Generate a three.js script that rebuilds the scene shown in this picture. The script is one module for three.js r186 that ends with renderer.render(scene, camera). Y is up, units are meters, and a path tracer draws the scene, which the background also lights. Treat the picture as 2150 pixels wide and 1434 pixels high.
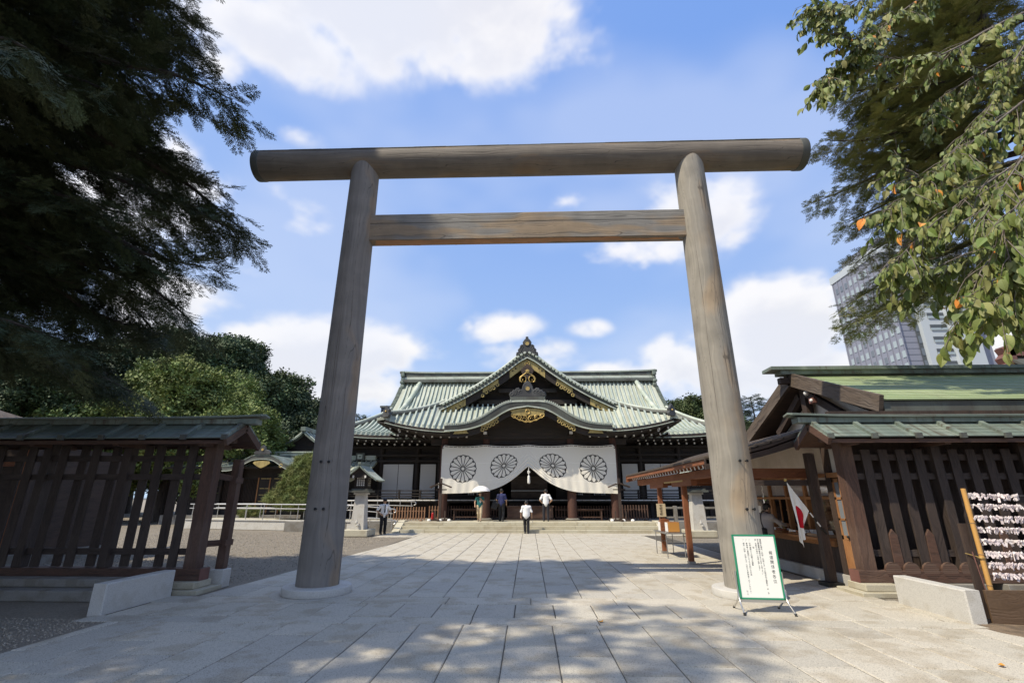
import * as THREE from 'three';
import { mergeGeometries, mergeVertices, toCreasedNormals } from 'three/addons/utils/BufferGeometryUtils.js';
import { MarchingCubes } from 'three/addons/objects/MarchingCubes.js';
import { RoundedBoxGeometry } from 'three/addons/geometries/RoundedBoxGeometry.js';

// ---------------------------------------------------------------- camera, sky, sun, exposure
const scene = new THREE.Scene();
const FOCAL = 1015, PITCH = 0.313452, YAW = 0.032791, EYE = 1.75;
const camera = new THREE.PerspectiveCamera(70.475, 1024 / 682, 0.1, 1500);
camera.position.set(0, EYE, 0);
camera.rotation.order = 'YXZ';
camera.rotation.set(PITCH, YAW, 0);

const renderer = new THREE.WebGLRenderer({ antialias: true });
renderer.setSize(1024, 682);
renderer.toneMapping = THREE.LinearToneMapping;
renderer.toneMappingExposure = 1.08;
renderer.shadowMap.enabled = true;

// photograph pixel -> direction; a depth plane, a height or a side plane gives the place
const camRight = new THREE.Vector3(Math.cos(YAW), 0, -Math.sin(YAW));
const camFwd = new THREE.Vector3(-Math.sin(YAW) * Math.cos(PITCH), Math.sin(PITCH), -Math.cos(YAW) * Math.cos(PITCH));
const camUp = new THREE.Vector3().crossVectors(camRight, camFwd);
const pixelRay = (x, y) => new THREE.Vector3().addScaledVector(camRight, (x - 1075) / FOCAL).addScaledVector(camUp, (717 - y) / FOCAL).add(camFwd);
const PZ = (x, y, depth) => { const d = pixelRay(x, y); return d.multiplyScalar(-depth / d.z).add(new THREE.Vector3(0, EYE, 0)); };
const PG = (x, y, h = 0) => { const d = pixelRay(x, y); return d.multiplyScalar((h - EYE) / d.y).add(new THREE.Vector3(0, EYE, 0)); };

// seeded random numbers and noise
function rng(seed) { let s = seed >>> 0; return () => { s = (s + 0x6d2b79f5) >>> 0; let t = Math.imul(s ^ (s >>> 15), 1 | s); t = (t + Math.imul(t ^ (t >>> 7), 61 | t)) ^ t; return ((t ^ (t >>> 14)) >>> 0) / 4294967296; }; }
const hash2 = (x, y, s) => { let h = Math.imul(x, 374761393) + Math.imul(y, 668265263) + Math.imul(s, 362437); h = Math.imul(h ^ (h >>> 13), 1274126177); return ((h ^ (h >>> 16)) >>> 0) / 4294967296; };
const hash3 = (x, y, z, s) => hash2(x + Math.imul(z, 7919), y - Math.imul(z, 104729), s);
const fade = (t) => t * t * (3 - 2 * t), mix = (a, b, t) => a + (b - a) * t, clamp = (x, a = 0, b = 1) => Math.max(a, Math.min(b, x)), sstep = (a, b, x) => fade(clamp((x - a) / (b - a)));
const PERM = new Uint16Array(8192), PVAL = new Float32Array(4096);
{ const R = rng(99), q = Array.from({ length: 4096 }, (_, i) => i); for (let i = 4095; i > 0; i--) { const j = Math.floor(R() * (i + 1)); [q[i], q[j]] = [q[j], q[i]]; } for (let i = 0; i < 8192; i++) PERM[i] = q[i & 4095]; for (let i = 0; i < 4096; i++) PVAL[i] = R(); }
function noise2(x, y, s = 1, px = 0, py = 0) {   // value noise; px, py = period in cells (0: none)
  const ix = Math.floor(x), iy = Math.floor(y); let fx = x - ix, fy = y - iy; fx = fx * fx * (3 - 2 * fx); fy = fy * fy * (3 - 2 * fy);
  let a = ix, b = ix + 1, c = iy, d = iy + 1;
  if (px) { a %= px; if (a < 0) a += px; b = a + 1 === px ? 0 : a + 1; } if (py) { c %= py; if (c < 0) c += py; d = c + 1 === py ? 0 : c + 1; }
  const t = s * 71, A = PERM[(a + t) & 4095], B = PERM[(b + t) & 4095], p = PVAL[PERM[A + (c & 4095)] ], q = PVAL[PERM[B + (c & 4095)]], u = PVAL[PERM[A + (d & 4095)]], v = PVAL[PERM[B + (d & 4095)]];
  const m = p + (q - p) * fx, n = u + (v - u) * fx; return m + (n - m) * fy;
}
function fbm2(x, y, oct, s = 1, px = 0, py = 0) { let v = 0, a = 0.5, t = 0; for (let i = 0; i < oct; i++) { v += a * noise2(x, y, s + i * 17, px, py); t += a; a *= 0.5; x *= 2; y *= 2; px *= 2; py *= 2; } return v / t; }
function noise3(x, y, z, s = 1) {
  const iz = Math.floor(z); let f = z - iz; f = f * f * (3 - 2 * f);
  const a = noise2(x, y, s + iz * 13 + 500), b = noise2(x, y, s + iz * 13 + 513); return a + (b - a) * f;
}
function fbm3(x, y, z, oct, s = 1) { let v = 0, a = 0.5, t = 0; for (let i = 0; i < oct; i++) { v += a * noise3(x, y, z, s + i * 31); t += a; a *= 0.5; x *= 2.03; y *= 2.03; z *= 2.03; } return v / t; }

// the sun: high on the left, a little behind the camera
const toSun = new THREE.Vector3(-0.66, 1, 0.2).normalize();
const sun = new THREE.DirectionalLight(new THREE.Color(1.0, 0.91, 0.74), 5.0);
sun.position.copy(toSun).multiplyScalar(80); sun.target.position.set(0, 0, -15);
sun.castShadow = true; sun.shadow.radius = 1.2; sun.shadow.mapSize.set(4096, 4096);
Object.assign(sun.shadow.camera, { left: -45, right: 45, top: 45, bottom: -45, near: 1, far: 200 });
scene.add(sun, sun.target);

// the sky: clear late-summer blue with cumulus; each cloud is a place in azimuth and elevation, broken up by noise
{
  const W = 2560, H = 1280, data = new Float32Array(W * H * 4);
  const dirOf = (x, y) => pixelRay(x, y).normalize();
  // [pixel x, pixel y, half width px, half height px, density]
  const spots = [[760, -40, 420, 190, 1.15], [560, 60, 210, 120, 0.9], [980, 20, 230, 90, 0.85], [470, 110, 90, 100, 0.6], [660, 130, 130, 60, 0.5],
    [1455, 460, 130, 90, 1.0], [1330, 525, 150, 52, 0.85], [1190, 425, 60, 26, 0.45], [1500, 420, 60, 50, 0.6],
    [1640, 690, 150, 105, 1.4], [1560, 770, 190, 70, 1.1], [1720, 760, 120, 80, 0.9], [1440, 760, 95, 60, 0.9], [1400, 790, 110, 50, 0.7],
    [620, 745, 260, 70, 1.25], [520, 700, 110, 40, 0.8], [760, 740, 130, 55, 1.0], [660, 820, 260, 50, 0.8],
    [1050, 690, 85, 38, 0.75], [985, 685, 40, 22, 0.5], [1110, 745, 120, 40, 0.6], [1240, 690, 60, 26, 0.42], [1300, 780, 90, 28, 0.7],
    [640, 460, 75, 60, 0.42], [570, 400, 50, 40, 0.38], [530, 560, 70, 30, 0.5], [630, 290, 70, 36, 0.36], [2130, 700, 140, 70, 0.9], [2080, 640, 60, 50, 0.4],
    [1225, 105, 35, 18, 0.28], [300, 420, 260, 160, 0.7], [140, 250, 200, 160, 0.55], [350, 640, 160, 90, 0.7]].map(([x, y, w, h, d]) => {
    const c = dirOf(x, y), r = new THREE.Vector3().subVectors(dirOf(x + 40, y), c).divideScalar(40), u = new THREE.Vector3().subVectors(dirOf(x, y - 40), c).divideScalar(40);
    return { c, r: r.clone().divideScalar(r.lengthSq() * w), u: u.clone().divideScalar(u.lengthSq() * h), d };
  });
  const v = new THREE.Vector3(), e = new THREE.Vector3();
  const cover = (x, y, z) => {
    const el = Math.asin(y), k = 1 / (y + 0.25);
    v.set(x, y, z);
    let m = 0;
    if (z < 0.3) for (const q of spots) { const dd = v.dot(q.c); if (dd < 0.55) continue; e.copy(v).sub(q.c); const a = e.dot(q.r), b = e.dot(q.u), r2 = a * a + b * b; if (r2 < 4) m = Math.max(m, q.d * Math.exp(-r2 * 1.15) * 1.25); }
    if (z >= -0.1) m = Math.max(m, sstep(0.5, 0.72, fbm3(x * k * 3.2 + 9, z * k * 3.2 + 4, y * 2, 3, 5)) * 0.9 * sstep(-0.1, 0.3, z));
    if (m < 0.06) return -1;
    const o = z > 0.2 ? 2 : 5, wx = noise3(x * 5, y * 7, z * 5, 61) - 0.5, wy = noise3(x * 5, y * 7, z * 5, 67) - 0.5;
    const med = fbm3(x * 8 + wx, y * 12 + wy, z * 8, o, 77), fine = fbm3(x * 26 + wx * 2, y * 40 + wy * 2, z * 26, o - 1, 21);
    return m * 1.05 + (med - 0.5) * 1.25 * Math.min(1, m * 2.5) + (fine - 0.5) * 0.75 * Math.min(1, m * 2) - 0.38;
  };
  for (let row = 0; row < H; row++) {
    const up = ((row + 0.5) / H - 0.5) * Math.PI, y = Math.sin(up), c = Math.cos(up);
    for (let col = 0; col < W; col++) {
      const az = ((col + 0.5) / W - 0.5) * 2 * Math.PI, x = Math.cos(az) * c, z = Math.sin(az) * c, o = (row * W + col) * 4;
      const yy = Math.max(y, 0), t = Math.pow(1 - yy, 2.0), s = x * toSun.x + y * toSun.y + z * toSun.z;
      let r = mix(0.15, 0.55, t), g = mix(0.315, 0.72, t), b = mix(0.765, 0.94, t);
      const glow = Math.pow(clamp(s * 0.5 + 0.5), 6) * 0.22; r += glow * 1.0; g += glow * 0.95; b += glow * 0.6;
      if (y > -0.02) {
        const m = cover(x, Math.max(y, 0.001), z);
        if (m > -0.16) {
          const a = sstep(-0.16, 0.46, m), q = 0.035, sx = x + toSun.x * q, sy = Math.max(y + toSun.y * q, 0.001), sz = z + toSun.z * q, l = 1 / Math.hypot(sx, sy, sz), toward = cover(sx * l, sy * l, sz * l);   // cloud between here and the sun greys it
          const k = sstep(0.05, 0.85, toward) * sstep(0.1, 0.6, m) * 0.75, low = sstep(0.5, 0.1, yy);
          r = mix(r, mix(0.96, 0.74, k), a * 0.94); g = mix(g, mix(0.94, 0.75, k), a * 0.94); b = mix(b, mix(0.94, 0.82, k) - 0.03 * low, a * 0.94);
        }
        const a = 0;
        const veil = sstep(0.42, 0.72, fbm3(x * 2.6 + 3, y * 5, z * 2.6, 4, 99)) * 0.34; r = mix(r, 0.72, veil); g = mix(g, 0.78, veil); b = mix(b, 0.93, veil);
      }
      if (y < 0) { const d = sstep(0, -0.12, y); r = mix(r, 0.18, d); g = mix(g, 0.17, d); b = mix(b, 0.15, d); }
      data[o] = r; data[o + 1] = g; data[o + 2] = b; data[o + 3] = 1;
    }
  }
  const t = new THREE.DataTexture(data, W, H, THREE.RGBAFormat, THREE.FloatType);
  t.mapping = THREE.EquirectangularReflectionMapping; t.magFilter = THREE.LinearFilter; t.needsUpdate = true;
  scene.background = t; scene.environment = t;
}

// ---------------------------------------------------------------- names, things, parts
const taken = new Map();
function numbered(name) { const n = taken.get(name) ?? 0; taken.set(name, n + 1); return n ? name + '_' + String(n).padStart(3, '0') : name; }
function tag(o, label, category, group, kind) { if (label) o.userData.label = label; if (category) o.userData.category = category; if (group) o.userData.group = group; if (kind) o.userData.kind = kind; return o; }
function shade(o) { o.castShadow = o.receiveShadow = true; return o; }
function thing(name, label, category, [x, y, z] = [0, 0, 0], turn = 0, group) {
  const g = new THREE.Group(); g.name = numbered(name); g.position.set(x, y, z); g.rotation.y = turn; scene.add(g);
  return tag(g, label, category, group);
}
function single(name, geo, mat, label, category, group, kind) { const m = shade(new THREE.Mesh(geo, mat)); m.name = numbered(name); scene.add(m); return tag(m, label, category, group, kind); }
// a part whose geometry is written in the thing's own axes
function part(name, geo, mat, parent, at) { const m = shade(new THREE.Mesh(Array.isArray(geo) ? join(geo) : geo, mat)); m.name = name; if (at) m.position.set(...at); parent.add(m); return m; }
// a part whose geometry is written in world metres (for things that are only moved, not turned)
function wpart(name, geo, mat, parent) {
  const g = Array.isArray(geo) ? join(geo) : geo, p = new THREE.Vector3(); for (let o = parent; o && o !== scene; o = o.parent) p.add(o.position);
  g.translate(-p.x, -p.y, -p.z); const m = shade(new THREE.Mesh(g, mat)); m.name = name; parent.add(m); return m;
}
// ---------------------------------------------------------------- geometry helpers (metric box-mapped uv, grain along the long side)
function plain(g) { const n = g.index ? g.toNonIndexed() : g; for (const k of Object.keys(n.attributes)) if (!['position', 'normal', 'uv'].includes(k)) n.deleteAttribute(k); return n; }
function join(list) { return mergeGeometries(list.map(plain), false); }
function boxUV(g, grain = 0, off = 0) {   // grain: 0 x, 1 y, 2 z runs along u
  const n = g.index ? g.toNonIndexed() : g, p = n.attributes.position, q = n.attributes.normal, uv = new Float32Array(p.count * 2), a = [0, 0, 0], b = [0, 0, 0];
  for (let i = 0; i < p.count; i++) {
    a[0] = p.getX(i); a[1] = p.getY(i); a[2] = p.getZ(i); b[0] = Math.abs(q.getX(i)); b[1] = Math.abs(q.getY(i)); b[2] = Math.abs(q.getZ(i));
    const k = b[0] > b[1] && b[0] > b[2] ? 0 : b[1] > b[2] ? 1 : 2, rest = [0, 1, 2].filter((j) => j !== k);
    const u = rest.includes(grain) ? grain : rest[0], w = rest.find((j) => j !== u);
    uv[i * 2] = a[u] + off * 1.7; uv[i * 2 + 1] = a[w] + a[k] * 0.37 + off;
  }
  n.setAttribute('uv', new THREE.BufferAttribute(uv, 2)); return n;
}
let uvTurn = 0;
const nextOff = () => { uvTurn = (uvTurn + 0.6180339) % 7; return uvTurn; };
function box(w, h, d, x = 0, y = 0, z = 0, opt = {}) {
  const g = opt.r ? new RoundedBoxGeometry(w, h, d, 1, opt.r) : new THREE.BoxGeometry(w, h, d);
  const grain = opt.grain ?? (w >= h && w >= d ? 0 : h >= d ? 1 : 2), n = boxUV(g, grain, nextOff());
  if (opt.rx) n.rotateX(opt.rx); if (opt.ry) n.rotateY(opt.ry); if (opt.rz) n.rotateZ(opt.rz);
  return n.translate(x, y, z);
}
// a box between two corners
const slab = (x0, x1, y0, y1, z0, z1, opt) => box(Math.abs(x1 - x0), Math.abs(y1 - y0), Math.abs(z1 - z0), (x0 + x1) / 2, (y0 + y1) / 2, (z0 + z1) / 2, opt);
// a square bar from a to b (width across, height up)
function bar(a, b, w, h, opt = {}) {
  const A = new THREE.Vector3(...a), B = new THREE.Vector3(...b), L = A.distanceTo(B), g = box(w, h, L, 0, 0, 0, { ...opt, grain: 2 });
  const m = new THREE.Matrix4().lookAt(A, B, new THREE.Vector3(...(opt.up ?? [0, 1, 0]))).setPosition(A.clone().add(B).multiplyScalar(0.5));
  return g.applyMatrix4(m);
}
function rod(a, b, r, r2 = r, seg = 10) {
  const A = new THREE.Vector3(...a), B = new THREE.Vector3(...b), L = A.distanceTo(B), g = new THREE.CylinderGeometry(r2, r, L, seg, 1);
  const uv = g.attributes.uv; for (let i = 0; i < uv.count; i++) { const u = uv.getX(i), v = uv.getY(i); uv.setXY(i, v * L, u * 6.283 * r + nextOffConst); }
  const q = new THREE.Quaternion().setFromUnitVectors(new THREE.Vector3(0, 1, 0), B.clone().sub(A).normalize());
  return plain(g.applyQuaternion(q).translate((A.x + B.x) / 2, (A.y + B.y) / 2, (A.z + B.z) / 2));
}
const nextOffConst = 0.13;
function tube(pts, r, seg = 8, radial = 6, closed = false) {
  const c = new THREE.CatmullRomCurve3(pts.map((p) => new THREE.Vector3(...p)), closed, 'centripetal'), L = c.getLength(), g = new THREE.TubeGeometry(c, seg, r, radial, closed), uv = g.attributes.uv;
  for (let i = 0; i < uv.count; i++) uv.setXY(i, uv.getX(i) * L, uv.getY(i) * 6.283 * r);
  return plain(g);
}
// tapered limb: circle sections along points with radii
function limb(pts, radii, radial = 8, steps = 4) {
  const c = new THREE.CatmullRomCurve3(pts.map((p) => p.isVector3 ? p : new THREE.Vector3(...p)), false, 'centripetal'), n = (pts.length - 1) * steps, pos = [], uv = [], idx = [];
  const fr = c.computeFrenetFrames(n, false), L = c.getLength();
  for (let i = 0; i <= n; i++) {
    const t = i / n, P = c.getPoint(t), k = t * (radii.length - 1), a = Math.min(radii.length - 2, Math.floor(k)), r = mix(radii[a], radii[a + 1], k - a);
    for (let j = 0; j <= radial; j++) { const s = (j / radial) * Math.PI * 2, N = fr.normals[i], B = fr.binormals[i]; pos.push(P.x + r * (Math.cos(s) * N.x + Math.sin(s) * B.x), P.y + r * (Math.cos(s) * N.y + Math.sin(s) * B.y), P.z + r * (Math.cos(s) * N.z + Math.sin(s) * B.z)); uv.push(t * L, (j / radial) * 6.283 * Math.max(...radii)); }
  }
  for (let i = 0; i < n; i++) for (let j = 0; j < radial; j++) { const a = i * (radial + 1) + j, b = a + radial + 1; idx.push(a, b, a + 1, b, b + 1, a + 1); }
  const g = new THREE.BufferGeometry(); g.setAttribute('position', new THREE.Float32BufferAttribute(pos, 3)); g.setAttribute('uv', new THREE.Float32BufferAttribute(uv, 2)); g.setIndex(idx); g.computeVertexNormals(); return plain(g);
}
// a sheet from a function (i, j) -> [x, y, z, u?, v?]; thickness makes it a closed slab along its normals
function sheet(nu, nv, f, thick = 0, smooth = true) {
  const pos = [], uv = [], idx = [];
  for (let i = 0; i <= nu; i++) for (let j = 0; j <= nv; j++) { const p = f(i / nu, j / nv); pos.push(p[0], p[1], p[2]); uv.push(p[3] ?? p[0], p[4] ?? p[2] + p[1]); }
  for (let i = 0; i < nu; i++) for (let j = 0; j < nv; j++) { const a = i * (nv + 1) + j, b = a + nv + 1; idx.push(a, b, a + 1, b, b + 1, a + 1); }
  let g = new THREE.BufferGeometry(); g.setAttribute('position', new THREE.Float32BufferAttribute(pos, 3)); g.setAttribute('uv', new THREE.Float32BufferAttribute(uv, 2)); g.setIndex(idx); g.computeVertexNormals();
  if (!thick) return plain(g);
  { const q = g.attributes.normal; let m = 0; for (let i = 0; i < q.count; i++) m += q.getY(i) + 0.6 * q.getZ(i); if (m < 0) { for (let i = 0; i < idx.length; i += 3) { const k = idx[i + 1]; idx[i + 1] = idx[i + 2]; idx[i + 2] = k; } g.setIndex(idx); g.computeVertexNormals(); } }   // outside is up or toward the path
  const n = g.attributes.normal, back = g.clone(), bp = back.attributes.position, N = (nu + 1) * (nv + 1);
  for (let i = 0; i < N; i++) bp.setXYZ(i, pos[i * 3] - n.getX(i) * thick, pos[i * 3 + 1] - n.getY(i) * thick, pos[i * 3 + 2] - n.getZ(i) * thick);
  back.setIndex(idx.map((_, k) => idx[k - (k % 3) + [0, 2, 1][k % 3]])); back.computeVertexNormals();
  const rim = [], ring = []; for (let i = 0; i <= nu; i++) ring.push(i * (nv + 1)); for (let j = 1; j <= nv; j++) ring.push(nu * (nv + 1) + j); for (let i = nu - 1; i >= 0; i--) ring.push(i * (nv + 1) + nv); for (let j = nv - 1; j > 0; j--) ring.push(j);
  const rp = [], ru = [];
  for (let k = 0; k < ring.length; k++) {
    const a = ring[k], b = ring[(k + 1) % ring.length], A = [0, 1, 2].map((c) => pos[a * 3 + c]), B = [0, 1, 2].map((c) => pos[b * 3 + c]), C = [bp.getX(a), bp.getY(a), bp.getZ(a)], D = [bp.getX(b), bp.getY(b), bp.getZ(b)];
    for (const p of [A, C, B, B, C, D]) rp.push(...p); for (let m = 0; m < 6; m++) ru.push(uv[a * 2] + (m > 2 ? 0.05 : 0), uv[a * 2 + 1]);
  }
  const r = new THREE.BufferGeometry(); r.setAttribute('position', new THREE.Float32BufferAttribute(rp, 3)); r.setAttribute('uv', new THREE.Float32BufferAttribute(ru, 2)); r.computeVertexNormals();
  return join([g, back, r]);
}
// a batten of rectangular section standing on a line that runs in a plane x = const
function ribBox(pts, w, h) {
  const pos = [], uv = [], q = (a, b, c, d) => { for (const p of [a, b, c, a, c, d]) { pos.push(...p); uv.push(p[2], p[0] + p[1] * 0.3); } }, up = ([x, y, z], s) => [x + s * w, y + h, z], lo = ([x, y, z], s) => [x + s * w, y - 0.05, z];
  for (let i = 0; i < pts.length - 1; i++) { const a = pts[i], b = pts[i + 1]; q(up(a, -1), up(b, -1), up(b, 1), up(a, 1)); q(lo(a, -1), lo(b, -1), up(b, -1), up(a, -1)); q(up(a, 1), up(b, 1), lo(b, 1), lo(a, 1)); }
  const e = pts.at(-1), s = pts[0]; q(up(e, -1), lo(e, -1), lo(e, 1), up(e, 1)); q(up(s, 1), lo(s, 1), lo(s, -1), up(s, -1));
  const g = new THREE.BufferGeometry(); g.setAttribute('position', new THREE.Float32BufferAttribute(pos, 3)); g.setAttribute('uv', new THREE.Float32BufferAttribute(uv, 2)); g.computeVertexNormals(); return g;
}
// flat outline (list of [x, y]) pushed to a thickness along +z with a small bevel
function plate(pts, depth, bevel = 0.01, holes = [], smooth = false) {
  const s = smooth ? new THREE.Shape(new THREE.SplineCurve(pts.map((p) => new THREE.Vector2(...p))).getPoints(pts.length * 4)) : new THREE.Shape(pts.map((p) => new THREE.Vector2(...p)));
  for (const h of holes) s.holes.push(new THREE.Path(h.map((p) => new THREE.Vector2(...p))));
  const g = new THREE.ExtrudeGeometry(s, { depth, bevelEnabled: bevel > 0, bevelThickness: bevel, bevelSize: bevel, bevelSegments: 1, curveSegments: 6 });
  return boxUV(g, 0, nextOff());
}
const mirrored = (pts) => pts.concat(pts.slice().reverse().filter((p) => Math.abs(p[0]) > 1e-6).map(([x, y]) => [-x, y]));
function lathe(pts, seg = 24) { const g = new THREE.LatheGeometry(pts.map((p) => new THREE.Vector2(...p)), seg); return boxUV(g, 1, nextOff()); }
// interpolate a polyline y(x)
const poly = (pts) => (x) => { if (x <= pts[0][0]) return pts[0][1]; for (let i = 1; i < pts.length; i++) if (x <= pts[i][0]) return mix(pts[i - 1][1], pts[i][1], (x - pts[i - 1][0]) / (pts[i][0] - pts[i - 1][0])); return pts.at(-1)[1]; };
function spline(pts) {   // smooth y(x), monotone-ish Catmull-Rom
  const n = pts.length, m = pts.map((p, i) => i === 0 ? (pts[1][1] - p[1]) / (pts[1][0] - p[0]) : i === n - 1 ? (p[1] - pts[i - 1][1]) / (p[0] - pts[i - 1][0]) : (pts[i + 1][1] - pts[i - 1][1]) / (pts[i + 1][0] - pts[i - 1][0]));
  return (x) => { let i = 0; x = clamp(x, pts[0][0], pts[n - 1][0]); while (i < n - 2 && x > pts[i + 1][0]) i++; const h = pts[i + 1][0] - pts[i][0], t = (x - pts[i][0]) / h, t2 = t * t, t3 = t2 * t; return (2 * t3 - 3 * t2 + 1) * pts[i][1] + (t3 - 2 * t2 + t) * h * m[i] + (3 * t2 - 2 * t3) * pts[i + 1][1] + (t3 - t2) * h * m[i + 1]; };
}
// ---------------------------------------------------------------- procedural textures
function tex(size, f, { srgb = true, repeat = 1, w = size, h = size } = {}) {   // f(u, v, x, y) -> [r, g, b] linear 0..1
  const d = new Uint8Array(w * h * 4), enc = (c) => { c = clamp(c); return Math.round(255 * (srgb ? (c <= 0.0031308 ? c * 12.92 : 1.055 * Math.pow(c, 1 / 2.4) - 0.055) : c)); };
  for (let y = 0; y < h; y++) for (let x = 0; x < w; x++) { const c = f(x / w, y / h, x, y), o = (y * w + x) * 4; d[o] = enc(c[0]); d[o + 1] = enc(c[1]); d[o + 2] = enc(c[2]); d[o + 3] = 255; }
  const t = new THREE.DataTexture(d, w, h); t.wrapS = t.wrapT = THREE.RepeatWrapping; t.magFilter = THREE.LinearFilter; t.minFilter = THREE.LinearMipmapLinearFilter; t.generateMipmaps = true;
  if (srgb) t.colorSpace = THREE.SRGBColorSpace; t.repeat.set(repeat, repeat); t.needsUpdate = true; return t;
}
const mix3 = (a, b, t) => [mix(a[0], b[0], t), mix(a[1], b[1], t), mix(a[2], b[2], t)];
const scl = (a, k) => [a[0] * k, a[1] * k, a[2] * k];
function std(o) { return new THREE.MeshStandardMaterial({ roughness: 0.8, metalness: 0, ...o }); }
// timber: grain along u; base, dark streak and stain colours
function timber(base, dark, stain, { seed = 1, amount = 0.6, period = 2.0, rough = 0.75, bump = 0.004, knots = 0 } = {}) {
  const grain = (u, v) => { const warp = fbm2(u * 4, v * 6, 3, seed + 3, 4, 6) * 0.12; return 0.55 * fbm2(u * 6, (v + warp) * 90, 3, seed, 6, 90) + 0.45 * fbm2(u * 3, (v + warp) * 28, 3, seed + 9, 3, 28); };
  const S = 320, field = new Float32Array(S * S); for (let y = 0; y < S; y++) for (let x = 0; x < S; x++) field[y * S + x] = grain(x / S, y / S);
  const col = tex(S, (u, v, x, y) => { const g = field[y * S + x], b = fbm2(u * 3, v * 7, 3, seed + 40, 3, 7), c = mix3(base, dark, sstep(0.35, 0.75, g) * amount); return scl(mix3(c, stain, sstep(0.5, 0.75, b) * 0.55), 0.85 + 0.3 * noise2(u * 60, v * 200, seed + 60, 60, 200)); }, { repeat: 1 / period });
  const bm = tex(S, (u, v, x, y) => { const g = 1 - sstep(0.4, 0.8, field[y * S + x]); return [g, g, g]; }, { srgb: false, repeat: 1 / period });
  return std({ map: col, bumpMap: bm, bumpScale: bump, roughness: rough });
}
// ---------------------------------------------------------------- materials
function graniteMat(base, { seed = 1, period = 0.8, contrast = 1, stain = 0.25, rough = 0.82 } = {}) {
  const S = 360, col = tex(S, (u, v, x, y) => {
    const s1 = hash2(x >> 1, y >> 1, seed), s2 = hash2(x, y, seed + 5), big = fbm2(u * 4, v * 4, 4, seed + 9, 4, 4), mid = noise2(u * 150, v * 150, seed + 2, 150, 150);
    let k = 1 + contrast * (0.10 * (mid - 0.5) + 0.12 * (s2 - 0.5)); if (s1 > 0.90) k *= 1 - 0.42 * contrast; if (s1 < 0.06) k *= 1 + 0.16 * contrast; if (s2 > 0.975) k *= 0.55;
    const c = scl(base, k); return mix3(c, [c[0] * 0.80, c[1] * 0.76, c[2] * 0.70], sstep(0.45, 0.72, big) * stain * 2);
  }, { repeat: 1 / period });
  return std({ map: col, roughness: rough });
}
const M = {};
const nearStone = [0, 1, 2, 3].map((k) => graniteMat([[0.475, 0.436, 0.36], [0.435, 0.40, 0.335], [0.505, 0.46, 0.378], [0.455, 0.415, 0.338]][k], { seed: 11 + k, contrast: 1.15, period: 1.4, stain: 0.42 }));
const farStone = nearStone;   // the same granite throughout
M.joint = std({ color: new THREE.Color(0.085, 0.075, 0.06), roughness: 0.95 });
M.whiteStone = graniteMat([0.52, 0.50, 0.46], { seed: 51, contrast: 0.8, period: 0.9 });
M.stepStone = [0, 1, 2].map((k) => graniteMat([[0.48, 0.44, 0.33], [0.45, 0.41, 0.31], [0.50, 0.465, 0.36]][k], { seed: 61 + k, contrast: 0.6, period: 1.2, stain: 0.35 }));
M.oldStone = graniteMat([0.24, 0.225, 0.20], { seed: 71, contrast: 0.9, stain: 0.5 });
{ // crushed gravel: pebbles by nearest points
  const S = 512, N = 96, cell = (u, v, s) => { let best = 9, second = 9, id = 0; const x = u * N, y = v * N, ix = Math.floor(x), iy = Math.floor(y); for (let j = -1; j <= 1; j++) for (let i = -1; i <= 1; i++) { const a = ((ix + i) % N + N) % N, b = ((iy + j) % N + N) % N, px = ix + i + hash2(a, b, s), py = iy + j + hash2(a, b, s + 1), d = Math.hypot(px - x, py - y); if (d < best) { second = best; best = d; id = hash2(a, b, s + 2); } else if (d < second) second = d; } return [best, second - best, id]; };
  const g = new Float32Array(S * S), id = new Float32Array(S * S);
  for (let y = 0; y < S; y++) for (let x = 0; x < S; x++) { const c = cell(x / S, y / S, 7); g[y * S + x] = sstep(0, 0.35, c[1]) * (0.5 + 0.5 * c[2]); id[y * S + x] = c[2]; }
  const col = tex(S, (u, v, x, y) => { const k = id[y * S + x], big = fbm2(u * 3, v * 3, 3, 5, 3, 3); return scl(mix3([0.22, 0.186, 0.14], [0.335, 0.29, 0.23], k), (0.85 + 0.3 * big) * (hash2(x, y, 3) * 0.25 + 0.87)); }, { repeat: 1 / 1.6 });
  const bm = tex(S, (u, v, x, y) => { const e = g[y * S + x]; return [e, e, e]; }, { srgb: false, repeat: 1 / 1.6 });
  M.gravel = std({ map: col, bumpMap: bm, bumpScale: 0.018, roughness: 0.95 });
  const d = tex(S, (u, v, x, y) => { const b = fbm2(u * 9, v * 9, 5, 3, 9, 9), k = hash2(x >> 1, y >> 1, 9); return scl(mix3([0.19, 0.135, 0.085], [0.12, 0.085, 0.055], sstep(0.35, 0.65, b)), 0.75 + 0.5 * k); }, { repeat: 1 / 1.4 });
  const db = tex(S, (u, v) => { const b = fbm2(u * 30, v * 30, 4, 23, 30, 30); return [b, b, b]; }, { srgb: false, repeat: 1 / 1.4 });
  M.dirt = std({ map: d, bumpMap: db, bumpScale: 0.03, roughness: 0.97 });
}
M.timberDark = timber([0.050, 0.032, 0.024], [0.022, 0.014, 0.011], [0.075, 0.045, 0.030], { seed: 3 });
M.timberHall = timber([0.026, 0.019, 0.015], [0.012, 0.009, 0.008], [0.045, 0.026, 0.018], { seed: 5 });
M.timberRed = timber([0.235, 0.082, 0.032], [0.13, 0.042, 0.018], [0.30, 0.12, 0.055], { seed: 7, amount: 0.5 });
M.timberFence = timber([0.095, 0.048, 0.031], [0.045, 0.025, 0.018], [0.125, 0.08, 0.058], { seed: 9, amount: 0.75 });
M.timberPalingShade = timber([0.048, 0.032, 0.025], [0.022, 0.015, 0.012], [0.068, 0.05, 0.04], { seed: 10, amount: 0.8 });  // darker copy of the fence timber: shade on the palings put into colour
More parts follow.
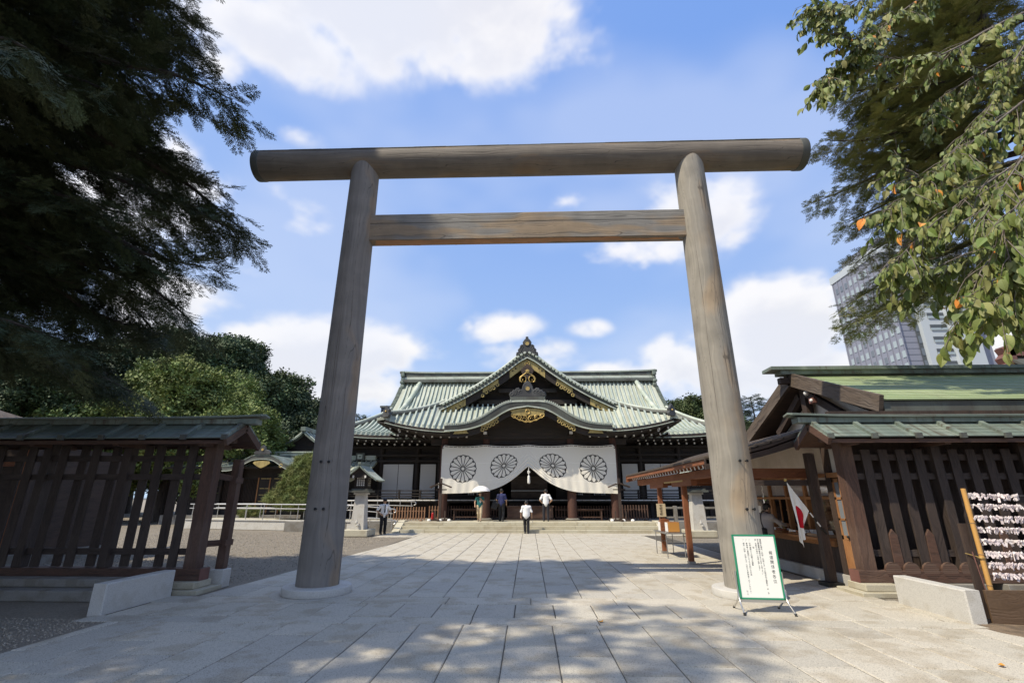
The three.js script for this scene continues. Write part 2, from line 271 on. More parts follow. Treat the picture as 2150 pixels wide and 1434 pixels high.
M.timberDoor = timber([0.33, 0.15, 0.055], [0.20, 0.085, 0.03], [0.38, 0.19, 0.08], { seed: 13, amount: 0.55 });
M.timberPale = timber([0.33, 0.22, 0.13], [0.20, 0.13, 0.08], [0.25, 0.18, 0.12], { seed: 15, amount: 0.6 });
M.bark = timber([0.075, 0.055, 0.042], [0.025, 0.018, 0.014], [0.10, 0.085, 0.07], { seed: 17, amount: 0.9, bump: 0.02, period: 1.2 });
M.twig = timber([0.16, 0.13, 0.11], [0.07, 0.055, 0.045], [0.2, 0.18, 0.16], { seed: 18, amount: 0.7, period: 0.8 });
// weathered cypress of the gateway: silver grey with warm brown runs along the grain
function cypress(grey, warm, dark, seed, warmth) {
  const S = 512, f0 = (u, v) => { const w = fbm2(u * 3, v * 5, 3, seed + 3, 3, 5) * 0.10; return [fbm2(u * 3, (v + w) * 120, 4, seed, 3, 120), fbm2(u * 2, (v + w) * 22, 4, seed + 8, 2, 22), fbm2(u * 2, (v + w * 2) * 7, 4, seed + 20, 2, 7), fbm2(u * 14, v * 10, 4, seed + 33, 14, 10)]; };
  const F = []; for (let y = 0; y < S; y++) for (let x = 0; x < S; x++) F.push(f0(x / S, y / S)); const f = (x, y) => F[y * S + x];
  const col = tex(S, (u, v, x, y) => { const [a, b, c, d] = f(x, y); let k = mix3(grey, warm, sstep(0.62 - warmth * 0.3, 0.80 - warmth * 0.3, c)); k = mix3(k, dark, sstep(0.52, 0.76, b) * 0.34 + sstep(0.60, 0.8, a) * 0.25); const ck = sstep(0.965, 0.995, 1 - Math.abs(2 * noise2(u * 3, v * 46 + b, seed + 71, 3, 46) - 1)) * sstep(0.42, 0.6, noise2(u * 5, v * 23, seed + 72, 5, 23)); return scl(k, (0.78 + 0.44 * a) * (0.80 + 0.40 * d) * (1 - 0.5 * ck)); }, { repeat: 1 / 4.2 });
  const bm = tex(S, (u, v, x, y) => { const [a, b] = f(x, y), k = 1 - sstep(0.55, 0.75, a) * 0.7 - sstep(0.6, 0.75, b) * 0.3; return [k, k, k]; }, { srgb: false, repeat: 1 / 4.2 });
  return std({ map: col, bumpMap: bm, bumpScale: 0.006, roughness: 0.78 });
}
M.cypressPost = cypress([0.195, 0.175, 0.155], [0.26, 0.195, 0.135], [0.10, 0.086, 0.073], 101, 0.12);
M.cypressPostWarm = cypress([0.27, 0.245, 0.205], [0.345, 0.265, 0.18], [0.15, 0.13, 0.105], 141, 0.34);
M.cypressBeam = cypress([0.16, 0.135, 0.108], [0.21, 0.15, 0.095], [0.075, 0.062, 0.05], 181, 0.4);
M.cypressTie = cypress([0.20, 0.188, 0.17], [0.27, 0.20, 0.13], [0.115, 0.105, 0.093], 221, 0.05);
M.cypressNew = cypress([0.42, 0.22, 0.11], [0.50, 0.27, 0.13], [0.20, 0.10, 0.06], 261, 0.5);
// copper: green patina with pale runs
function patina(base, pale, brown, seed, k = 0.5, rough = 0.62) {
  const col = tex(300, (u, v, x, y) => { const a = fbm2(u * 5, v * 3, 5, seed, 5, 3), b = fbm2(u * 40, v * 6, 3, seed + 7, 40, 6), c = fbm2(u * 9, v * 9, 4, seed + 15, 9, 9); let q = mix3(base, pale, sstep(0.35, 0.7, a)); q = mix3(q, brown, sstep(0.55, 0.8, b) * k + sstep(0.58, 0.75, c) * k * 0.6); return scl(q, 0.9 + 0.2 * hash2(x, y, seed)); }, { repeat: 1 / 2.4 });
  return std({ map: col, roughness: rough, metalness: 0.0 });
}
M.copper = patina([0.375, 0.40, 0.325], [0.45, 0.465, 0.385], [0.28, 0.27, 0.20], 301, 0.5);
M.copperRib = patina([0.35, 0.405, 0.36], [0.44, 0.48, 0.425], [0.26, 0.30, 0.25], 331, 0.4);
M.copperPale = patina([0.38, 0.43, 0.36], [0.50, 0.53, 0.46], [0.28, 0.29, 0.24], 351, 0.4);
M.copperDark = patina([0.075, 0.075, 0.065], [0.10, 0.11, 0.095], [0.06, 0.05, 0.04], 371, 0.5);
M.copperOld = patina([0.14, 0.175, 0.15], [0.24, 0.28, 0.235], [0.10, 0.085, 0.065], 391, 0.75);
M.copperGreen = patina([0.30, 0.37, 0.19], [0.38, 0.44, 0.25], [0.23, 0.25, 0.13], 411, 0.55);
M.copperBrown = patina([0.15, 0.062, 0.048], [0.19, 0.085, 0.065], [0.10, 0.05, 0.04], 431, 0.5);
M.shingle = timber([0.115, 0.085, 0.062], [0.05, 0.036, 0.028], [0.15, 0.12, 0.095], { seed: 23, amount: 0.8, bump: 0.01 });
M.carved = patina([0.045, 0.045, 0.045], [0.075, 0.075, 0.072], [0.03, 0.03, 0.03], 451, 0.5, 0.55);
M.gold = std({ color: new THREE.Color(0.50, 0.35, 0.12), metalness: 0.5, roughness: 0.42 });
M.goldDull = patina([0.36, 0.27, 0.095], [0.46, 0.35, 0.13], [0.20, 0.15, 0.06], 471, 0.6, 0.5);
M.goldDull.metalness = 0.25;
M.plaster = patina([0.62, 0.56, 0.46], [0.70, 0.64, 0.54], [0.55, 0.48, 0.39], 491, 0.3, 0.9);
M.whitePaint = std({ color: new THREE.Color(0.74, 0.72, 0.68), roughness: 0.7 });
M.blackIron = std({ color: new THREE.Color(0.02, 0.02, 0.02), roughness: 0.5, metalness: 0.4 });
M.steel = std({ color: new THREE.Color(0.62, 0.60, 0.57), roughness: 0.28, metalness: 0.9 });
M.greySteel = std({ color: new THREE.Color(0.34, 0.33, 0.32), roughness: 0.4, metalness: 0.7 });
M.glass = new THREE.MeshPhysicalMaterial({ color: 0xffffff, transmission: 1, thickness: 0, roughness: 0.03, ior: 1.5 });
M.dark = std({ color: new THREE.Color(0.012, 0.011, 0.010), roughness: 0.95 });

// ---------------------------------------------------------------- ground
const groundSheet = (x0, x1, z0, z1, y, n = 1) => { const g = new THREE.PlaneGeometry(x1 - x0, z1 - z0, n, n).rotateX(-Math.PI / 2).translate((x0 + x1) / 2, y, (z0 + z1) / 2), p = g.attributes.position, uv = g.attributes.uv; for (let i = 0; i < p.count; i++) uv.setXY(i, p.getX(i), p.getZ(i)); return g; };
single('gravel_ground', groundSheet(-400, 400, -700, 60, -0.02), M.gravel, 'brown grey crushed gravel covering the shrine court', 'ground', null, 'structure');
{
  const R = rng(71), n = 26;   // bare earth beside the near paving on the right, gently uneven
  const g = new THREE.PlaneGeometry(14, 9, n * 2, n).rotateX(-Math.PI / 2).translate(13.2, 0, -4.0), p = g.attributes.position, uv = g.attributes.uv;
  for (let i = 0; i < p.count; i++) { p.setY(i, -0.014 + 0.05 * Math.max(0, fbm2(p.getX(i) * 1.2, p.getZ(i) * 1.2, 3, 4) - 0.42)); uv.setXY(i, p.getX(i), p.getZ(i)); }
  g.computeVertexNormals(); single('earth', g, M.dirt, 'bare brown earth beside the paving below the fortune rack', 'ground', null, 'structure');
}
// stone paving: every slab that can be told apart is its own block; joints are the gaps between them
const paving = thing('stone_paving', 'pale granite slab paving laid in long rows toward the hall', 'paving', [0, 0, -10]); paving.userData.kind = 'structure';
{
  const R = rng(5), T = 0.05, far = [];
  wpart('joint_bed', [groundSheet(-6.30, 6.62, -7.95, 3, -0.010), groundSheet(-6.90, 6.62, -10.0, -7.95, -0.010), groundSheet(-5.6, 6.5, -27.3, -10.0, -0.010), groundSheet(-7.4, -5.6, -27.3, -24.4, -0.010), groundSheet(5.6, 8.0, -27.3, -25.8, -0.010)], M.joint, paving);
  const edge = 0.012;
  function slabGeo(x0, x1, z0, z1, top = 0) {   // block with a chamfered upper edge; z0 far (more negative), z1 near
    const c = edge, j = 0.004 + R() * 0.003, y = top + (R() - 0.5) * 0.006; x0 += j; x1 -= j; z0 += j; z1 -= j;
    const v = [[x0 + c, y, z0 + c], [x1 - c, y, z0 + c], [x1 - c, y, z1 - c], [x0 + c, y, z1 - c], [x0 + (R() - 0.5) * 0.004, y - c, z0], [x1 + (R() - 0.5) * 0.004, y - c, z0], [x1, y - c, z1], [x0, y - c, z1], [x0, y - T, z0], [x1, y - T, z0], [x1, y - T, z1], [x0, y - T, z1]];
    const f = [[3, 2, 1, 0]]; for (let k = 0; k < 4; k++) { const a = k, b = (k + 1) % 4; f.push([a, b, b + 4, a + 4], [a + 4, b + 4, b + 8, a + 8]); }
    const pos = [], uv = [], ox = R() * 9, oy = R() * 9; for (const q of f) for (const i of [0, 1, 2, 0, 2, 3]) { const p = v[q[i]]; pos.push(...p); uv.push(p[0] + ox, p[2] + p[1] * 0.7 + oy); }
    const g = new THREE.BufferGeometry(); g.setAttribute('position', new THREE.Float32BufferAttribute(pos, 3)); g.setAttribute('uv', new THREE.Float32BufferAttribute(uv, 2)); g.computeVertexNormals(); return g;
  }
  let count = 0;
  const lay = (x0, x1, z0, z1, mats, keep = true) => { const g = slabGeo(x0, x1, z0, z1); if (keep && count < 298) { count++; wpart('paving_slab', g, mats[Math.floor(R() * mats.length)], paving); } else far.push(g); };
  const w = 0.645;
  // near zone, from the band at the gateway back past the camera
  for (let k = -10; k < 9; k++) {
    let z = -7.95; const x0 = (k + 0.5) * w, x1 = x0 + w; let first = true;
    while (z < 1.2) { const L = first ? 0.45 + 0.8 * ((k + 40) % 2) * 0.5 + R() * 0.25 : 0.95 + R() * 0.35; first = false; const vis = z + L < -2.2 && Math.abs(x0) < 1.3 * -z + 1.2; lay(x0, x1, z, Math.min(z + L, 1.4), nearStone, vis); z += L; }
  }
  for (const [a, b] of [[-6.30, -9.5 * w], [9.5 * w - 0.01, 6.60]]) for (let z = -7.95; z < 1; z += 1.45) lay(a, b, z, z + 1.45, nearStone, z < -3);
  // two bands of long slabs with a row of squarer ones between, under the gateway
  for (const [z0, z1, L, off] of [[-8.37, -7.95, 1.9, 0.3], [-9.93, -9.36, 1.5, 0.9]]) for (let x = -6.88 + off - L; x < 6.5; x += L) lay(Math.max(-6.88, x), Math.min(6.58, x + L), z0, z1, nearStone, true);
  for (let k = -11; k < 10; k++) lay(Math.max(-6.88, (k + 0.62) * w), Math.min(6.58, (k + 1.62) * w), -9.36, -8.37, nearStone);
  // far zone up to the steps
  for (let k = -9; k < 8; k++) { let z = -9.93, n = 0; const x0 = (k + 0.5) * w, x1 = x0 + w; while (z > -27.2) { const L = n === 0 ? 0.5 + ((k + 40) % 2) * 0.55 : 1.15 + R() * 0.3; const z0 = Math.max(-27.25, z - L); lay(x0, x1, z0, z, farStone, z > -15.2); z = z0 - 0.0001; n++; } }
  const xl = (z) => mix(-6.2, -5.35, clamp((-z - 10) / 13));
  for (let z = -9.93; z > -24.3; z -= 1.3) { const z0 = Math.max(z - 1.3, -24.3), g = slabGeo(-6, -8.5 * w, z0, z), p = g.attributes.position; for (let i = 0; i < p.count; i++) if (p.getX(i) < -5.7) p.setX(i, xl(p.getZ(i))); if (count < 298 && z > -16) { count++; wpart('paving_slab', g, farStone[Math.floor(R() * 4)], paving); } else far.push(g); }
  for (let z = -9.93; z > -25.4; z -= 1.25) lay(8.5 * w * 0 + 5.4825, z < -21 ? 5.6 : 6.42, Math.max(z - 1.25, -25.5), z, farStone, z > -14);
  for (let x = -7.4; x < -5.5; x += 0.8) { lay(x, Math.min(x + 0.8, -5.49), -25.8, -24.4, farStone, false); lay(x, Math.min(x + 0.8, -5.49), -27.25, -25.8, farStone, false); }
  for (let x = 5.49; x < 7.9; x += 0.8) lay(x, Math.min(x + 0.8, 8.0), -27.25, -25.8, farStone, false);
  const m = wpart('far_slabs', far, farStone[0], paving); m.userData.kind = 'stuff';
}
// loose stones of the gravel court, too many to count
{
  const R = rng(83), g = new THREE.IcosahedronGeometry(0.5, 0), n = 17000, m = new THREE.InstancedMesh(g, std({ color: new THREE.Color(0.30, 0.265, 0.215), roughness: 0.95 }), n), M4 = new THREE.Matrix4(), q = new THREE.Quaternion(), e = new THREE.Euler();
  for (let i = 0; i < n; i++) { const near = i < 4500, x = near ? mix(-9.6, -6.42, R()) : mix(-19, -6.3, R()), z = near ? mix(-8.2, -4.2, R()) : mix(-27.5, -11.2, R()); const k = near ? 0.012 + 0.022 * R() : 0.02 + 0.035 * R(); e.set(R() * 6, R() * 6, R() * 6); const t = 0.6 + 0.8 * R(); const ok = near || x < mix(-6.35, -5.55, clamp((-z - 10) / 13)) - 0.1; M4.compose(new THREE.Vector3(x, -0.018, z), q.setFromEuler(e), new THREE.Vector3(k, k * 0.7, k * (0.7 + 0.5 * R()))); m.setMatrixAt(i, ok ? M4 : M4.makeScale(0, 0, 0)); m.setColorAt(i, new THREE.Color(t, t * 0.98, t * 0.95)); }
  m.name = 'gravel_stones'; tag(shade(m), 'loose brown grey stones strewn over the gravel court', 'gravel', null, 'stuff'); scene.add(m);
}
// a few fallen leaves
{
  const R = rng(8), mat = std({ color: new THREE.Color(0.55, 0.27, 0.05), roughness: 0.8, side: THREE.DoubleSide });
  for (const [x, y, label] of [[2105, 1398, 'curled orange leaf on the paving close to the bare earth'], [1262, 1306, 'small orange leaf on the narrow slab band before the gateway']]) { const p = PG(x, y, 0.01), g = sheet(4, 2, (a, b) => { const wd = 0.03 * Math.sin(Math.PI * a) + 0.001; return [(a - 0.5) * 0.09, 0.006 + 0.012 * (a - 0.5) ** 2 * 4 + 0.008 * Math.abs(b - 0.5) * 2, (b - 0.5) * 2 * wd]; }, 0.001).rotateY(R() * 6).translate(p.x, 0.004, p.z); const o = single('fallen_leaf', g, mat, label, 'leaf', 'fallen leaves on the paving'); }
}
// ---------------------------------------------------------------- the gateway (torii) of weathered cypress
{
  const Zt = -10.3, t = thing('torii_gate', 'tall weathered cypress gateway with round pillars and a log crossbeam', 'gate', [0, 0, Zt]);
  const rAt = (y) => mix(0.405, 0.345, clamp(y / 9.6));
  const pillar = (sx, mat, seed) => {
    const N = 44, K = 40, pos = [], uv = [], idx = [], x0 = sx * 4.14, lean = -sx * 0.05;
    for (let i = 0; i <= K; i++) { const y = 0.12 + (9.86 - 0.12) * i / K; for (let j = 0; j <= N; j++) { const a = (j / N) * Math.PI * 2, r = rAt(y) * (1 + 0.006 * Math.sin(a * 7 + y * 0.3 + seed) + 0.010 * (noise2(y * 0.7, (j % N) * 0.5, seed) - 0.5)); pos.push(x0 + lean * y / 9.6 + Math.cos(a) * r, y, Math.sin(a) * r); uv.push(y, (a * 0.42 + seed) ); } }
    for (let i = 0; i < K; i++) for (let j = 0; j < N; j++) { const a = i * (N + 1) + j, b = a + N + 1; idx.push(a, b, a + 1, b, b + 1, a + 1); }
    const g = new THREE.BufferGeometry(); g.setAttribute('position', new THREE.Float32BufferAttribute(pos, 3)); g.setAttribute('uv', new THREE.Float32BufferAttribute(uv, 2)); g.setIndex(idx); g.computeVertexNormals();
    const m = part('pillar', g, mat, t);
    // drying cracks: thin dark wedges let into the surface
    const R = rng(seed * 7 + 3), cr = [];
    for (let k = 0; k < 7; k++) { const a = Math.PI * (0.15 + 0.7 * R()), y0 = 0.6 + R() * 7, L = 0.8 + R() * 2.2, pts = []; for (let s = 0; s <= 6; s++) { const y = y0 + L * s / 6, aa = a + (R() - 0.5) * 0.03, r = rAt(y) - 0.001; pts.push([x0 + lean * y / 9.6 + Math.cos(aa) * r, y, Math.sin(aa) * r]); } cr.push(limb(pts, [0.0008, 0.0028, 0.003, 0.0024, 0.0008], 5, 2)); }
    part('drying_cracks', cr, M.timberDark, m).userData.kind = 'stuff';
    return m;
  };
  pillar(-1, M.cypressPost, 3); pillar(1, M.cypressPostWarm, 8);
  for (const s of [-1, 1]) {
    const b = part('pillar_base', lathe([[0, -0.01], [0.63, -0.01], [0.645, 0.01], [0.645, 0.12], [0.625, 0.145], [0, 0.15]], 64), M.whiteStone, t, [s * 4.14, 0, 0]);
    part('ground_ring', lathe([[0.66, -0.02], [0.66, 0.004], [0.83, 0.006], [0.845, -0.02]], 64), farStone[1], b);
    // iron hooks in pairs on the inner face
    const side = s < 0 ? 0.15 : 0.25;
    for (const y of [1.55, 2.45]) for (const dx of [-0.07, 0.07]) { const a = s < 0 ? Math.PI / 2 - 0.05 + dx * 2.6 : Math.PI / 2 - 0.25 + dx * 2.6, r = rAt(y); part('iron_hook', [rod([Math.cos(a) * r * 0.97, y, Math.sin(a) * r * 0.97], [Math.cos(a) * (r + 0.05), y, Math.sin(a) * (r + 0.05)], 0.012), lathe([[0, 0], [0.03, 0.0], [0.024, 0.012], [0, 0.014]], 10).rotateX(Math.PI / 2).rotateY(Math.PI / 2 - a).translate(Math.cos(a) * (r + 0.05), y, Math.sin(a) * (r + 0.05))], M.blackIron, t, [s * 4.12, 0, 0]); }
  }
  // crossbeam: one round log with a slight rise toward the left end in its sawn ends
  {
    const L = 6.92, N = 40, K = 60, pos = [], uv = [], idx = [], yc = 9.93, r = 0.38;
    for (let i = 0; i <= K; i++) { const x = -L + 2 * L * i / K, rr = r * (1 + 0.012 * Math.sin(x * 0.7 + 1)); for (let j = 0; j <= N; j++) { const a = (j / N) * Math.PI * 2; pos.push(x, yc + Math.cos(a) * rr, Math.sin(a) * rr); uv.push(x, a * 0.5); } }
    for (let i = 0; i < K; i++) for (let j = 0; j < N; j++) { const a = i * (N + 1) + j, b = a + N + 1; idx.push(a, a + 1, b, b, a + 1, b + 1); }
    const g = new THREE.BufferGeometry(); g.setAttribute('position', new THREE.Float32BufferAttribute(pos, 3)); g.setAttribute('uv', new THREE.Float32BufferAttribute(uv, 2)); g.setIndex(idx); g.computeVertexNormals();
    const beam = part('crossbeam', g, M.cypressBeam, t);
    for (const s of [-1, 1]) { const c = lathe([[0, 0.03], [0.35, 0.03], [0.391, 0.01], [0.393, -0.16], [0.383, -0.17]], 40).rotateZ(-s * Math.PI / 2).translate(s * L, yc, 0); part('end_cap', c, M.copperDark, beam); }
    // copper rain cover along the top: short overlapping sheets
    const n = 17; for (let k = 0; k < n; k++) { const x0 = -L + 0.1 + k * (2 * L - 0.2) / n, x1 = x0 + (2 * L - 0.2) / n; part('cover_sheet', sheet(1, 14, (u, v) => { const a = (v - 0.5) * 1.9, rr = 0.393 + 0.003 * (k % 2); return [mix(x0, x1, u), yc + Math.cos(a) * rr, Math.sin(a) * rr, mix(x0, x1, u), a * 0.5]; }, 0.006), M.copperDark, beam); }
  }
  // tie beam, with its raw worn underside
  {
    const tie = part('tie_beam', box(7.85, 0.70, 0.30, 0, 7.98, 0, { r: 0.012 }), M.cypressTie, t);
    const R = rng(12), pts = [[-3.7, -0.13]]; for (let x = -3.5; x < 3.7; x += 0.18) pts.push([x, -0.14 + R() * 0.05 + (x > 0.6 ? 0.06 + R() * 0.06 : 0)]); pts.push([3.7, -0.1]); for (let x = 3.6; x > -3.7; x -= 0.18) pts.push([x, 0.14 - R() * 0.04 - (x > 2.2 ? 0.08 : 0)]);
    part('worn_underside', plate(pts, 0.004, 0).rotateX(Math.PI / 2).translate(0, 7.629, 0), M.cypressNew, tie);
    part('scarf_seam', box(7.8, 0.008, 0.004, 0, 8.08, 0.151), M.dark, tie);
  }
}
// ---------------------------------------------------------------- stone platform and steps
{
  const t = thing('stone_platform', 'low stone platform under the worship hall', 'platform', [0, 0, -36]); t.userData.kind = 'structure';
  wpart('platform_top', slab(-13.5, 13.5, -0.02, 0.5, -28.06, -52, { grain: 0 }), M.oldStone, t);
  const s = thing('stone_steps', 'three wide pale stone steps leading up to the hall', 'steps', [0, 0, -27.6]), R = rng(3);
  for (let k = 0; k < 3; k++) { const z1 = -27.2 - k * 0.42, z0 = k === 2 ? -30.2 : z1 - 0.5, y0 = k * 0.1667, y1 = y0 + 0.1667; let x = -6.85; const offs = [2.2, 2.65, 2.4][k]; let first = true; while (x < 6.85) { const L = first ? offs * (0.6 + 0.15 * k) : 2.45; first = false; const x1 = Math.min(6.85, x + L); if (x1 - x > 0.05) wpart('step_block', slab(x + 0.004, x1 - 0.004, y0 + 0.002 - (k ? 0 : 0.02), y1 - 0.002 * (2 - k), z0, z1, { r: 0.012, grain: 0 }), M.stepStone[Math.floor(R() * 3)], s); x = x1; } }
  for (const q of [-1, 1]) { const g = plate([[27.05, 0], [28.9, 0], [28.9, 0.56], [28.3, 0.56], [27.05, 0.06]], 0.36, 0.015).rotateY(Math.PI / 2); wpart('cheek_stone', g.translate(q * 7.05 - 0.18, 0, 0), M.stepStone[2], s); }
}
// ---------------------------------------------------------------- worship hall
const hall = thing('worship_hall', 'dark timber shrine hall with green copper roofs and gilded gable', 'building', [0, 0, -36]);
{
  const P = hall, R = rng(44);
  // --- main roof: profile from ridge to eave (z, y)
  const prof = spline([[-41, 11.35], [-39.5, 9.55], [-38, 8.2], [-36, 6.95], [-34.4, 6.2], [-33, 5.82]]);
  const upturn = (x) => 0.42 * Math.pow(clamp((Math.abs(x) - 9) / 5.4), 2.2);
  const eaveX = 14.4, gableX = 10.9;
  const xmax = (z) => z < -38 ? gableX : mix(gableX, eaveX, (z + 38) / 5);   // hip line
  const yMain = (x, z) => prof(z) + upturn(x) * clamp((z + 38) / 5) ** 1.5;
  const roof = wpart('main_roof', [sheet(24, 10, (u, v) => { const z = mix(-41, -38, v), x = mix(-gableX, gableX, u); return [x, yMain(x, z), z]; }, 0.12), sheet(40, 12, (u, v) => { const z = mix(-38, -33, v), m = xmax(z), x = mix(-m, m, u); return [x, yMain(x, z), z]; }, 0.12),
    sheet(24, 10, (u, v) => { const z = mix(-41, -38, 1 - v), x = mix(-gableX, gableX, u); return [x, yMain(x, z), -82 - z]; }, 0.12), sheet(24, 8, (u, v) => { const z = mix(-38, -33, 1 - v), m = xmax(z), x = mix(-m, m, u); return [x, yMain(x, z), -82 - z]; }, 0.12)], M.copper, P);
  // side skirts under the gable ends
  for (const s of [-1, 1]) wpart('side_roof', sheet(8, 14, (u, v) => { const d = mix(0, 1, u), x = mix(gableX, eaveX, d), z0 = mix(-38, -33, d), z = mix(z0, -82 - z0, v); return [s * x, mix(8.2, 5.82, Math.pow(d, 0.85)) + upturn(x) * Math.pow(Math.abs(v - 0.5) * 2, 6) * d, z, z, x]; }, 0.1), M.copper, P);
  for (const s of [-1, 1]) wpart('gable_wall', [new THREE.BufferGeometry().setAttribute('position', new THREE.Float32BufferAttribute([s * (gableX - 0.5), 8.0, -38, s * (gableX - 0.5), 11.2, -41, s * (gableX - 0.5), 8.0, -44], 3)).setAttribute('uv', new THREE.Float32BufferAttribute([0, 0, 1, 3, 6, 0], 2)).setAttribute('normal', new THREE.Float32BufferAttribute([s, 0, 0, s, 0, 0, s, 0, 0], 3))], M.timberHall, P);
  const ribShape = (pts, r = 0.072, w = 0.05, h = 0.15) => ribBox(pts, w, h);
  const step = 0.335;
  for (let k = -31; k <= 31; k++) { const x = k * step; if (Math.abs(x) > gableX - 0.25) continue; const pts = []; for (let i = 0; i <= 5; i++) { const z = mix(-40.85, -38, i / 5); pts.push([x, yMain(x, z) + 0.035, z]); } if (Math.abs(x) > 1.2) wpart('roof_batten', ribShape(pts), M.copperRib, P); }
  for (let k = -42; k <= 42; k++) { const x = k * step, ax = Math.abs(x); if (ax < 6.6 || ax > eaveX - 0.3) continue; const z0 = ax < gableX ? -38 : mix(-38, -33, (ax - gableX) / (eaveX - gableX)); const pts = []; for (let i = 0; i <= 5; i++) { const z = mix(z0, -32.94, i / 5); pts.push([x, yMain(x, z) + 0.035, z]); } wpart('roof_batten', ribShape(pts, 0.072), M.copperRib, P); }
  // main ridge in layers with end ornaments
  const ridge = wpart('main_ridge', [slab(-10.75, 10.75, 11.25, 11.5, -41.55, -40.45, { r: 0.03 }), slab(-10.6, 10.6, 11.74, 12.06, -41.35, -40.65)], M.copperDark, P);
  wpart('ridge_band', [slab(-10.7, 10.7, 11.5, 11.74, -41.45, -40.55, { r: 0.05 })], M.copperPale, ridge);
  wpart('ridge_cap', [sheet(30, 4, (u, v) => { const x = mix(-10.95, 10.95, u), a = (v - 0.5) * 2; return [x, 12.17 + 0.06 * (1 - a * a) + 0.12 * Math.pow(Math.abs(x) / 10.95, 6), -41 + a * 0.46]; }, 0.12)], M.copperPale, ridge);
  for (const s of [-1, 1]) wpart('ridge_end_ornament', [slab(s * 10.62, s * 10.98, 10.75, 11.1, -41.5, -40.35, { r: 0.1 }), slab(s * 10.66, s * 11.02, 11.12, 11.42, -41.45, -40.3, { r: 0.1 }), slab(s * 10.68, s * 10.98, 11.42, 11.74, -41.4, -40.45, { r: 0.09 }), slab(s * 10.66, s * 11.0, 11.74, 12.05, -41.45, -40.35, { r: 0.08 }), slab(s * 10.7, s * 11.12, 12.05, 12.28, -41.2, -40.5, { r: 0.06 })], M.copperOld, ridge);
  // descending ridges beside the gables, hip ridges to the corners
  for (const s of [-1, 1]) {
    const pts = []; for (let i = 0; i <= 8; i++) { const z = mix(-40.75, -37.9, i / 8), x = s * mix(9.25, 10.15, i / 8); pts.push([x, yMain(x, z) + 0.16 + 0.2 * (1 - i / 8), z]); }
    wpart('descending_ridge', [limb(pts, [0.19, 0.19], 8, 3), limb(pts.map(([x, y, z]) => [x + s * 0.2, y - 0.12, z]), [0.12, 0.12], 6, 3)], M.copperPale, P);
    const hp = []; for (let i = 0; i <= 8; i++) { const z = mix(-38.1, -33.25, i / 8), x = s * (xmax(z) - 0.02); hp.push([x, yMain(x, z) + 0.12, z]); }
    const hipr = wpart('hip_ridge', [limb(hp, [0.2, 0.2], 6, 2)], M.copperDark, P); wpart('hip_ridge_cap', [limb(hp.map(([x, y, z]) => [x, y + 0.2, z]), [0.11, 0.11], 8, 2)], M.copperPale, hipr);
    // gable verge: stepped tile ends
    for (let i = 0; i < 24; i++) { const z = mix(-40.6, -38.1, i / 23), x = s * (gableX + 0.02 + 0.22 * (i / 23)); wpart('verge_tile', box(0.34, 0.085, 0.2, x, yMain(gableX, z) - 0.02, z, { rz: -s * 0.25 }), M.copperOld, P); }
  }
  // eave edge: dark fascia under a pale lip, following the upturned corners
  const eaveBand = (y0, y1, z, mat, name, dz = 0.07) => wpart(name, sheet(48, 1, (u, v) => { const x = mix(-eaveX - 0.05, eaveX + 0.05, u); return [x, 5.82 + upturn(x) + mix(y0, y1, v), z]; }, dz), mat, P);
  eaveBand(-0.20, -0.04, -32.95, M.timberHall, 'eave_fascia'); eaveBand(-0.24, -0.20, -32.9, M.copperPale, 'eave_lip', 0.1);
  wpart('soffit', sheet(20, 1, (u, v) => { const x = mix(-eaveX + 0.2, eaveX - 0.2, u); return [x, 5.55 + upturn(x) * (1 - v) - 0.05 * v, mix(-33.05, -35.6, v)]; }, 0.06), M.timberHall, P);
  // rafters with white painted ends, two tiers
  const rafter = slab(-0.05, 0.05, -0.06, 0.06, -1.6, 0), capG = slab(-0.05, 0.05, -0.06, 0.06, 0, 0.012);
  const rafters = (x, y, z) => { const r = part('rafter', rafter, M.timberHall, P, [x, y, z + 36]); part('painted_end', capG, M.whitePaint, r); };
  for (let k = -26; k <= 26; k++) { const x = k * 0.53; if (Math.abs(x) < 7.0) continue; rafters(x, 5.46 + upturn(x) * 0.8, -33.3); rafters(x + 0.24, 5.30 + upturn(x) * 0.6, -33.95); }
  // walls, posts and veranda of the main hall
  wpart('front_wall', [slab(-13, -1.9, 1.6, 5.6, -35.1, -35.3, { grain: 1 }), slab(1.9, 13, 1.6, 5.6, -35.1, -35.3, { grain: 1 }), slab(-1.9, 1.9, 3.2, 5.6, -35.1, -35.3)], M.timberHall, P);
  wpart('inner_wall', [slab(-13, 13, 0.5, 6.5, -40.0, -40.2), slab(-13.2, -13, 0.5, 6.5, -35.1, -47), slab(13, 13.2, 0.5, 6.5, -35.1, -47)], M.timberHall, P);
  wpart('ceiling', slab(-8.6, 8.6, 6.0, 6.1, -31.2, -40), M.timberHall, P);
  wpart('floor', slab(-12.6, 12.6, 1.45, 1.58, -33.5, -40.1), M.timberHall, P);
  for (const x of [-13, -10.45, -7.85, -6.25, 6.25, 7.8, 10.5, 13]) wpart('wall_post', rod([x, 0.5, -35.0], [x, 5.5, -35.0], 0.17, 0.17, 14), M.timberHall, P);
  for (const y of [4.15, 4.55, 5.1]) wpart('wall_beam', [slab(-13, -5.4, y, y + 0.16, -34.8, -35.05), slab(5.4, 13, y, y + 0.16, -34.8, -35.05)], M.timberHall, P);
  M.blind = tex(256, (u, v, x, y) => { const k = 0.9 + 0.1 * Math.abs(((y * 0.5) % 2) - 1) - 0.06 * hash2(0, y >> 1, 4); return scl([0.66, 0.65, 0.63], k); }, { repeat: 1.3 });
  M.blindMat = std({ map: M.blind, roughness: 0.85 });
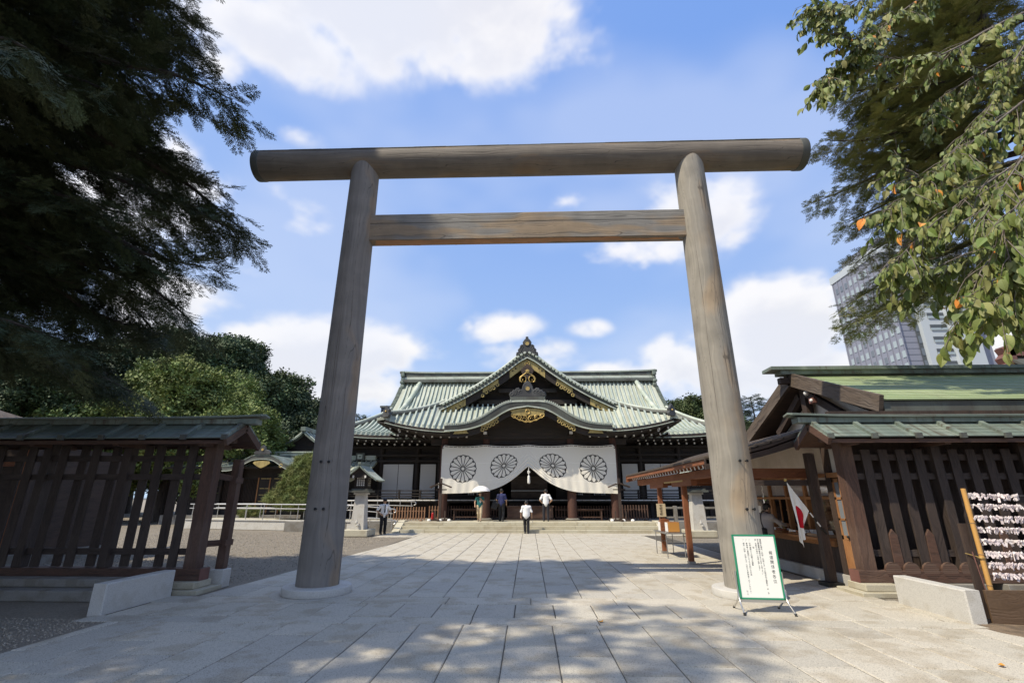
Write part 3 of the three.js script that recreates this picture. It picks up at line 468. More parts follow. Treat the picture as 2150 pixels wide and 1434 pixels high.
  for (const s of [-1, 1]) for (const [a, b] of [[10.25, 9.2], [9.16, 8.12], [7.6, 6.52]]) wpart('white_blind', sheet(6, 6, (u, v) => [s * mix(a, b, u), mix(1.75, 4.02, v), -34.93 + 0.004 * Math.sin(v * 40), s * mix(a, b, u), mix(1.75, 4.02, v)], 0.012), M.blindMat, P);
  wpart('veranda_edge', slab(-13, 13, 1.58, 1.66, -33.35, -33.9), M.timberHall, P);
  const edge = wpart('board_ends', [slab(-13, -0.02, 1.585, 1.655, -33.34, -33.349)], M.whitePaint, P); wpart('board_ends', [slab(0.02, 13, 1.585, 1.655, -33.34, -33.349)], M.whitePaint, P);
  for (let k = -26; k <= 26; k++) wpart('board_joint', slab(k * 0.5 - 0.006, k * 0.5 + 0.006, 1.58, 1.66, -33.33, -33.345), M.timberHall, edge);
  for (const s of [-1, 1]) {
    for (const y of [1.86, 2.02, 2.22]) wpart('veranda_rail', [slab(s * 5.6, s * 13, y - 0.035, y + 0.035, -33.5, -33.58)], M.timberHall, P);
    for (let x = 5.8; x < 13; x += 1.42) wpart('veranda_post', [slab(s * x - 0.05, s * x + 0.05, 1.66, 2.28, -33.48, -33.6), slab(s * x - 0.075, s * x + 0.075, 2.06, 2.12, -33.46, -33.62)], M.timberHall, P);
    for (let x = 6.2; x < 13; x += 1.9) wpart('floor_post', slab(s * x - 0.1, s * x + 0.1, 0.5, 1.5, -33.7, -33.9), M.timberHall, P);
    wpart('under_boards', slab(s * 5.4, s * 13, 0.5, 1.46, -34.5, -34.6, { grain: 1 }), M.timberHall, P);
  }
  // inner sanctuary steps, lattices and paper windows seen below the curtain
  wpart('inner_steps', [slab(-1.3, 1.35, 0.5, 1.0, -33.3, -34.4), slab(-1.3, 1.35, 1.0, 1.45, -33.6, -34.6)], M.timberDark, P);
  wpart('inner_blind', slab(-1.2, 1.3, 1.75, 2.2, -34.4, -34.44), M.shingle, P); wpart('inner_blind_edge', slab(-1.2, 1.3, 2.2, 2.26, -34.38, -34.45), M.whitePaint, P);
  wpart('inner_blind', slab(-1.2, 1.3, 2.3, 3.2, -34.9, -34.94), M.shingle, P);
  for (const [x, n] of [[-4.2, 3], [-3.6, 3], [2.95, 3], [3.3, 3], [4.5, 3], [4.85, 3]]) { const w = wpart('paper_window', slab(x, x + 0.42, 1.95, 2.6, -34.96, -35.0), M.blindMat, P); for (let k = 1; k < 4; k++) wpart('muntin', slab(x + 0.105 * k - 0.012, x + 0.105 * k + 0.012, 1.95, 2.6, -34.93, -34.96), M.timberHall, w); for (let k = 1; k < 4; k++) wpart('muntin', slab(x, x + 0.42, 1.95 + 0.16 * k - 0.012, 1.95 + 0.16 * k + 0.012, -34.925, -34.945), M.timberHall, w); }

  // --- porch roof: big front gable with a skirt and a curved porch gable (karahafu)
  const gp = spline([[0, 11.02], [0.54, 10.70], [1.49, 9.95], [2.74, 9.06], [3.98, 8.30], [5.2, 7.66], [5.65, 7.44], [6.42, 7.08], [7.6, 6.66], [8.55, 6.42], [9.1, 6.33]]);
  const zEave = -28.8, zG = -31.0, hipX = 5.6, cornX = 8.55;
  const frontZ = (x) => Math.abs(x) < hipX ? zG + 0.2 : mix(zG + 0.2, zEave, clamp((Math.abs(x) - hipX) / (cornX - hipX)));
  const porch = wpart('porch_roof', sheet(60, 6, (u, v) => { const x = mix(-9.1, 9.1, u); return [x, gp(Math.abs(x)), mix(frontZ(x), -39.5, v), mix(frontZ(x), -39.5, v), x]; }, 0.16), M.copper, P);
  const eaveY = (x) => 5.66 + 0.56 * Math.pow(clamp((Math.abs(x) - 4.4) / 4.15), 2.1);
  const skirtY = (x, v) => { const ax = Math.abs(x), top = ax < hipX ? 7.40 : gp(ax) + 0.02; const d = ax < hipX ? v : v; return mix(top, eaveY(x), Math.pow(v, 0.86)); };
  const skirtZ = (x, v) => mix(frontZ(x) - (Math.abs(x) < hipX ? 0.3 : 0), zEave, v);
  const kt = spline([[0, 7.30], [0.97, 7.27], [1.5, 7.12], [2.0, 6.83], [2.5, 6.50], [3.0, 6.23], [3.5, 6.05], [4.2, 5.93], [4.95, 5.90]]), kb = spline([[0, 6.92], [0.97, 6.76], [1.5, 6.52], [1.94, 6.24], [2.5, 5.92], [3.07, 5.70], [3.8, 5.54], [4.95, 5.47]]);
  const vEnd = (x) => { const ax = Math.abs(x); if (ax > 4.95) return 1; let v = 1; while (v > 0.05 && skirtY(x, v) < kt(ax) + 0.01) v -= 0.02; return v; };   // the skirt stops on the curved porch gable
  for (const s of [-1, 1]) wpart('skirt_roof', sheet(40, 8, (u, v) => { const x = s * mix(1.4, cornX, u), w = v * vEnd(x); return [x, skirtY(x, w), skirtZ(x, w)]; }, 0.1), M.copper, porch);
  wpart('arch_infill', sheet(24, 1, (u, v) => { const x = mix(-4.7, 4.7, u); return [x, mix(5.2, Math.min(kb(Math.abs(x)) + 0.2, kt(Math.abs(x)) - 0.12), v), -30.05]; }, 0.06), M.timberHall, P);
  for (let k = -25; k <= 25; k++) { const x = k * step + 0.1, ax = Math.abs(x); if (ax < 2.2 || ax > 8.3) continue; const pts = []; const ve = vEnd(x); if (ve < 0.1) continue; for (let i = 0; i <= 4; i++) { const v = i / 4 * (ve > 0.99 ? 1.03 : ve); pts.push([x, skirtY(x, Math.min(v, 1)) + 0.025 - Math.max(0, v - 1) * 0.3, skirtZ(x, v)]); } wpart('roof_batten', ribShape(pts, 0.07), M.copperRib, porch); }
  const pe = (y0, y1, z, mat, name, th) => { for (const s of [-1, 1]) wpart(name, sheet(30, 1, (u, v) => { const x = s * mix(4.6, cornX + 0.05, u); return [x, eaveY(x) + mix(y0, y1, v), z - 0.02 * u]; }, th), mat, porch); };
  pe(-0.16, -0.03, zEave + 0.06, M.timberHall, 'porch_fascia', 0.08); pe(-0.20, -0.16, zEave + 0.09, M.copperPale, 'porch_eave_lip', 0.12);
  for (const s of [-1, 1]) wpart('corner_soffit', [sheet(10, 4, (u, v) => { const x = s * mix(4.0, cornX - 0.05, u); return [x, eaveY(x) - 0.2 - 0.2 * v, mix(zEave, -31.5, v)]; }, 0.08), sheet(2, 6, (u, v) => { const z = mix(zEave, -34, v); return [s * mix(7.6, 9.05, u), 5.9 + 0.25 * u - 0.2 * v, z]; }, 0.08)], M.timberHall, porch);
  for (const s of [-1, 1]) for (let k = 0; k < 10; k++) { const x = s * (3.55 + k * 0.53); rafters(x, eaveY(x) * 0.55 + 5.48 * 0.45 - 0.12, -29.12); rafters(x + s * 0.2, eaveY(x) * 0.3 + 5.48 * 0.7 - 0.22, -29.75); }
  for (const s of [-1, 1]) {   // corner rafters and hip ridges of the porch
    const c = wpart('corner_rafter', bar([s * 6.6, 5.35, -30.9], [s * 7.75, 5.62, -29.25], 0.14, 0.2), M.timberHall, P); wpart('painted_end', bar([s * 7.75, 5.62, -29.25], [s * 7.76, 5.623, -29.235], 0.14, 0.2), M.whitePaint, c);
    const hp = []; for (let i = 0; i <= 10; i++) { const ax = mix(5.35, 8.5, i / 10); hp.push([s * ax, gp(ax) + 0.06 + 0.10 * Math.pow(i / 10, 4), frontZ(ax) - 0.05]); }
    const h = wpart('porch_hip_ridge', limb(hp, [0.14, 0.15], 6, 2), M.copperDark, porch); wpart('hip_ridge_cap', limb(hp.map(([x, y, z]) => [x, y + 0.15, z]), [0.085, 0.085], 8, 2), M.copperPale, h);
    const o = wpart('corner_ornament', plate(mirrored([[0, 0.62], [0.08, 0.55], [0.14, 0.42], [0.24, 0.36], [0.2, 0.22], [0.26, 0.08], [0.2, -0.05]]), 0.16, 0.02).rotateY(s * 0.5).translate(s * 8.45, gp(8.5) + 0.0, zEave - 0.02), M.carved, porch);
    wpart('ornament_boss', new THREE.SphereGeometry(0.06, 10, 8).translate(s * 8.53, gp(8.5) + 0.28, zEave + 0.16), M.gold, o);
  }
  // bargeboards: copper roll, row of tile ends, dark band, pale strip, board
  const off = (x, d) => { const e = 0.01, m = (gp(x + e) - gp(Math.max(0, x - e))) / (x < e ? x + e : 2 * e), l = Math.hypot(1, m); return [x + (m / l) * d * (x > 0.12 ? 1 : x / 0.12), gp(x) - d / (x > 0.3 ? l ** -1 * l * l : 1.25)]; };
  const band = (x0, x1, d0, d1, z, th, n = 40) => (s) => sheet(n, 1, (u, v) => { const x = mix(x0, x1, u), y = gp(x) - mix(d0, d1, v) * (1 + 0.35 * (1 - clamp(x / 6))); return [s * x, y, z, s * x, y]; }, th);
  for (const s of [-1, 1]) {
    const rl = []; for (let i = 0; i <= 16; i++) { const x = 5.75 * i / 16; rl.push([s * x, gp(x) + 0.05, zG + 0.28]); }
    wpart('verge_roll', limb(rl, [0.075, 0.075], 8, 3), M.copperPale, porch);
    const bb = wpart('bargeboard', band(0, 5.6, 0.36, 0.80, zG + 0.30, 0.14)(s), M.timberHall, porch);
    wpart('dark_band', band(0, 5.7, 0.17, 0.36, zG + 0.46, 0.28)(s), M.copperDark, porch);
    wpart('pale_strip', band(0, 5.6, 0.325, 0.39, zG + 0.50, 0.06)(s), M.copperPale, porch);
    for (let i = 0; i < 25; i++) { const x = 0.16 + i * 0.218, m = (gp(x + 0.05) - gp(x - 0.05)) / 0.1; wpart('verge_tile', box(0.17, 0.13, 0.2, 0, 0, 0, { r: 0.02 }).rotateZ(s * Math.atan(m)).translate(s * x, gp(x) - 0.075 * (1.3 - 0.05 * x), zG + 0.50), M.copperPale, porch); }
    // gilt fittings along the board
    const fit = (x0, x1, d0, d1, tip) => { const pts = [], n = 10; for (let i = 0; i <= n; i++) { const x = mix(x0, x1, i / n); pts.push([s * x, gp(x) - d0 * (1 + 0.35 * (1 - x / 6))]); } const m = (x0 + x1) / 2; for (let i = n; i >= 0; i--) { const x = mix(x0, x1, i / n), w = tip ? Math.abs(i / n - 0.5) < 0.2 ? 1.12 : 1 : 1; pts.push([s * x, gp(x) - d1 * w * (1 + 0.35 * (1 - x / 6))]); } if (s < 0) pts.reverse(); return plate(pts, 0.02, 0.006).translate(0, 0, zG + 0.305); };
    wpart('gilt_fitting', fit(0.02, 1.15, 0.40, 0.80), M.goldDull, bb); wpart('gilt_fitting', fit(4.0, 5.5, 0.40, 0.78), M.goldDull, bb);
    const mid = wpart('gilt_fitting', fit(1.9, 2.9, 0.40, 0.62), M.goldDull, bb);
    for (let k = 0; k < 5; k++) { const x = 1.95 + k * 0.24, y = gp(x) - 0.86 - 0.05 * Math.sin(k * 2); wpart('gilt_blossom', new THREE.TorusGeometry(0.085, 0.035, 6, 12).translate(s * x, y, zG + 0.33), M.goldDull, mid); }
    for (const x of [0.75, 0.95, 4.35, 4.6]) wpart('fitting_stud', new THREE.CylinderGeometry(0.05, 0.05, 0.03, 8).rotateX(Math.PI / 2).translate(s * x, gp(x) - 0.72, zG + 0.34), M.timberHall, bb);
  }
  wpart('gable_infill', plate([[0, 10.3], [1.5, 9.1], [3, 8.1], [5.2, 7.1], [5.2, 6.9], [-5.2, 6.9], [-5.2, 7.1], [-3, 8.1], [-1.5, 9.1]], 0.05, 0).translate(0, 0, -31.75), M.timberHall, porch);
  wpart('gable_beams', [slab(-3.2, 3.2, 7.55, 7.85, -31.2, -31.6), slab(-1.9, 1.9, 8.35, 8.6, -31.2, -31.6), slab(-0.16, 0.16, 8.6, 9.9, -31.2, -31.6)], M.timberHall, porch);
  // gable pendant under the peak
  {
    const g = wpart('gable_pendant', plate(mirrored([[0, 10.12], [0.42, 9.72], [0.34, 9.5], [0.1, 9.2], [0, 9.1]]), 0.08, 0.015).translate(0, 0, zG + 0.36), M.timberDark, porch);
    wpart('pendant_boss', [new THREE.CylinderGeometry(0.14, 0.14, 0.08, 6).rotateX(Math.PI / 2).translate(0, 9.6, zG + 0.5), new THREE.SphereGeometry(0.06, 8, 6).translate(0, 9.6, zG + 0.55)], M.gold, g);
    const sc = []; for (const s of [-1, 1]) { const p = []; for (let i = 0; i <= 22; i++) { const a = i / 22, th = a * 7.2 - 0.4, r = 0.30 * (1 - a * 0.78); p.push([s * (0.28 + Math.cos(th) * r * 0.8 - 0.04), 9.05 + Math.sin(th) * r * 1.1, zG + 0.44]); } sc.push(limb(p, [0.05, 0.045, 0.03], 6, 1)); const q = []; for (let i = 0; i <= 10; i++) { const a = i / 10; q.push([s * (0.06 + 0.44 * Math.sin(a * 2.4)), 9.5 - 0.62 * a, zG + 0.44]); } sc.push(limb(q, [0.04, 0.05, 0.03], 6, 1)); }
    wpart('gilt_scroll', sc, M.gold, g);
    wpart('pendant_medallion', new THREE.TorusGeometry(0.15, 0.035, 8, 20).translate(0, 10.13, zG + 0.40), M.goldDull, g); wpart('medallion_centre', new THREE.SphereGeometry(0.055, 10, 8).translate(0, 10.13, zG + 0.40), M.gold, g);
  }
  // carved ornaments: at the peak and over the porch gable
  const carvedCrest = (cx, y, z, k, wing) => {
    const half = [[0, 1.16], [0.06, 1.15], [0.07, 1.02], [0.16, 0.95], [0.27, 0.78], [0.26, 0.56], [0.36, 0.60], [0.46, 0.52], [0.44, 0.38], [0.52, 0.34], [0.60, 0.24], [0.56, 0.10], [0.70, 0.04], [0.72, -0.12], [0.55, -0.14], [0.3, 0.02]];
    const wingHalf = [[0, 0.98], [0.06, 0.97], [0.2, 0.86], [0.3, 0.66], [0.34, 0.45], [0.46, 0.42], [0.58, 0.55], [0.72, 0.52], [0.80, 0.40], [0.92, 0.40], [1.0, 0.28], [1.1, 0.26], [1.18, 0.12], [1.1, 0], [0.4, 0]];
    const c = wpart('carved_crest', [plate(mirrored((wing ? wingHalf : half).map(([a, b]) => [a * k, b * k])), 0.16, 0.03).translate(cx, y, z)], M.carved, porch);
    const reliefs = []; for (const s of [-1, 1]) for (let i = 0; i < 4; i++) { const p = []; for (let j = 0; j <= 10; j++) { const a = j / 10 * 5.2 + i, r = 0.13 * k * (1 - j / 14); p.push([cx + s * ((wing ? 0.45 + i * 0.2 : 0.34 + i * 0.09) * k + Math.cos(a) * r), y + ((wing ? 0.3 - i * 0.04 : 0.42 - i * 0.14) * k) + Math.sin(a) * r, z + 0.19]); } reliefs.push(limb(p, [0.035 * k, 0.02 * k], 5, 1)); }
    wpart('cloud_relief', reliefs, M.carved, c);
    wpart('crest_disc', new THREE.CylinderGeometry(0.15 * k, 0.15 * k, 0.06, 20).rotateX(Math.PI / 2).translate(cx, y + (wing ? 0.52 : 0.68) * k, z + 0.2), M.gold, c);
    wpart('crest_rim', new THREE.TorusGeometry(0.16 * k, 0.03 * k, 6, 20).translate(cx, y + (wing ? 0.52 : 0.68) * k, z + 0.22), M.carved, c);
  };
  carvedCrest(0, 10.86, zG + 0.2, 0.98, false); carvedCrest(0, 7.52, -28.62, 0.92, true);
  wpart('top_ridge', [slab(-0.22, 0.22, 10.98, 11.45, zG + 0.2, -39.5), slab(-0.3, 0.3, 11.45, 11.52, zG + 0.2, -39.5)], M.copperDark, porch);
  // curved porch gable
  const kz = -28.42;
  const kar = wpart('porch_gable', sheet(64, 5, (u, v) => { const x = mix(-4.95, 4.95, u); return [x, kt(Math.abs(x)), mix(kz, -31.2, v)]; }, 0.1), M.copperPale, porch);
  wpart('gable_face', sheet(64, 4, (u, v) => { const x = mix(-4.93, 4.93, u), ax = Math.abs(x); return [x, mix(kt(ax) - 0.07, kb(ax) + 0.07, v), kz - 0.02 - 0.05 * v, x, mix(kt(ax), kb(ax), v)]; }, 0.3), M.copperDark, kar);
  for (const f of [0.33, 0.66]) wpart('face_seam', sheet(64, 1, (u, v) => { const x = mix(-4.9, 4.9, u), ax = Math.abs(x); return [x, mix(kt(ax) - 0.07, kb(ax) + 0.07, f) + v * 0.012, kz - 0.012 - 0.05 * f]; }, 0.03), M.carved, kar);
  wpart('gable_lip', sheet(64, 1, (u, v) => { const x = mix(-4.93, 4.93, u), ax = Math.abs(x); return [x, mix(kb(ax) + 0.065, kb(ax), v), kz - 0.05]; }, 0.2), M.copperPale, kar);
  { const rolls = []; let L = 0, prev = null; for (let i = 0; i <= 900; i++) { const x = -4.9 + 9.8 * i / 900, y = kt(Math.abs(x)); if (prev) L += Math.hypot(x - prev[0], y - prev[1]); prev = [x, y]; if (L > 0.125 && Math.abs(x) > 1.02) { L = 0; rolls.push(rod([x, y + 0.005, kz + 0.03], [x, y + 0.005, kz - 0.75], 0.05, 0.04, 6)); } } wpart('edge_rolls', rolls, M.copperPale, kar).userData.kind = 'stuff'; }
  wpart('crest_block', [slab(-1.05, 1.05, 7.26, 7.56, kz - 0.02, kz - 0.4, { r: 0.02 })], M.copperDark, kar);
  wpart('arch_board', sheet(50, 2, (u, v) => { const x = mix(-4.6, 4.6, u), ax = Math.abs(x); return [x, kb(ax) - mix(0, 0.34, v), kz - 0.28]; }, 0.12), M.timberHall, kar);
  { // gilt pendant under the arch
    const g = wpart('arch_pendant', plate(mirrored([[0, 6.84], [0.5, 6.80], [1.02, 6.70], [0.94, 6.60], [1.0, 6.46], [0.6, 6.42], [0.3, 6.40], [0, 6.42]]), 0.05, 0.012).translate(0, 0, kz - 0.22), M.goldDull, kar);
    const sc = []; for (const s of [-1, 1]) for (const [cx, cy, r0] of [[0.2, 6.2, 0.2], [0.52, 6.28, 0.16], [0.82, 6.34, 0.12]]) { const p = []; for (let i = 0; i <= 20; i++) { const a = i / 20, th = a * 8.2 + 1.2, r = r0 * (1 - a * 0.75); p.push([s * (cx + Math.cos(th) * r), cy + Math.sin(th) * r, kz - 0.16]); } sc.push(limb(p, [0.04, 0.035, 0.025], 6, 1)); }
    const lower = []; for (let i = 0; i <= 16; i++) { const a = (i / 16 - 0.5) * 2; lower.push([a * 0.98, 6.02 + 0.36 * Math.pow(Math.abs(a), 1.6) + 0.03 * Math.cos(a * 18), kz - 0.16]); } sc.push(limb(lower, [0.03, 0.04, 0.03], 6, 1));
    wpart('gilt_scroll', sc, M.gold, g); wpart('pendant_medallion', new THREE.TorusGeometry(0.13, 0.035, 8, 20).translate(0, 6.62, kz - 0.14), M.gold, g);
    for (const s of [-1, 1]) {
      const f = wpart('gilt_fitting', plate([[4.45, 5.60], [3.55, 5.64], [3.62, 5.50], [3.5, 5.40], [4.4, 5.36], [4.32, 5.48]].map(([x, y]) => [s * x, y - 0.02]).sort(() => 0), 0.03, 0.006).translate(0, 0, kz - 0.2), M.goldDull, kar);
      const ff = wpart('gilt_fitting', plate([[1.75, 6.36], [2.1, 6.14], [2.5, 5.92], [2.78, 5.80], [2.74, 5.72], [2.4, 5.86], [2.05, 6.04], [1.72, 6.26]].map(([x, y]) => [s * x, y]), 0.03, 0.006).translate(0, 0, kz - 0.2), M.goldDull, kar);
      for (let k = 0; k < 5; k++) { const x = 1.85 + k * 0.21; wpart('gilt_blossom', new THREE.TorusGeometry(0.085, 0.035, 6, 12).translate(s * x, kb(x) - 0.24 - 0.02 * Math.sin(k * 2.2), kz - 0.2), M.goldDull, ff); }
    }
  }
  // porch posts and beams
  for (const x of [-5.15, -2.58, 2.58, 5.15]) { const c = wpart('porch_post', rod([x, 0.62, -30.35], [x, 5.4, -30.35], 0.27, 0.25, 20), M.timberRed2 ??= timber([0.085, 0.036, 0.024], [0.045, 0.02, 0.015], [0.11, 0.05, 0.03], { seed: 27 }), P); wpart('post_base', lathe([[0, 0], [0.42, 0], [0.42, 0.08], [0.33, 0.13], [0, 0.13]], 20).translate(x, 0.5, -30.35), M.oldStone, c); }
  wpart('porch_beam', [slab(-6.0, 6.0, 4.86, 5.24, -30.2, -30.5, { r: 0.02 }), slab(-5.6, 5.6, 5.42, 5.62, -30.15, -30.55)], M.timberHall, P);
  for (const x of [-3.85, -1.3, 1.3, 3.85]) wpart('frog_leg_strut', tube([[x - 0.36, 5.25, -30.14], [x - 0.22, 5.48, -30.12], [x, 5.56, -30.12], [x + 0.22, 5.48, -30.12], [x + 0.36, 5.25, -30.14]], 0.035, 16, 6), M.timberDark, P);
  for (const x of [-5.15, -2.58, 2.58, 5.15]) { const b = wpart('bracket', [slab(x - 0.3, x + 0.3, 5.24, 5.42, -30.0, -30.6), slab(x - 0.1, x + 0.1, 5.4, 5.56, -29.3, -30.6)], M.timberHall, P); wpart('painted_end', slab(x - 0.1, x + 0.1, 5.4, 5.56, -29.28, -29.299), M.whitePaint, b); }
}
// ---------------------------------------------------------------- white curtain with four flower crests, tied up in the middle
{
  const W = 2048, H = 640, cv = document.createElement('canvas'); cv.width = W; cv.height = H; const c = cv.getContext('2d');
  c.fillStyle = 'rgb(226,221,210)'; c.fillRect(0, 0, W, H);
  const R = rng(6); for (let i = 0; i < 5000; i++) { c.fillStyle = `rgba(${150 + R() * 60 | 0},${140 + R() * 60 | 0},${120 + R() * 50 | 0},0.05)`; c.fillRect(R() * W, R() * H, 6 + R() * 40, 1 + R() * 2); }
  c.strokeStyle = 'rgba(245,242,236,0.9)'; c.lineWidth = 3; for (const y of [0.33, 0.66]) { c.beginPath(); c.moveTo(0, H * y); c.lineTo(W, H * y); c.stroke(); }
  const X = (x) => (x + 5.25) / 10.5 * W, Y = (y) => (4.82 - y) / 3.3 * H, kx = W / 10.5;
  c.strokeStyle = 'rgb(26,24,24)'; c.lineWidth = 8;
  for (const [cx, cy] of [[-3.94, 3.42], [-1.47, 3.42], [1.47, 3.42], [3.88, 3.42]]) {
    const r = 0.76 * kx, r0 = 0.115 * kx, px = X(cx), py = Y(cy);
    c.beginPath(); c.arc(px, py, r0, 0, 7); c.stroke();
    for (let k = 0; k < 16; k++) {
      const a = k * Math.PI / 8 + Math.PI / 16, b = a + Math.PI / 8, ra = r * 0.90;
      c.beginPath(); c.moveTo(px + Math.cos(a) * r0, py + Math.sin(a) * r0); c.lineTo(px + Math.cos(a) * ra, py + Math.sin(a) * ra); c.stroke();
      const m = (a + b) / 2, ex = px + Math.cos(m) * ra * 0.985, ey = py + Math.sin(m) * ra * 0.985, er = ra * Math.sin(Math.PI / 16);
      c.beginPath(); c.arc(ex, ey, er, m - Math.PI / 2, m + Math.PI / 2); c.stroke();
      c.beginPath(); c.arc(px + Math.cos(a) * r * 0.965, py + Math.sin(a) * r * 0.965, er * 0.42, a - 2.0, a + 2.0); c.stroke();
    }
  }
  const map = new THREE.CanvasTexture(cv); map.colorSpace = THREE.SRGBColorSpace; map.flipY = true; map.anisotropy = 8;
  const cloth = new THREE.MeshPhysicalMaterial({ map, roughness: 0.92, sheen: 0.3, transmission: 0.0 });
  const zc = -29.92, top = (x) => 4.76 - 0.085 * Math.sin(Math.PI * ((((x + 5.25) / 2.625) % 1) + 1) % Math.PI) + (Math.abs(x) > 5.15 ? -0.15 : 0);
  const lower = spline([[0, 3.55], [0.25, 3.36], [0.7, 2.98], [1.3, 2.58], [2.0, 2.28], [2.8, 2.10], [3.8, 2.04], [5.25, 2.00]]);
  // gathered folds sweep from the tie at the middle toward the outer lower corner
  const t = thing('shrine_curtain', 'white curtain printed with four black chrysanthemum crests, parted at its centre', 'curtain', [0, 2, zc]);
  for (const s of [-1, 1]) wpart('curtain_panel', sheet(150, 70, (u, v) => {
    const x = s * 5.25 * (1 - u), ax = Math.abs(x), yt = top(x), yb = lower(ax), lift = clamp(1 - (yb - 2.0) / 1.55), y = mix(yt, yb, v);
    const full = 2.0, pull = (yb - 2.0);                 // how much cloth is drawn up here
    const vv = 1 - Math.pow(1 - v, 1), texY = mix(yt, 4.76 - (4.76 - 2.0) * (0.86 + 0.14 * lift), v) - Math.max(0, v - 0.55) * pull * 0.35;
    const gather = Math.pow(v, 2.2) * clamp(pull / 1.2), d = (y - yb);
    const folds = 0.045 * gather * Math.sin(d * 55 / (0.6 + pull)) + 0.02 * Math.sin(ax * 5.5 + v * 3) * v * 0.8 + 0.012 * Math.sin(ax * 13 - v * 4) * v + 0.05 * Math.sin(Math.PI * v) * 0.6;
    return [x, y, zc + folds + 0.16 * gather, (x + 5.25) / 10.5, 1 - (4.82 - texY) / 3.3];
  }, 0.006), cloth, t);
  const cord = []; for (let i = 0; i <= 80; i++) { const x = -5.22 + 10.44 * i / 80; cord.push([x, top(x) + 0.06, zc]); } wpart('hanging_rope', tube(cord, 0.022, 160, 6), M.whitePaint, t);
  for (let i = 0; i < 40; i++) { const x = -5.1 + i * 0.2615; wpart('hanging_loop', box(0.035, 0.1, 0.03, x, top(x) + 0.03, zc, {}), M.whitePaint, t); }
  wpart('rope_shadow_strip', slab(-5.4, 5.4, 4.86, 4.9, -30.05, -30.12), M.timberHall, hall);  // solid dark strip stands in for the shadow above the rope
  const k = thing('curtain_tassel', 'white cord and tassel hanging at the parting of the curtain', 'tassel', [0.02, 2.6, zc + 0.22]);
  part('cord', rod([0, 0.3, 0], [0, 0.98, 0], 0.022), M.whitePaint, k); part('knot', [new THREE.TorusKnotGeometry(0.05, 0.022, 48, 6).translate(0, 0.62, 0)], M.whitePaint, k); part('fringe', lathe([[0, 0.42], [0.05, 0.42], [0.075, 0.36], [0.085, 0.05], [0.07, -0.04], [0, -0.04]], 14), M.whitePaint, k);
}
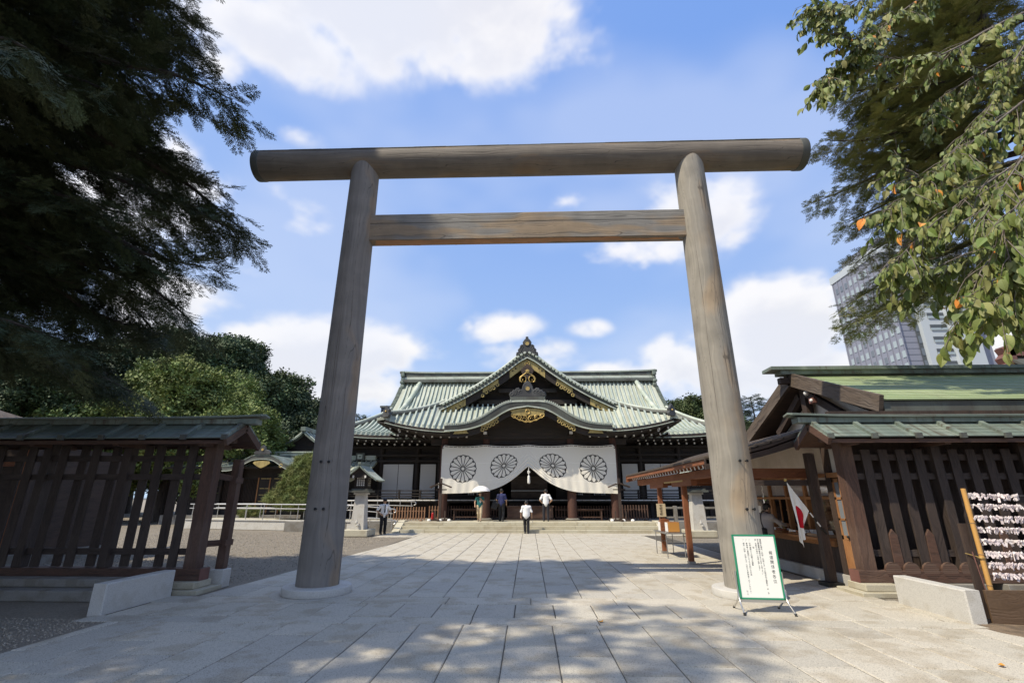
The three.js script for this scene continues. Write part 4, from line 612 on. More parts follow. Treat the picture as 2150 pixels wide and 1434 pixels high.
// ---------------------------------------------------------------- things on the hall platform
{
  const b = thing('offering_box', 'long low timber offering box below the curtain', 'offering box', [0.08, 0.5, -31.0]);
  part('box_front', [box(2.75, 0.62, 0.8, 0, 0.42, 0, { r: 0.015 }), box(2.85, 0.08, 0.9, 0, 0.77, 0, { r: 0.015 })], M.timberFence, b); part('plinth', box(2.9, 0.1, 0.92, 0, 0.05, 0), M.timberDark, b);
  for (let k = 0; k < 12; k++) part('coin_slat', box(0.05, 0.06, 0.78, -1.26 + k * 0.229, 0.83, 0), M.timberDark, b);
  const bench = (x, label) => { const t = thing('bench', label, 'bench', [x, 0.5, -30.6], 0, 'benches in the porch'); part('top', box(1.75, 0.05, 0.5, 0, 0.62, 0, { r: 0.01 }), M.timberFence, t); part('apron', box(1.5, 0.07, 0.3, 0, 0.56, 0), M.timberFence, t); for (const a of [-0.74, 0.74]) for (const c of [-0.17, 0.17]) part('leg', box(0.075, 0.6, 0.06, a, 0.3, c), M.timberFence, t); part('stretcher', box(1.46, 0.06, 0.05, 0, 0.18, 0.13), M.timberFence, t); return t; };
  bench(-3.72, 'plain wooden bench beside the woman with the parasol'); bench(3.55, 'plain wooden bench in the shade right of the offering box');
  const picket = (x0, x1, z, h, label, mat = M.timberFence) => {
    const t = thing('picket_fence', label, 'fence', [(x0 + x1) / 2, 0.5, z], 0, 'low picket fences around the porch'), L = x1 - x0, n = Math.round(L / 0.165);
    for (let k = 0; k <= n; k++) { const x = -L / 2 + L * k / n; part('picket', [box(0.065, h, 0.04, x, h / 2 + 0.05, 0), box(0.046, 0.046, 0.038, x, h + 0.05, 0, { rz: Math.PI / 4 })], mat, t); }
    for (const y of [0.16, h * 0.78]) part('rail', box(L + 0.1, 0.06, 0.035, 0, y, -0.035), mat, t); for (const s of [-1, 1]) part('foot', box(0.1, 0.06, 0.4, s * L * 0.4, 0.03, 0), mat, t);
  };
  picket(-7.75, -5.98, -29.2, 0.70, 'sunlit brown picket fence left of the porch posts', M.timberPicketSunlit = timber([0.26, 0.135, 0.07], [0.15, 0.075, 0.04], [0.30, 0.17, 0.10], { seed: 29 }));  // lighter picket timber here: sunlight put into the colour
  picket(-5.86, -5.35, -30.0, 0.74, 'short picket fence at the roofed post by the fire extinguisher', M.timberPicketSunlit);
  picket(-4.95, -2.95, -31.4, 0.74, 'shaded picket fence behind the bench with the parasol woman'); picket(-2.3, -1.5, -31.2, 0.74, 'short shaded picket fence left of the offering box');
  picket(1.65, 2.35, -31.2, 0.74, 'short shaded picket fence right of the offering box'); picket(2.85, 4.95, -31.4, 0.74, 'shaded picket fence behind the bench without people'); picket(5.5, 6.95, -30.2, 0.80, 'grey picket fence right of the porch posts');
  // posts with little plank roofs, standing on crossed feet
  for (const [x, label] of [[-5.12, 'dark roofed wooden post at the curtain edge near the lit picket fence'], [5.22, 'dark roofed wooden post at the curtain edge facing the canopy']]) {
    const t = thing('roofed_post', label, 'post', [x, 0.5, -29.3], 0, 'roofed posts at the curtain edges');
    part('post', box(0.14, 2.35, 0.14, 0, 1.17, 0), M.timberDark, t);
    for (const s of [-1, 1]) { const r = part('roof_board', box(0.62, 0.06, 0.5, s * 0.28, 1.98, 0, { rz: -s * 0.36 }), M.timberDark, t); part('edge_tip', box(0.05, 0.07, 0.52, s * 0.58, 1.86, 0, { rz: -s * 0.36 }), M.timberFence, r); }
    part('brace', [box(0.7, 0.06, 0.06, 0, 1.72, 0), box(0.07, 0.5, 0.07, -0.3, 0.3, 0.0), box(0.07, 0.5, 0.07, 0.3, 0.3, 0)], M.timberDark, t);
    part('insulator', rod([-0.12, 1.8, 0.1], [-0.12, 2.1, 0.1], 0.03), M.whitePaint, t);
    part('foot', [box(1.3, 0.1, 0.12, 0, 0.05, 0), box(0.12, 0.1, 1.0, 0, 0.06, 0)], M.timberDark, t); for (const a of [-0.55, 0.1, 0.6]) part('weight', lathe([[0, 0], [0.1, 0], [0.11, 0.04], [0.08, 0.12], [0, 0.14]], 12), M.whitePaint, t, [a, 0.0, 0.28]);
  }
  const fe = thing('fire_extinguisher', 'red fire extinguisher by the porch post', 'extinguisher', [-5.6, 0.5, -29.7]); part('cylinder', lathe([[0, 0], [0.075, 0], [0.08, 0.02], [0.08, 0.36], [0.05, 0.43], [0.025, 0.46], [0, 0.46]], 16), std({ color: new THREE.Color(0.42, 0.02, 0.02), roughness: 0.35 }), fe); part('valve', [box(0.05, 0.05, 0.05, 0, 0.48, 0), box(0.12, 0.02, 0.03, 0.03, 0.52, 0)], M.blackIron, fe); part('hose', tube([[0.03, 0.47, 0], [0.11, 0.42, 0], [0.1, 0.25, 0.02], [0.09, 0.12, 0.02]], 0.012, 14, 6), M.blackIron, fe);
}
// ---------------------------------------------------------------- lanterns on tapered stone pillars
function lantern(x, z, label) {
  const t = thing('pillar_lantern', label, 'lantern', [x, 0, z], 0, 'wooden lanterns on stone pillars');
  part('base', box(1.3, 0.3, 1.3, 0, 0.15, 0, { r: 0.03 }), M.stepStone[2], t);
  const sh = new THREE.CylinderGeometry(0.33, 0.47, 1.62, 4, 1).rotateY(Math.PI / 4).translate(0, 1.11, 0); const fl = sh.toNonIndexed(); fl.computeVertexNormals(); part('pillar', boxUV(fl, 1), M.whiteStone, t);
  part('cap_stone', box(0.62, 0.1, 0.62, 0, 1.97, 0, { r: 0.02 }), M.whiteStone, t);
  part('carved_relief', [new THREE.SphereGeometry(0.07, 8, 6).scale(1, 1.3, 0.5).translate(0, 0.62, 0.42), new THREE.SphereGeometry(0.05, 8, 6).scale(1.4, 1, 0.5).translate(0.06, 0.5, 0.44), new THREE.SphereGeometry(0.04, 8, 6).scale(1, 1, 0.5).translate(0.0, 0.72, 0.40)], M.whiteStone, t);
  part('tray', [box(1.0, 0.09, 1.0, 0, 2.07, 0), box(0.8, 0.08, 0.8, 0, 2.15, 0)], M.copperDark, t);
  const h = part('lamp_house', [box(0.64, 0.66, 0.64, 0, 2.52, 0)], M.timberHall, t);
  for (const [ry, w] of [[0, 1], [Math.PI / 2, 1], [-Math.PI / 2, 1], [Math.PI, 1]]) { const p = part('paper_pane', box(0.44, 0.46, 0.012, 0, 2.53, 0.325).rotateY(ry), M.whitePaint, h); for (let k = 0; k < 5; k++) { part('lattice_bar', box(0.026, 0.48, 0.02, -0.21 + k * 0.105, 2.53, 0.336).rotateY(ry), M.timberHall, p); part('lattice_bar', box(0.46, 0.026, 0.018, 0, 2.32 + k * 0.105, 0.336).rotateY(ry), M.timberHall, p); } }
  for (const s of [-1, 1]) { part('roof_slope', sheet(8, 3, (u, v) => { const d = u, xx = s * 0.92 * d, yy = 3.36 - 0.78 * Math.pow(d, 0.8); return [xx, yy + 0.03 * d * Math.abs(v - 0.5) * 2, (v - 0.5) * 1.5]; }, 0.07), M.copperOld, t); for (let k = 0; k < 7; k++) part('roof_batten', limb([0, 0.33, 0.66, 1].map((d) => [s * 0.92 * d, 3.37 - 0.78 * Math.pow(d, 0.8), -0.66 + k * 0.22]), [0.022, 0.022], 5, 2), M.copperRib, t); }
  part('roof_ridge', [box(0.16, 0.12, 1.56, 0, 3.38, 0, { r: 0.02 })], M.copperOld, t); part('gable_board', plate([[0, 3.28], [0.72, 2.72], [-0.72, 2.72]], 1.2, 0).translate(0, 0, -0.6), M.timberHall, t);
  for (const s of [-1, 1]) part('gable_end_tile', box(0.08, 0.12, 0.03, s * 0.3, 2.76, 0.62), M.whitePaint, t);
}
lantern(-8.35, -25.1, 'stone pillar lantern with green roof beside the guard'); lantern(8.15, -25.1, 'stone pillar lantern half hidden behind the canopy posts');
// ---------------------------------------------------------------- ramp on the left, with faced stone sides and steel rails
{
  const t = thing('stone_ramp', 'long low ramp faced with pale stone blocks on the gravel', 'ramp', [-13, 0, -29]), R = rng(21);
  const line = [[-21, -30.9], [-17.8, -30.2], [-15, -29.5], [-12.3, -28.75], [-9.0, -27.9]];
  wpart('ramp_top', sheet(8, 1, (u, v) => { const k = u * 4, i = Math.min(3, Math.floor(k)), f = k - i, x = mix(line[i][0], line[i + 1][0], f), z = mix(line[i][1], line[i + 1][1], f); return [x + v * 0.3, 0.50 + 0.02 * v, z - v * 2.6]; }, 0.3), M.stepStone[2], t);
  for (let k = 0; k < 22; k++) { const f0 = k / 22 * 4, f1 = (k + 0.985) / 22 * 4, at = (f) => { const i = Math.min(3, Math.floor(f)), q = f - i; return [mix(line[i][0], line[i + 1][0], q), mix(line[i][1], line[i + 1][1], q)]; }, a = at(f0), b = at(f1); wpart('facing_block', bar([a[0], 0.25, a[1] + 0.04], [b[0], 0.25, b[1] + 0.04], 0.12, 0.5 + 0.0), M.whiteStone, t); const c = at(Math.min(4, (k + 1) / 22 * 4)); wpart('coping', bar([a[0], 0.52, a[1]], [c[0], 0.52, c[1]], 0.3, 0.05), M.whiteStone, t); }
  const t2 = thing('stone_ramp', 'upper ramp landing joining the hall platform behind the guard', 'ramp', [-9.4, 0, -28.7]);
  wpart('landing', slab(-12.6, -7.25, -0.01, 0.52, -28.2, -30.4, { grain: 0 }), M.stepStone[0], t2); wpart('coping', slab(-12.65, -7.25, 0.52, 0.58, -28.12, -28.4), M.whiteStone, t2);
  for (let k = 0; k < 9; k++) wpart('facing_block', slab(-12.6 + k * 0.59 + 0.006, -12.6 + (k + 1) * 0.59 - 0.006, 0.0, 0.5, -28.1, -28.2, {}), M.whiteStone, t2);
  const rail = (pts, h, label, n, mid = true, y0 = 0.55) => {
    const g = thing('handrail', label, 'handrail', [pts[0][0], y0, pts[0][1]], 0, 'steel handrails of the ramps'), P = pts.map(([x, z, dy = 0]) => [x, y0 + h + dy, z]), e = P.at(-1), dir = Math.sign(e[0] - P[0][0]) || 1;
    wpart('top_rail', tube([...P, [e[0] + dir * 0.14, e[1] - 0.03, e[2]], [e[0] + dir * 0.18, e[1] - 0.14, e[2]], [e[0] + dir * 0.08, e[1] - 0.2, e[2]]], 0.032, 60, 8), M.steel, g);
    if (mid) wpart('lower_rail', tube(P.map(([x, y, z]) => [x, y - 0.24, z]), 0.025, 40, 8), M.steel, g);
    const c = new THREE.CatmullRomCurve3(P.map((p) => new THREE.Vector3(...p)), false, 'centripetal'); for (let k = 0; k <= n; k++) { const q = c.getPoint(0.02 + 0.96 * k / n); wpart('rail_post', rod([q.x, q.y - h, q.z], [q.x, q.y, q.z], 0.024), M.steel, g); }
  };
  rail([[-20.9, -30.85], [-17.8, -30.15], [-15, -29.45], [-12.3, -28.7], [-10.2, -28.15]], 0.85, 'steel handrail along the gravel side of the long ramp', 9);
  rail([[-20.6, -33.0], [-17.6, -32.3], [-14.5, -31.5], [-12.0, -30.6]], 0.85, 'steel handrail along the back side of the long ramp', 8);
  rail([[-12.4, -28.35], [-10, -28.35], [-7.6, -28.35, -0.18]], 0.8, 'steel handrail on the landing beside the guard', 6);
  rail([[-12.4, -30.2, 0.1], [-9.4, -30.2, 0.1], [-6.9, -30.2, 0.05]], 0.95, 'steel handrail in front of the lit picket fence', 7);
  rail([[-9.2, -27.3, 0], [-8.2, -27.3, 0], [-7.3, -27.3, -0.1]], 0.72, 'short bent handrail behind the guard', 3, false, 0.0);
  rail([[7.0, -27.4, -0.3], [7.2, -28.0, 0.25], [7.35, -28.8, 0.3]], 0.85, 'short steel handrail at the right end of the steps', 2, false, 0.1);
  const cr = thing('concrete_rail', 'grey concrete post railing beyond the canopy', 'railing', [9.4, 0, -28.2]); for (let k = 0; k < 4; k++) wpart('rail_post', slab(7.9 + k * 1.5, 8.08 + k * 1.5, 0, 1.35, -28.1, -28.3), M.oldStone, cr); wpart('rail_bar', [slab(7.5, 12.6, 1.2, 1.3, -28.12, -28.24), slab(7.5, 12.6, 0.72, 0.8, -28.12, -28.24)], M.oldStone, cr);
}
// ---------------------------------------------------------------- side hall on the left with its own curved gable
{
  const t = thing('side_hall', 'dark low hall with curved gable and gilt pendant left of the ramp', 'building', [-19.5, 0, -38]);
  const rf = wpart('roof', [sheet(20, 8, (u, v) => [mix(-26.5, -14.6, u), mix(5.0, 3.95, Math.pow(v, 0.8)), mix(-39, -35.6, v)], 0.1), sheet(10, 4, (u, v) => [mix(-26.5, -14.6, u), mix(5.0, 3.9, 1 - v), mix(-42.5, -39, v)], 0.1)], M.copperOld, t);
  for (let k = 0; k < 35; k++) { const x = -26.3 + k * 0.335; if (Math.abs(x + 19) < 1.2) continue; wpart('roof_batten', limb([0, 0.33, 0.66, 1].map((v) => [x, mix(5.0, 3.95, Math.pow(v, 0.8)) + 0.02, mix(-39, -35.55, v)]), [0.05, 0.05], 6, 2), M.copperRib, rf); }
  wpart('ridge', [slab(-26.6, -14.5, 4.95, 5.2, -39.25, -38.75), slab(-26.8, -14.3, 5.2, 5.28, -39.35, -38.65)], M.copperPale, rf);
  wpart('eave', [slab(-26.5, -14.6, 3.78, 3.92, -35.5, -35.62)], M.timberHall, rf);
  const kt = spline([[0, 4.78], [0.7, 4.70], [1.2, 4.46], [1.7, 4.15], [2.3, 3.98], [2.8, 3.95]]), cx = -19.15, kz = -35.0;
  wpart('porch_gable', sheet(40, 3, (u, v) => { const x = mix(-2.8, 2.8, u); return [cx + x, kt(Math.abs(x)), mix(kz, -37.5, v)]; }, 0.08), M.copperOld, t); wpart('gable_face', sheet(40, 2, (u, v) => { const x = mix(-2.8, 2.8, u); return [cx + x, kt(Math.abs(x)) - 0.04 - 0.3 * v, kz - 0.03]; }, 0.12), M.copperDark, t);
  wpart('gable_lip', sheet(40, 1, (u, v) => { const x = mix(-2.8, 2.8, u); return [cx + x, kt(Math.abs(x)) - 0.34 - 0.04 * v, kz - 0.01]; }, 0.12), M.copperPale, t);
  wpart('carved_crest', plate(mirrored([[0, 0.62], [0.14, 0.52], [0.2, 0.3], [0.42, 0.28], [0.6, 0.1], [0.55, 0], [0.3, 0]]), 0.14, 0.02).translate(cx, 4.76, kz - 0.1), M.carved, t); wpart('crest_disc', new THREE.CylinderGeometry(0.09, 0.09, 0.05, 14).rotateX(Math.PI / 2).translate(cx, 5.08, kz + 0.08), M.gold, t);
  const pend = wpart('arch_pendant', plate(mirrored([[0, 4.30], [0.55, 4.26], [0.62, 4.14], [0.5, 4.05], [0.3, 3.92], [0.12, 3.84], [0, 3.80]]), 0.04, 0.01).translate(cx, 0, kz - 0.1), M.goldDull, t);
  for (const s of [-1, 1]) wpart('gilt_blossom', new THREE.TorusGeometry(0.11, 0.045, 6, 14).translate(cx + s * 1.45, 3.95, kz - 0.05), M.goldDull, pend);
  wpart('wall', [slab(-26, -15, 0.6, 3.9, -36.8, -37.0, { grain: 1 })], M.timberHall, t); wpart('floor', slab(-26.2, -14.8, -0.02, 0.6, -35.6, -42), M.oldStone, t);
  for (let k = 0; k < 24; k++) wpart('lattice_bar', slab(-22.6 + k * 0.11, -22.57 + k * 0.11, 1.3, 3.1, -36.7, -36.76), M.timberDark, t);
  const d = wpart('door', slab(-20.0, -18.3, 0.7, 3.2, -36.66, -36.76, { grain: 1 }), M.timberHall, t);
  for (const y of [0.8, 1.5, 1.95, 2.4, 3.1]) for (const x of [-19.85, -19.45, -18.85]) wpart('gilt_strap', slab(x, x + 0.36, y, y + 0.055, -36.63, -36.66), M.goldDull, d);
  for (const x of [-20.02, -19.15, -18.3]) wpart('door_stile', slab(x - 0.04, x + 0.04, 0.7, 3.2, -36.62, -36.67, { grain: 1 }), M.timberDoor, d);
  for (const x of [-22.8, -21.4, -17, -15.4]) wpart('wall_post', slab(x - 0.12, x + 0.12, 0.6, 3.9, -36.5, -36.8), M.timberHall, t);
  // its cross gable roof behind
  const g = thing('corner_pavilion', 'green gabled pavilion roof rising behind the side hall', 'building', [-17.5, 0, -43]);
  for (const s of [-1, 1]) { const q = wpart('roof', sheet(4, 10, (u, v) => [-19.0 + s * 3.4 * v, 7.2 - 2.1 * Math.pow(v, 0.75), mix(-40.6, -47, u)], 0.12), M.copperOld, g); for (let k = 0; k < 9; k++) wpart('roof_batten', limb([0, 0.33, 0.66, 1].map((v) => [-19.0 + s * 3.4 * v, 7.22 - 2.1 * Math.pow(v, 0.75), -40.8 - k * 0.7]), [0.06, 0.06], 6, 2), M.copperRib, q); }
  wpart('ridge', [slab(-19.2, -18.8, 7.15, 7.5, -40.5, -47)], M.copperOld, g); wpart('gable_wall', plate([[-19, 7.0], [-16, 5.0], [-16, 0], [-22, 0], [-22, 5]], 0.1, 0).translate(0, 0, -41.3), M.timberHall, g);
  // covered corridor between the side hall and the worship hall
  const c = thing('covered_corridor', 'low green roofed corridor joining the worship hall behind the lantern', 'corridor', [-12.6, 0, -35]);
  const r2 = wpart('roof', sheet(10, 5, (u, v) => [mix(-15, -10.9, u), mix(4.35, 3.45, Math.pow(v, 0.8)), mix(-35.0, -32.9, v)], 0.1), M.copper, c); for (let k = 0; k < 12; k++) wpart('roof_batten', limb([0, 0.33, 0.66, 1].map((v) => [-14.8 + k * 0.335, mix(4.35, 3.45, Math.pow(v, 0.8)) + 0.02, mix(-35, -32.85, v)]), [0.05, 0.05], 6, 2), M.copperRib, r2);
  wpart('ridge', [slab(-15, -10.8, 4.3, 4.62, -35.1, -34.7)], M.copperPale, r2); const sq = wpart('ridge_plaque', slab(-12.15, -11.55, 4.28, 4.78, -34.5, -34.68), M.copperDark, r2); wpart('plaque_face', slab(-12.02, -11.68, 4.38, 4.68, -34.47, -34.5), M.copperPale, sq); wpart('plaque_grid', [slab(-11.92, -11.78, 4.48, 4.58, -34.455, -34.47)], M.copperDark, sq);
  wpart('verge', sheet(1, 6, (u, v) => [mix(-10.95, -10.7, u), mix(4.4, 3.42, Math.pow(v, 0.8)), mix(-35.0, -32.85, v)], 0.16), M.copperPale, r2);
  wpart('wall', slab(-15, -11, 0.5, 3.7, -34.6, -34.8), M.timberHall, c);
}
// ---------------------------------------------------------------- roofed timber fences on both sides of the gateway
function roofedFence(s, x0, x1, zf, label, mat, roofMat, pale) {
  const t = thing('roofed_fence', label, 'fence', [s * x0, 0, zf], 0), R = rng(s > 0 ? 61 : 62), X = (a) => s * a, L = x1 - x0;
  const post = wpart('end_post', slab(X(x0 - 0.13), X(x0 + 0.13), 0.40, 2.98, zf - 0.13, zf + 0.13, { r: 0.012 }), mat, t);
  wpart('stone_footing', [slab(X(x0 - 0.42), X(x0 + 0.45), -0.02, 0.07, zf - 0.4, zf + 0.42, { r: 0.015 }), slab(X(x0 - 0.27), X(x0 + 0.35), 0.07, 0.20, zf - 0.26, zf + 0.3, { r: 0.02 })], M.stepStone[1], t);
  wpart('sill_beam', slab(X(x0 - 0.25), X(x1), 0.20, 0.42, zf - 0.15, zf + 0.15, { r: 0.015 }), mat, t); wpart('sill_end', slab(X(x0 - 0.258), X(x0 - 0.25), 0.2, 0.42, zf - 0.15, zf + 0.15), M.copperBrown, t);
  for (let k = 0, a = x0 + 0.9; a < x1; a += 1.5, k++) wpart('footing_stone', slab(X(a), X(a + 1.2), -0.02, 0.2, zf - 0.25, zf + 0.25, { r: 0.02 }), M.oldStone, t);
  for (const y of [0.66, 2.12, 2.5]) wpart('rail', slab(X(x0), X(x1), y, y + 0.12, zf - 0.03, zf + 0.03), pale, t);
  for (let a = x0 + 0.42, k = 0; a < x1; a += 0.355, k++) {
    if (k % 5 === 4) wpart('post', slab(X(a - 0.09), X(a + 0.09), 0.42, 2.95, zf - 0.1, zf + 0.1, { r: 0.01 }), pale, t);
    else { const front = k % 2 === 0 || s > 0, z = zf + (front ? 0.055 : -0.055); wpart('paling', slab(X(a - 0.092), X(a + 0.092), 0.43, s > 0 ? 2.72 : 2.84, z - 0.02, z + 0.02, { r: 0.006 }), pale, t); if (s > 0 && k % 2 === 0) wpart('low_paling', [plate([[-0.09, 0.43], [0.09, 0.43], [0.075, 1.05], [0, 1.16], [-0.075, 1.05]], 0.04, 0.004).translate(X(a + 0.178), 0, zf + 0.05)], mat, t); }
    if (s > 0) wpart('sill_scallop', rod([X(a), 0.42, zf + 0.1], [X(a), 0.42, zf + 0.152], 0.15, 0.15, 14), mat, t);
  }
  // the little roof: ridge, copper courses on both slopes, battens, rafters and bracing
  const yr = 3.26, ye = 2.90, dz = 0.62, xe = x0 - 0.62;
  const yAt = (v) => mix(yr, ye, Math.pow(v, 0.92)), zAt = (v, q) => zf + q * mix(0.06, dz, v);
  const ridge = wpart('roof_ridge', [slab(X(xe - 0.25), X(x1), yr + 0.02, yr + 0.13, zf - 0.13, zf + 0.13)], roofMat, t); wpart('ridge_cap', sheet(10, 2, (u, v) => [X(mix(xe - 0.38, x1, u)), yr + 0.16 + 0.04 * (1 - Math.abs(v - 0.5) * 2) + 0.05 * Math.pow(1 - u, 12), zf + (v - 0.5) * 0.4], 0.04), roofMat, ridge);
  for (const q of [1, -1]) for (let c = 0; c < 4; c++) for (let a = xe, k = 0; a < x1; a += 0.86, k++) { const b = Math.min(a + 0.86, x1), v0 = c / 4 - (c ? 0.03 : 0), v1 = (c + 1) / 4, lift = 0.012 + 0.004 * c; wpart('roof_course', sheet(1, 1, (u, v) => { const vv = mix(v0, v1, v); return [X(mix(a, b, u)), yAt(vv) + lift + 0.012 * v, zAt(vv, q)]; }, 0.022), roofMat, t); }
  for (const q of [1, -1]) for (let a = xe + 0.06; a < x1; a += 0.86) { const pts = [0, 0.25, 0.5, 0.75, 1.04].map((v) => [X(a), yAt(v) + 0.055, zAt(v, q)]); const bt = wpart('roof_batten', pts.slice(0, -1).map((p, i) => bar(p, pts[i + 1], 0.09, 0.07)), roofMat, t); wpart('batten_end', box(0.115, 0.10, 0.05, pts[4][0], pts[4][1] - 0.005, pts[4][2]), M.copperDark, bt); }
  for (const q of [1, -1]) { wpart('bargeboard', bar([X(xe + 0.02), yr - 0.06, zf], [X(xe + 0.02), ye - 0.07, zf + q * (dz + 0.02)], 0.07, 0.14), mat, t); wpart('eave_board', slab(X(xe), X(x1), ye - 0.09, ye - 0.02, zf + q * (dz - 0.05), zf + q * (dz - 0.09)), mat, t); }
  wpart('soffit', [sheet(1, 2, (u, v) => [X(mix(xe + 0.05, x1, u)), mix(yr, ye, Math.abs(v - 0.5) * 2) - 0.05, zf + (v - 0.5) * 2 * (dz - 0.05)], 0.03)], mat, t);
  for (const a of [x0, x0 + 1.8, x0 + 3.6, x0 + 5.4]) if (a < x1) wpart('cross_arm', slab(X(a - 0.06), X(a + 0.06), 2.78, 2.88, zf - 0.5, zf + 0.5), mat, t);
  wpart('plate_beam', slab(X(xe + 0.2), X(x1), 2.88, 2.97, zf - 0.07, zf + 0.07), mat, t);
  return t;
}
roofedFence(1, 6.62, 15.5, -10.62, 'brown timber fence with small copper roof in front of the amulet booth', M.timberFence, M.copperOld, M.timberPalingShade);
roofedFence(-1, 6.76, 16, -10.42, 'dark shaded timber fence with small copper roof under the big conifer', M.timberFence, M.copperOld, M.timberPalingShade);
// bracing post behind the left fence end
{
  const t = thing('bracing_post', 'square timber bracing post on a stone foot behind the shaded fence', 'post', [-6.5, 0, -10.95]);
  part('post', box(0.17, 2.3, 0.17, 0, 1.42, 0, { r: 0.01 }), M.timberFence, t); part('stone_foot', box(0.3, 0.36, 0.3, 0, 0.16, 0, { r: 0.02 }), M.whiteStone, t); part('tie_rail', [bar([0, 2.15, 0], [-0.26, 2.22, 0.45], 0.05, 0.12), bar([0, 0.85, 0], [-0.26, 0.85, 0.45], 0.05, 0.12), box(0.06, 0.12, 0.28, 0.06, 2.12, 0), box(0.06, 0.12, 0.28, 0.06, 0.85, 0)], M.timberFence, t);
  const u = thing('bracing_post', 'timber bracing post behind the sunny fence by the booth door', 'post', [6.95, 0, -11.15]); part('post', box(0.17, 2.5, 0.17, 0, 1.45, 0, { r: 0.01 }), M.timberDark, u); part('stone_foot', box(0.3, 0.3, 0.3, 0, 0.13, 0, { r: 0.02 }), M.whiteStone, u); part('tie_rail', [bar([0, 2.2, 0], [-0.3, 2.2, 0.5], 0.05, 0.12), bar([0, 0.75, 0], [-0.3, 0.75, 0.5], 0.05, 0.12)], M.timberDark, u);
}
// low granite guard slabs
for (const [x, z0, z1, label] of [[-6.87, -8.35, -9.9, 'low grey granite slab standing in the shade by the fence'], [6.57, -8.2, -9.65, 'low bright granite slab standing in the sun by the fence']]) {
  const s = Math.sign(x), g = plate([[0, -0.03], [z0 - z1, -0.03], [z0 - z1, 0.43], [0, 0.43]], 0.2, 0.018).rotateY(Math.PI / 2).translate(x - 0.1, 0, z0);
  single('granite_slab', g, M.whiteStone, label, 'stone slab', 'granite slabs beside the fences');
}
single('stone_kerb', join([slab(-13, -7.05, -0.02, 0.16, -9.4, -9.9, { r: 0.02 }), slab(-13, -7.3, 0.16, 0.30, -9.75, -10.1, { r: 0.02 })]), M.oldStone, 'dark grey stone kerb courses below the shaded fence', 'kerb', null);

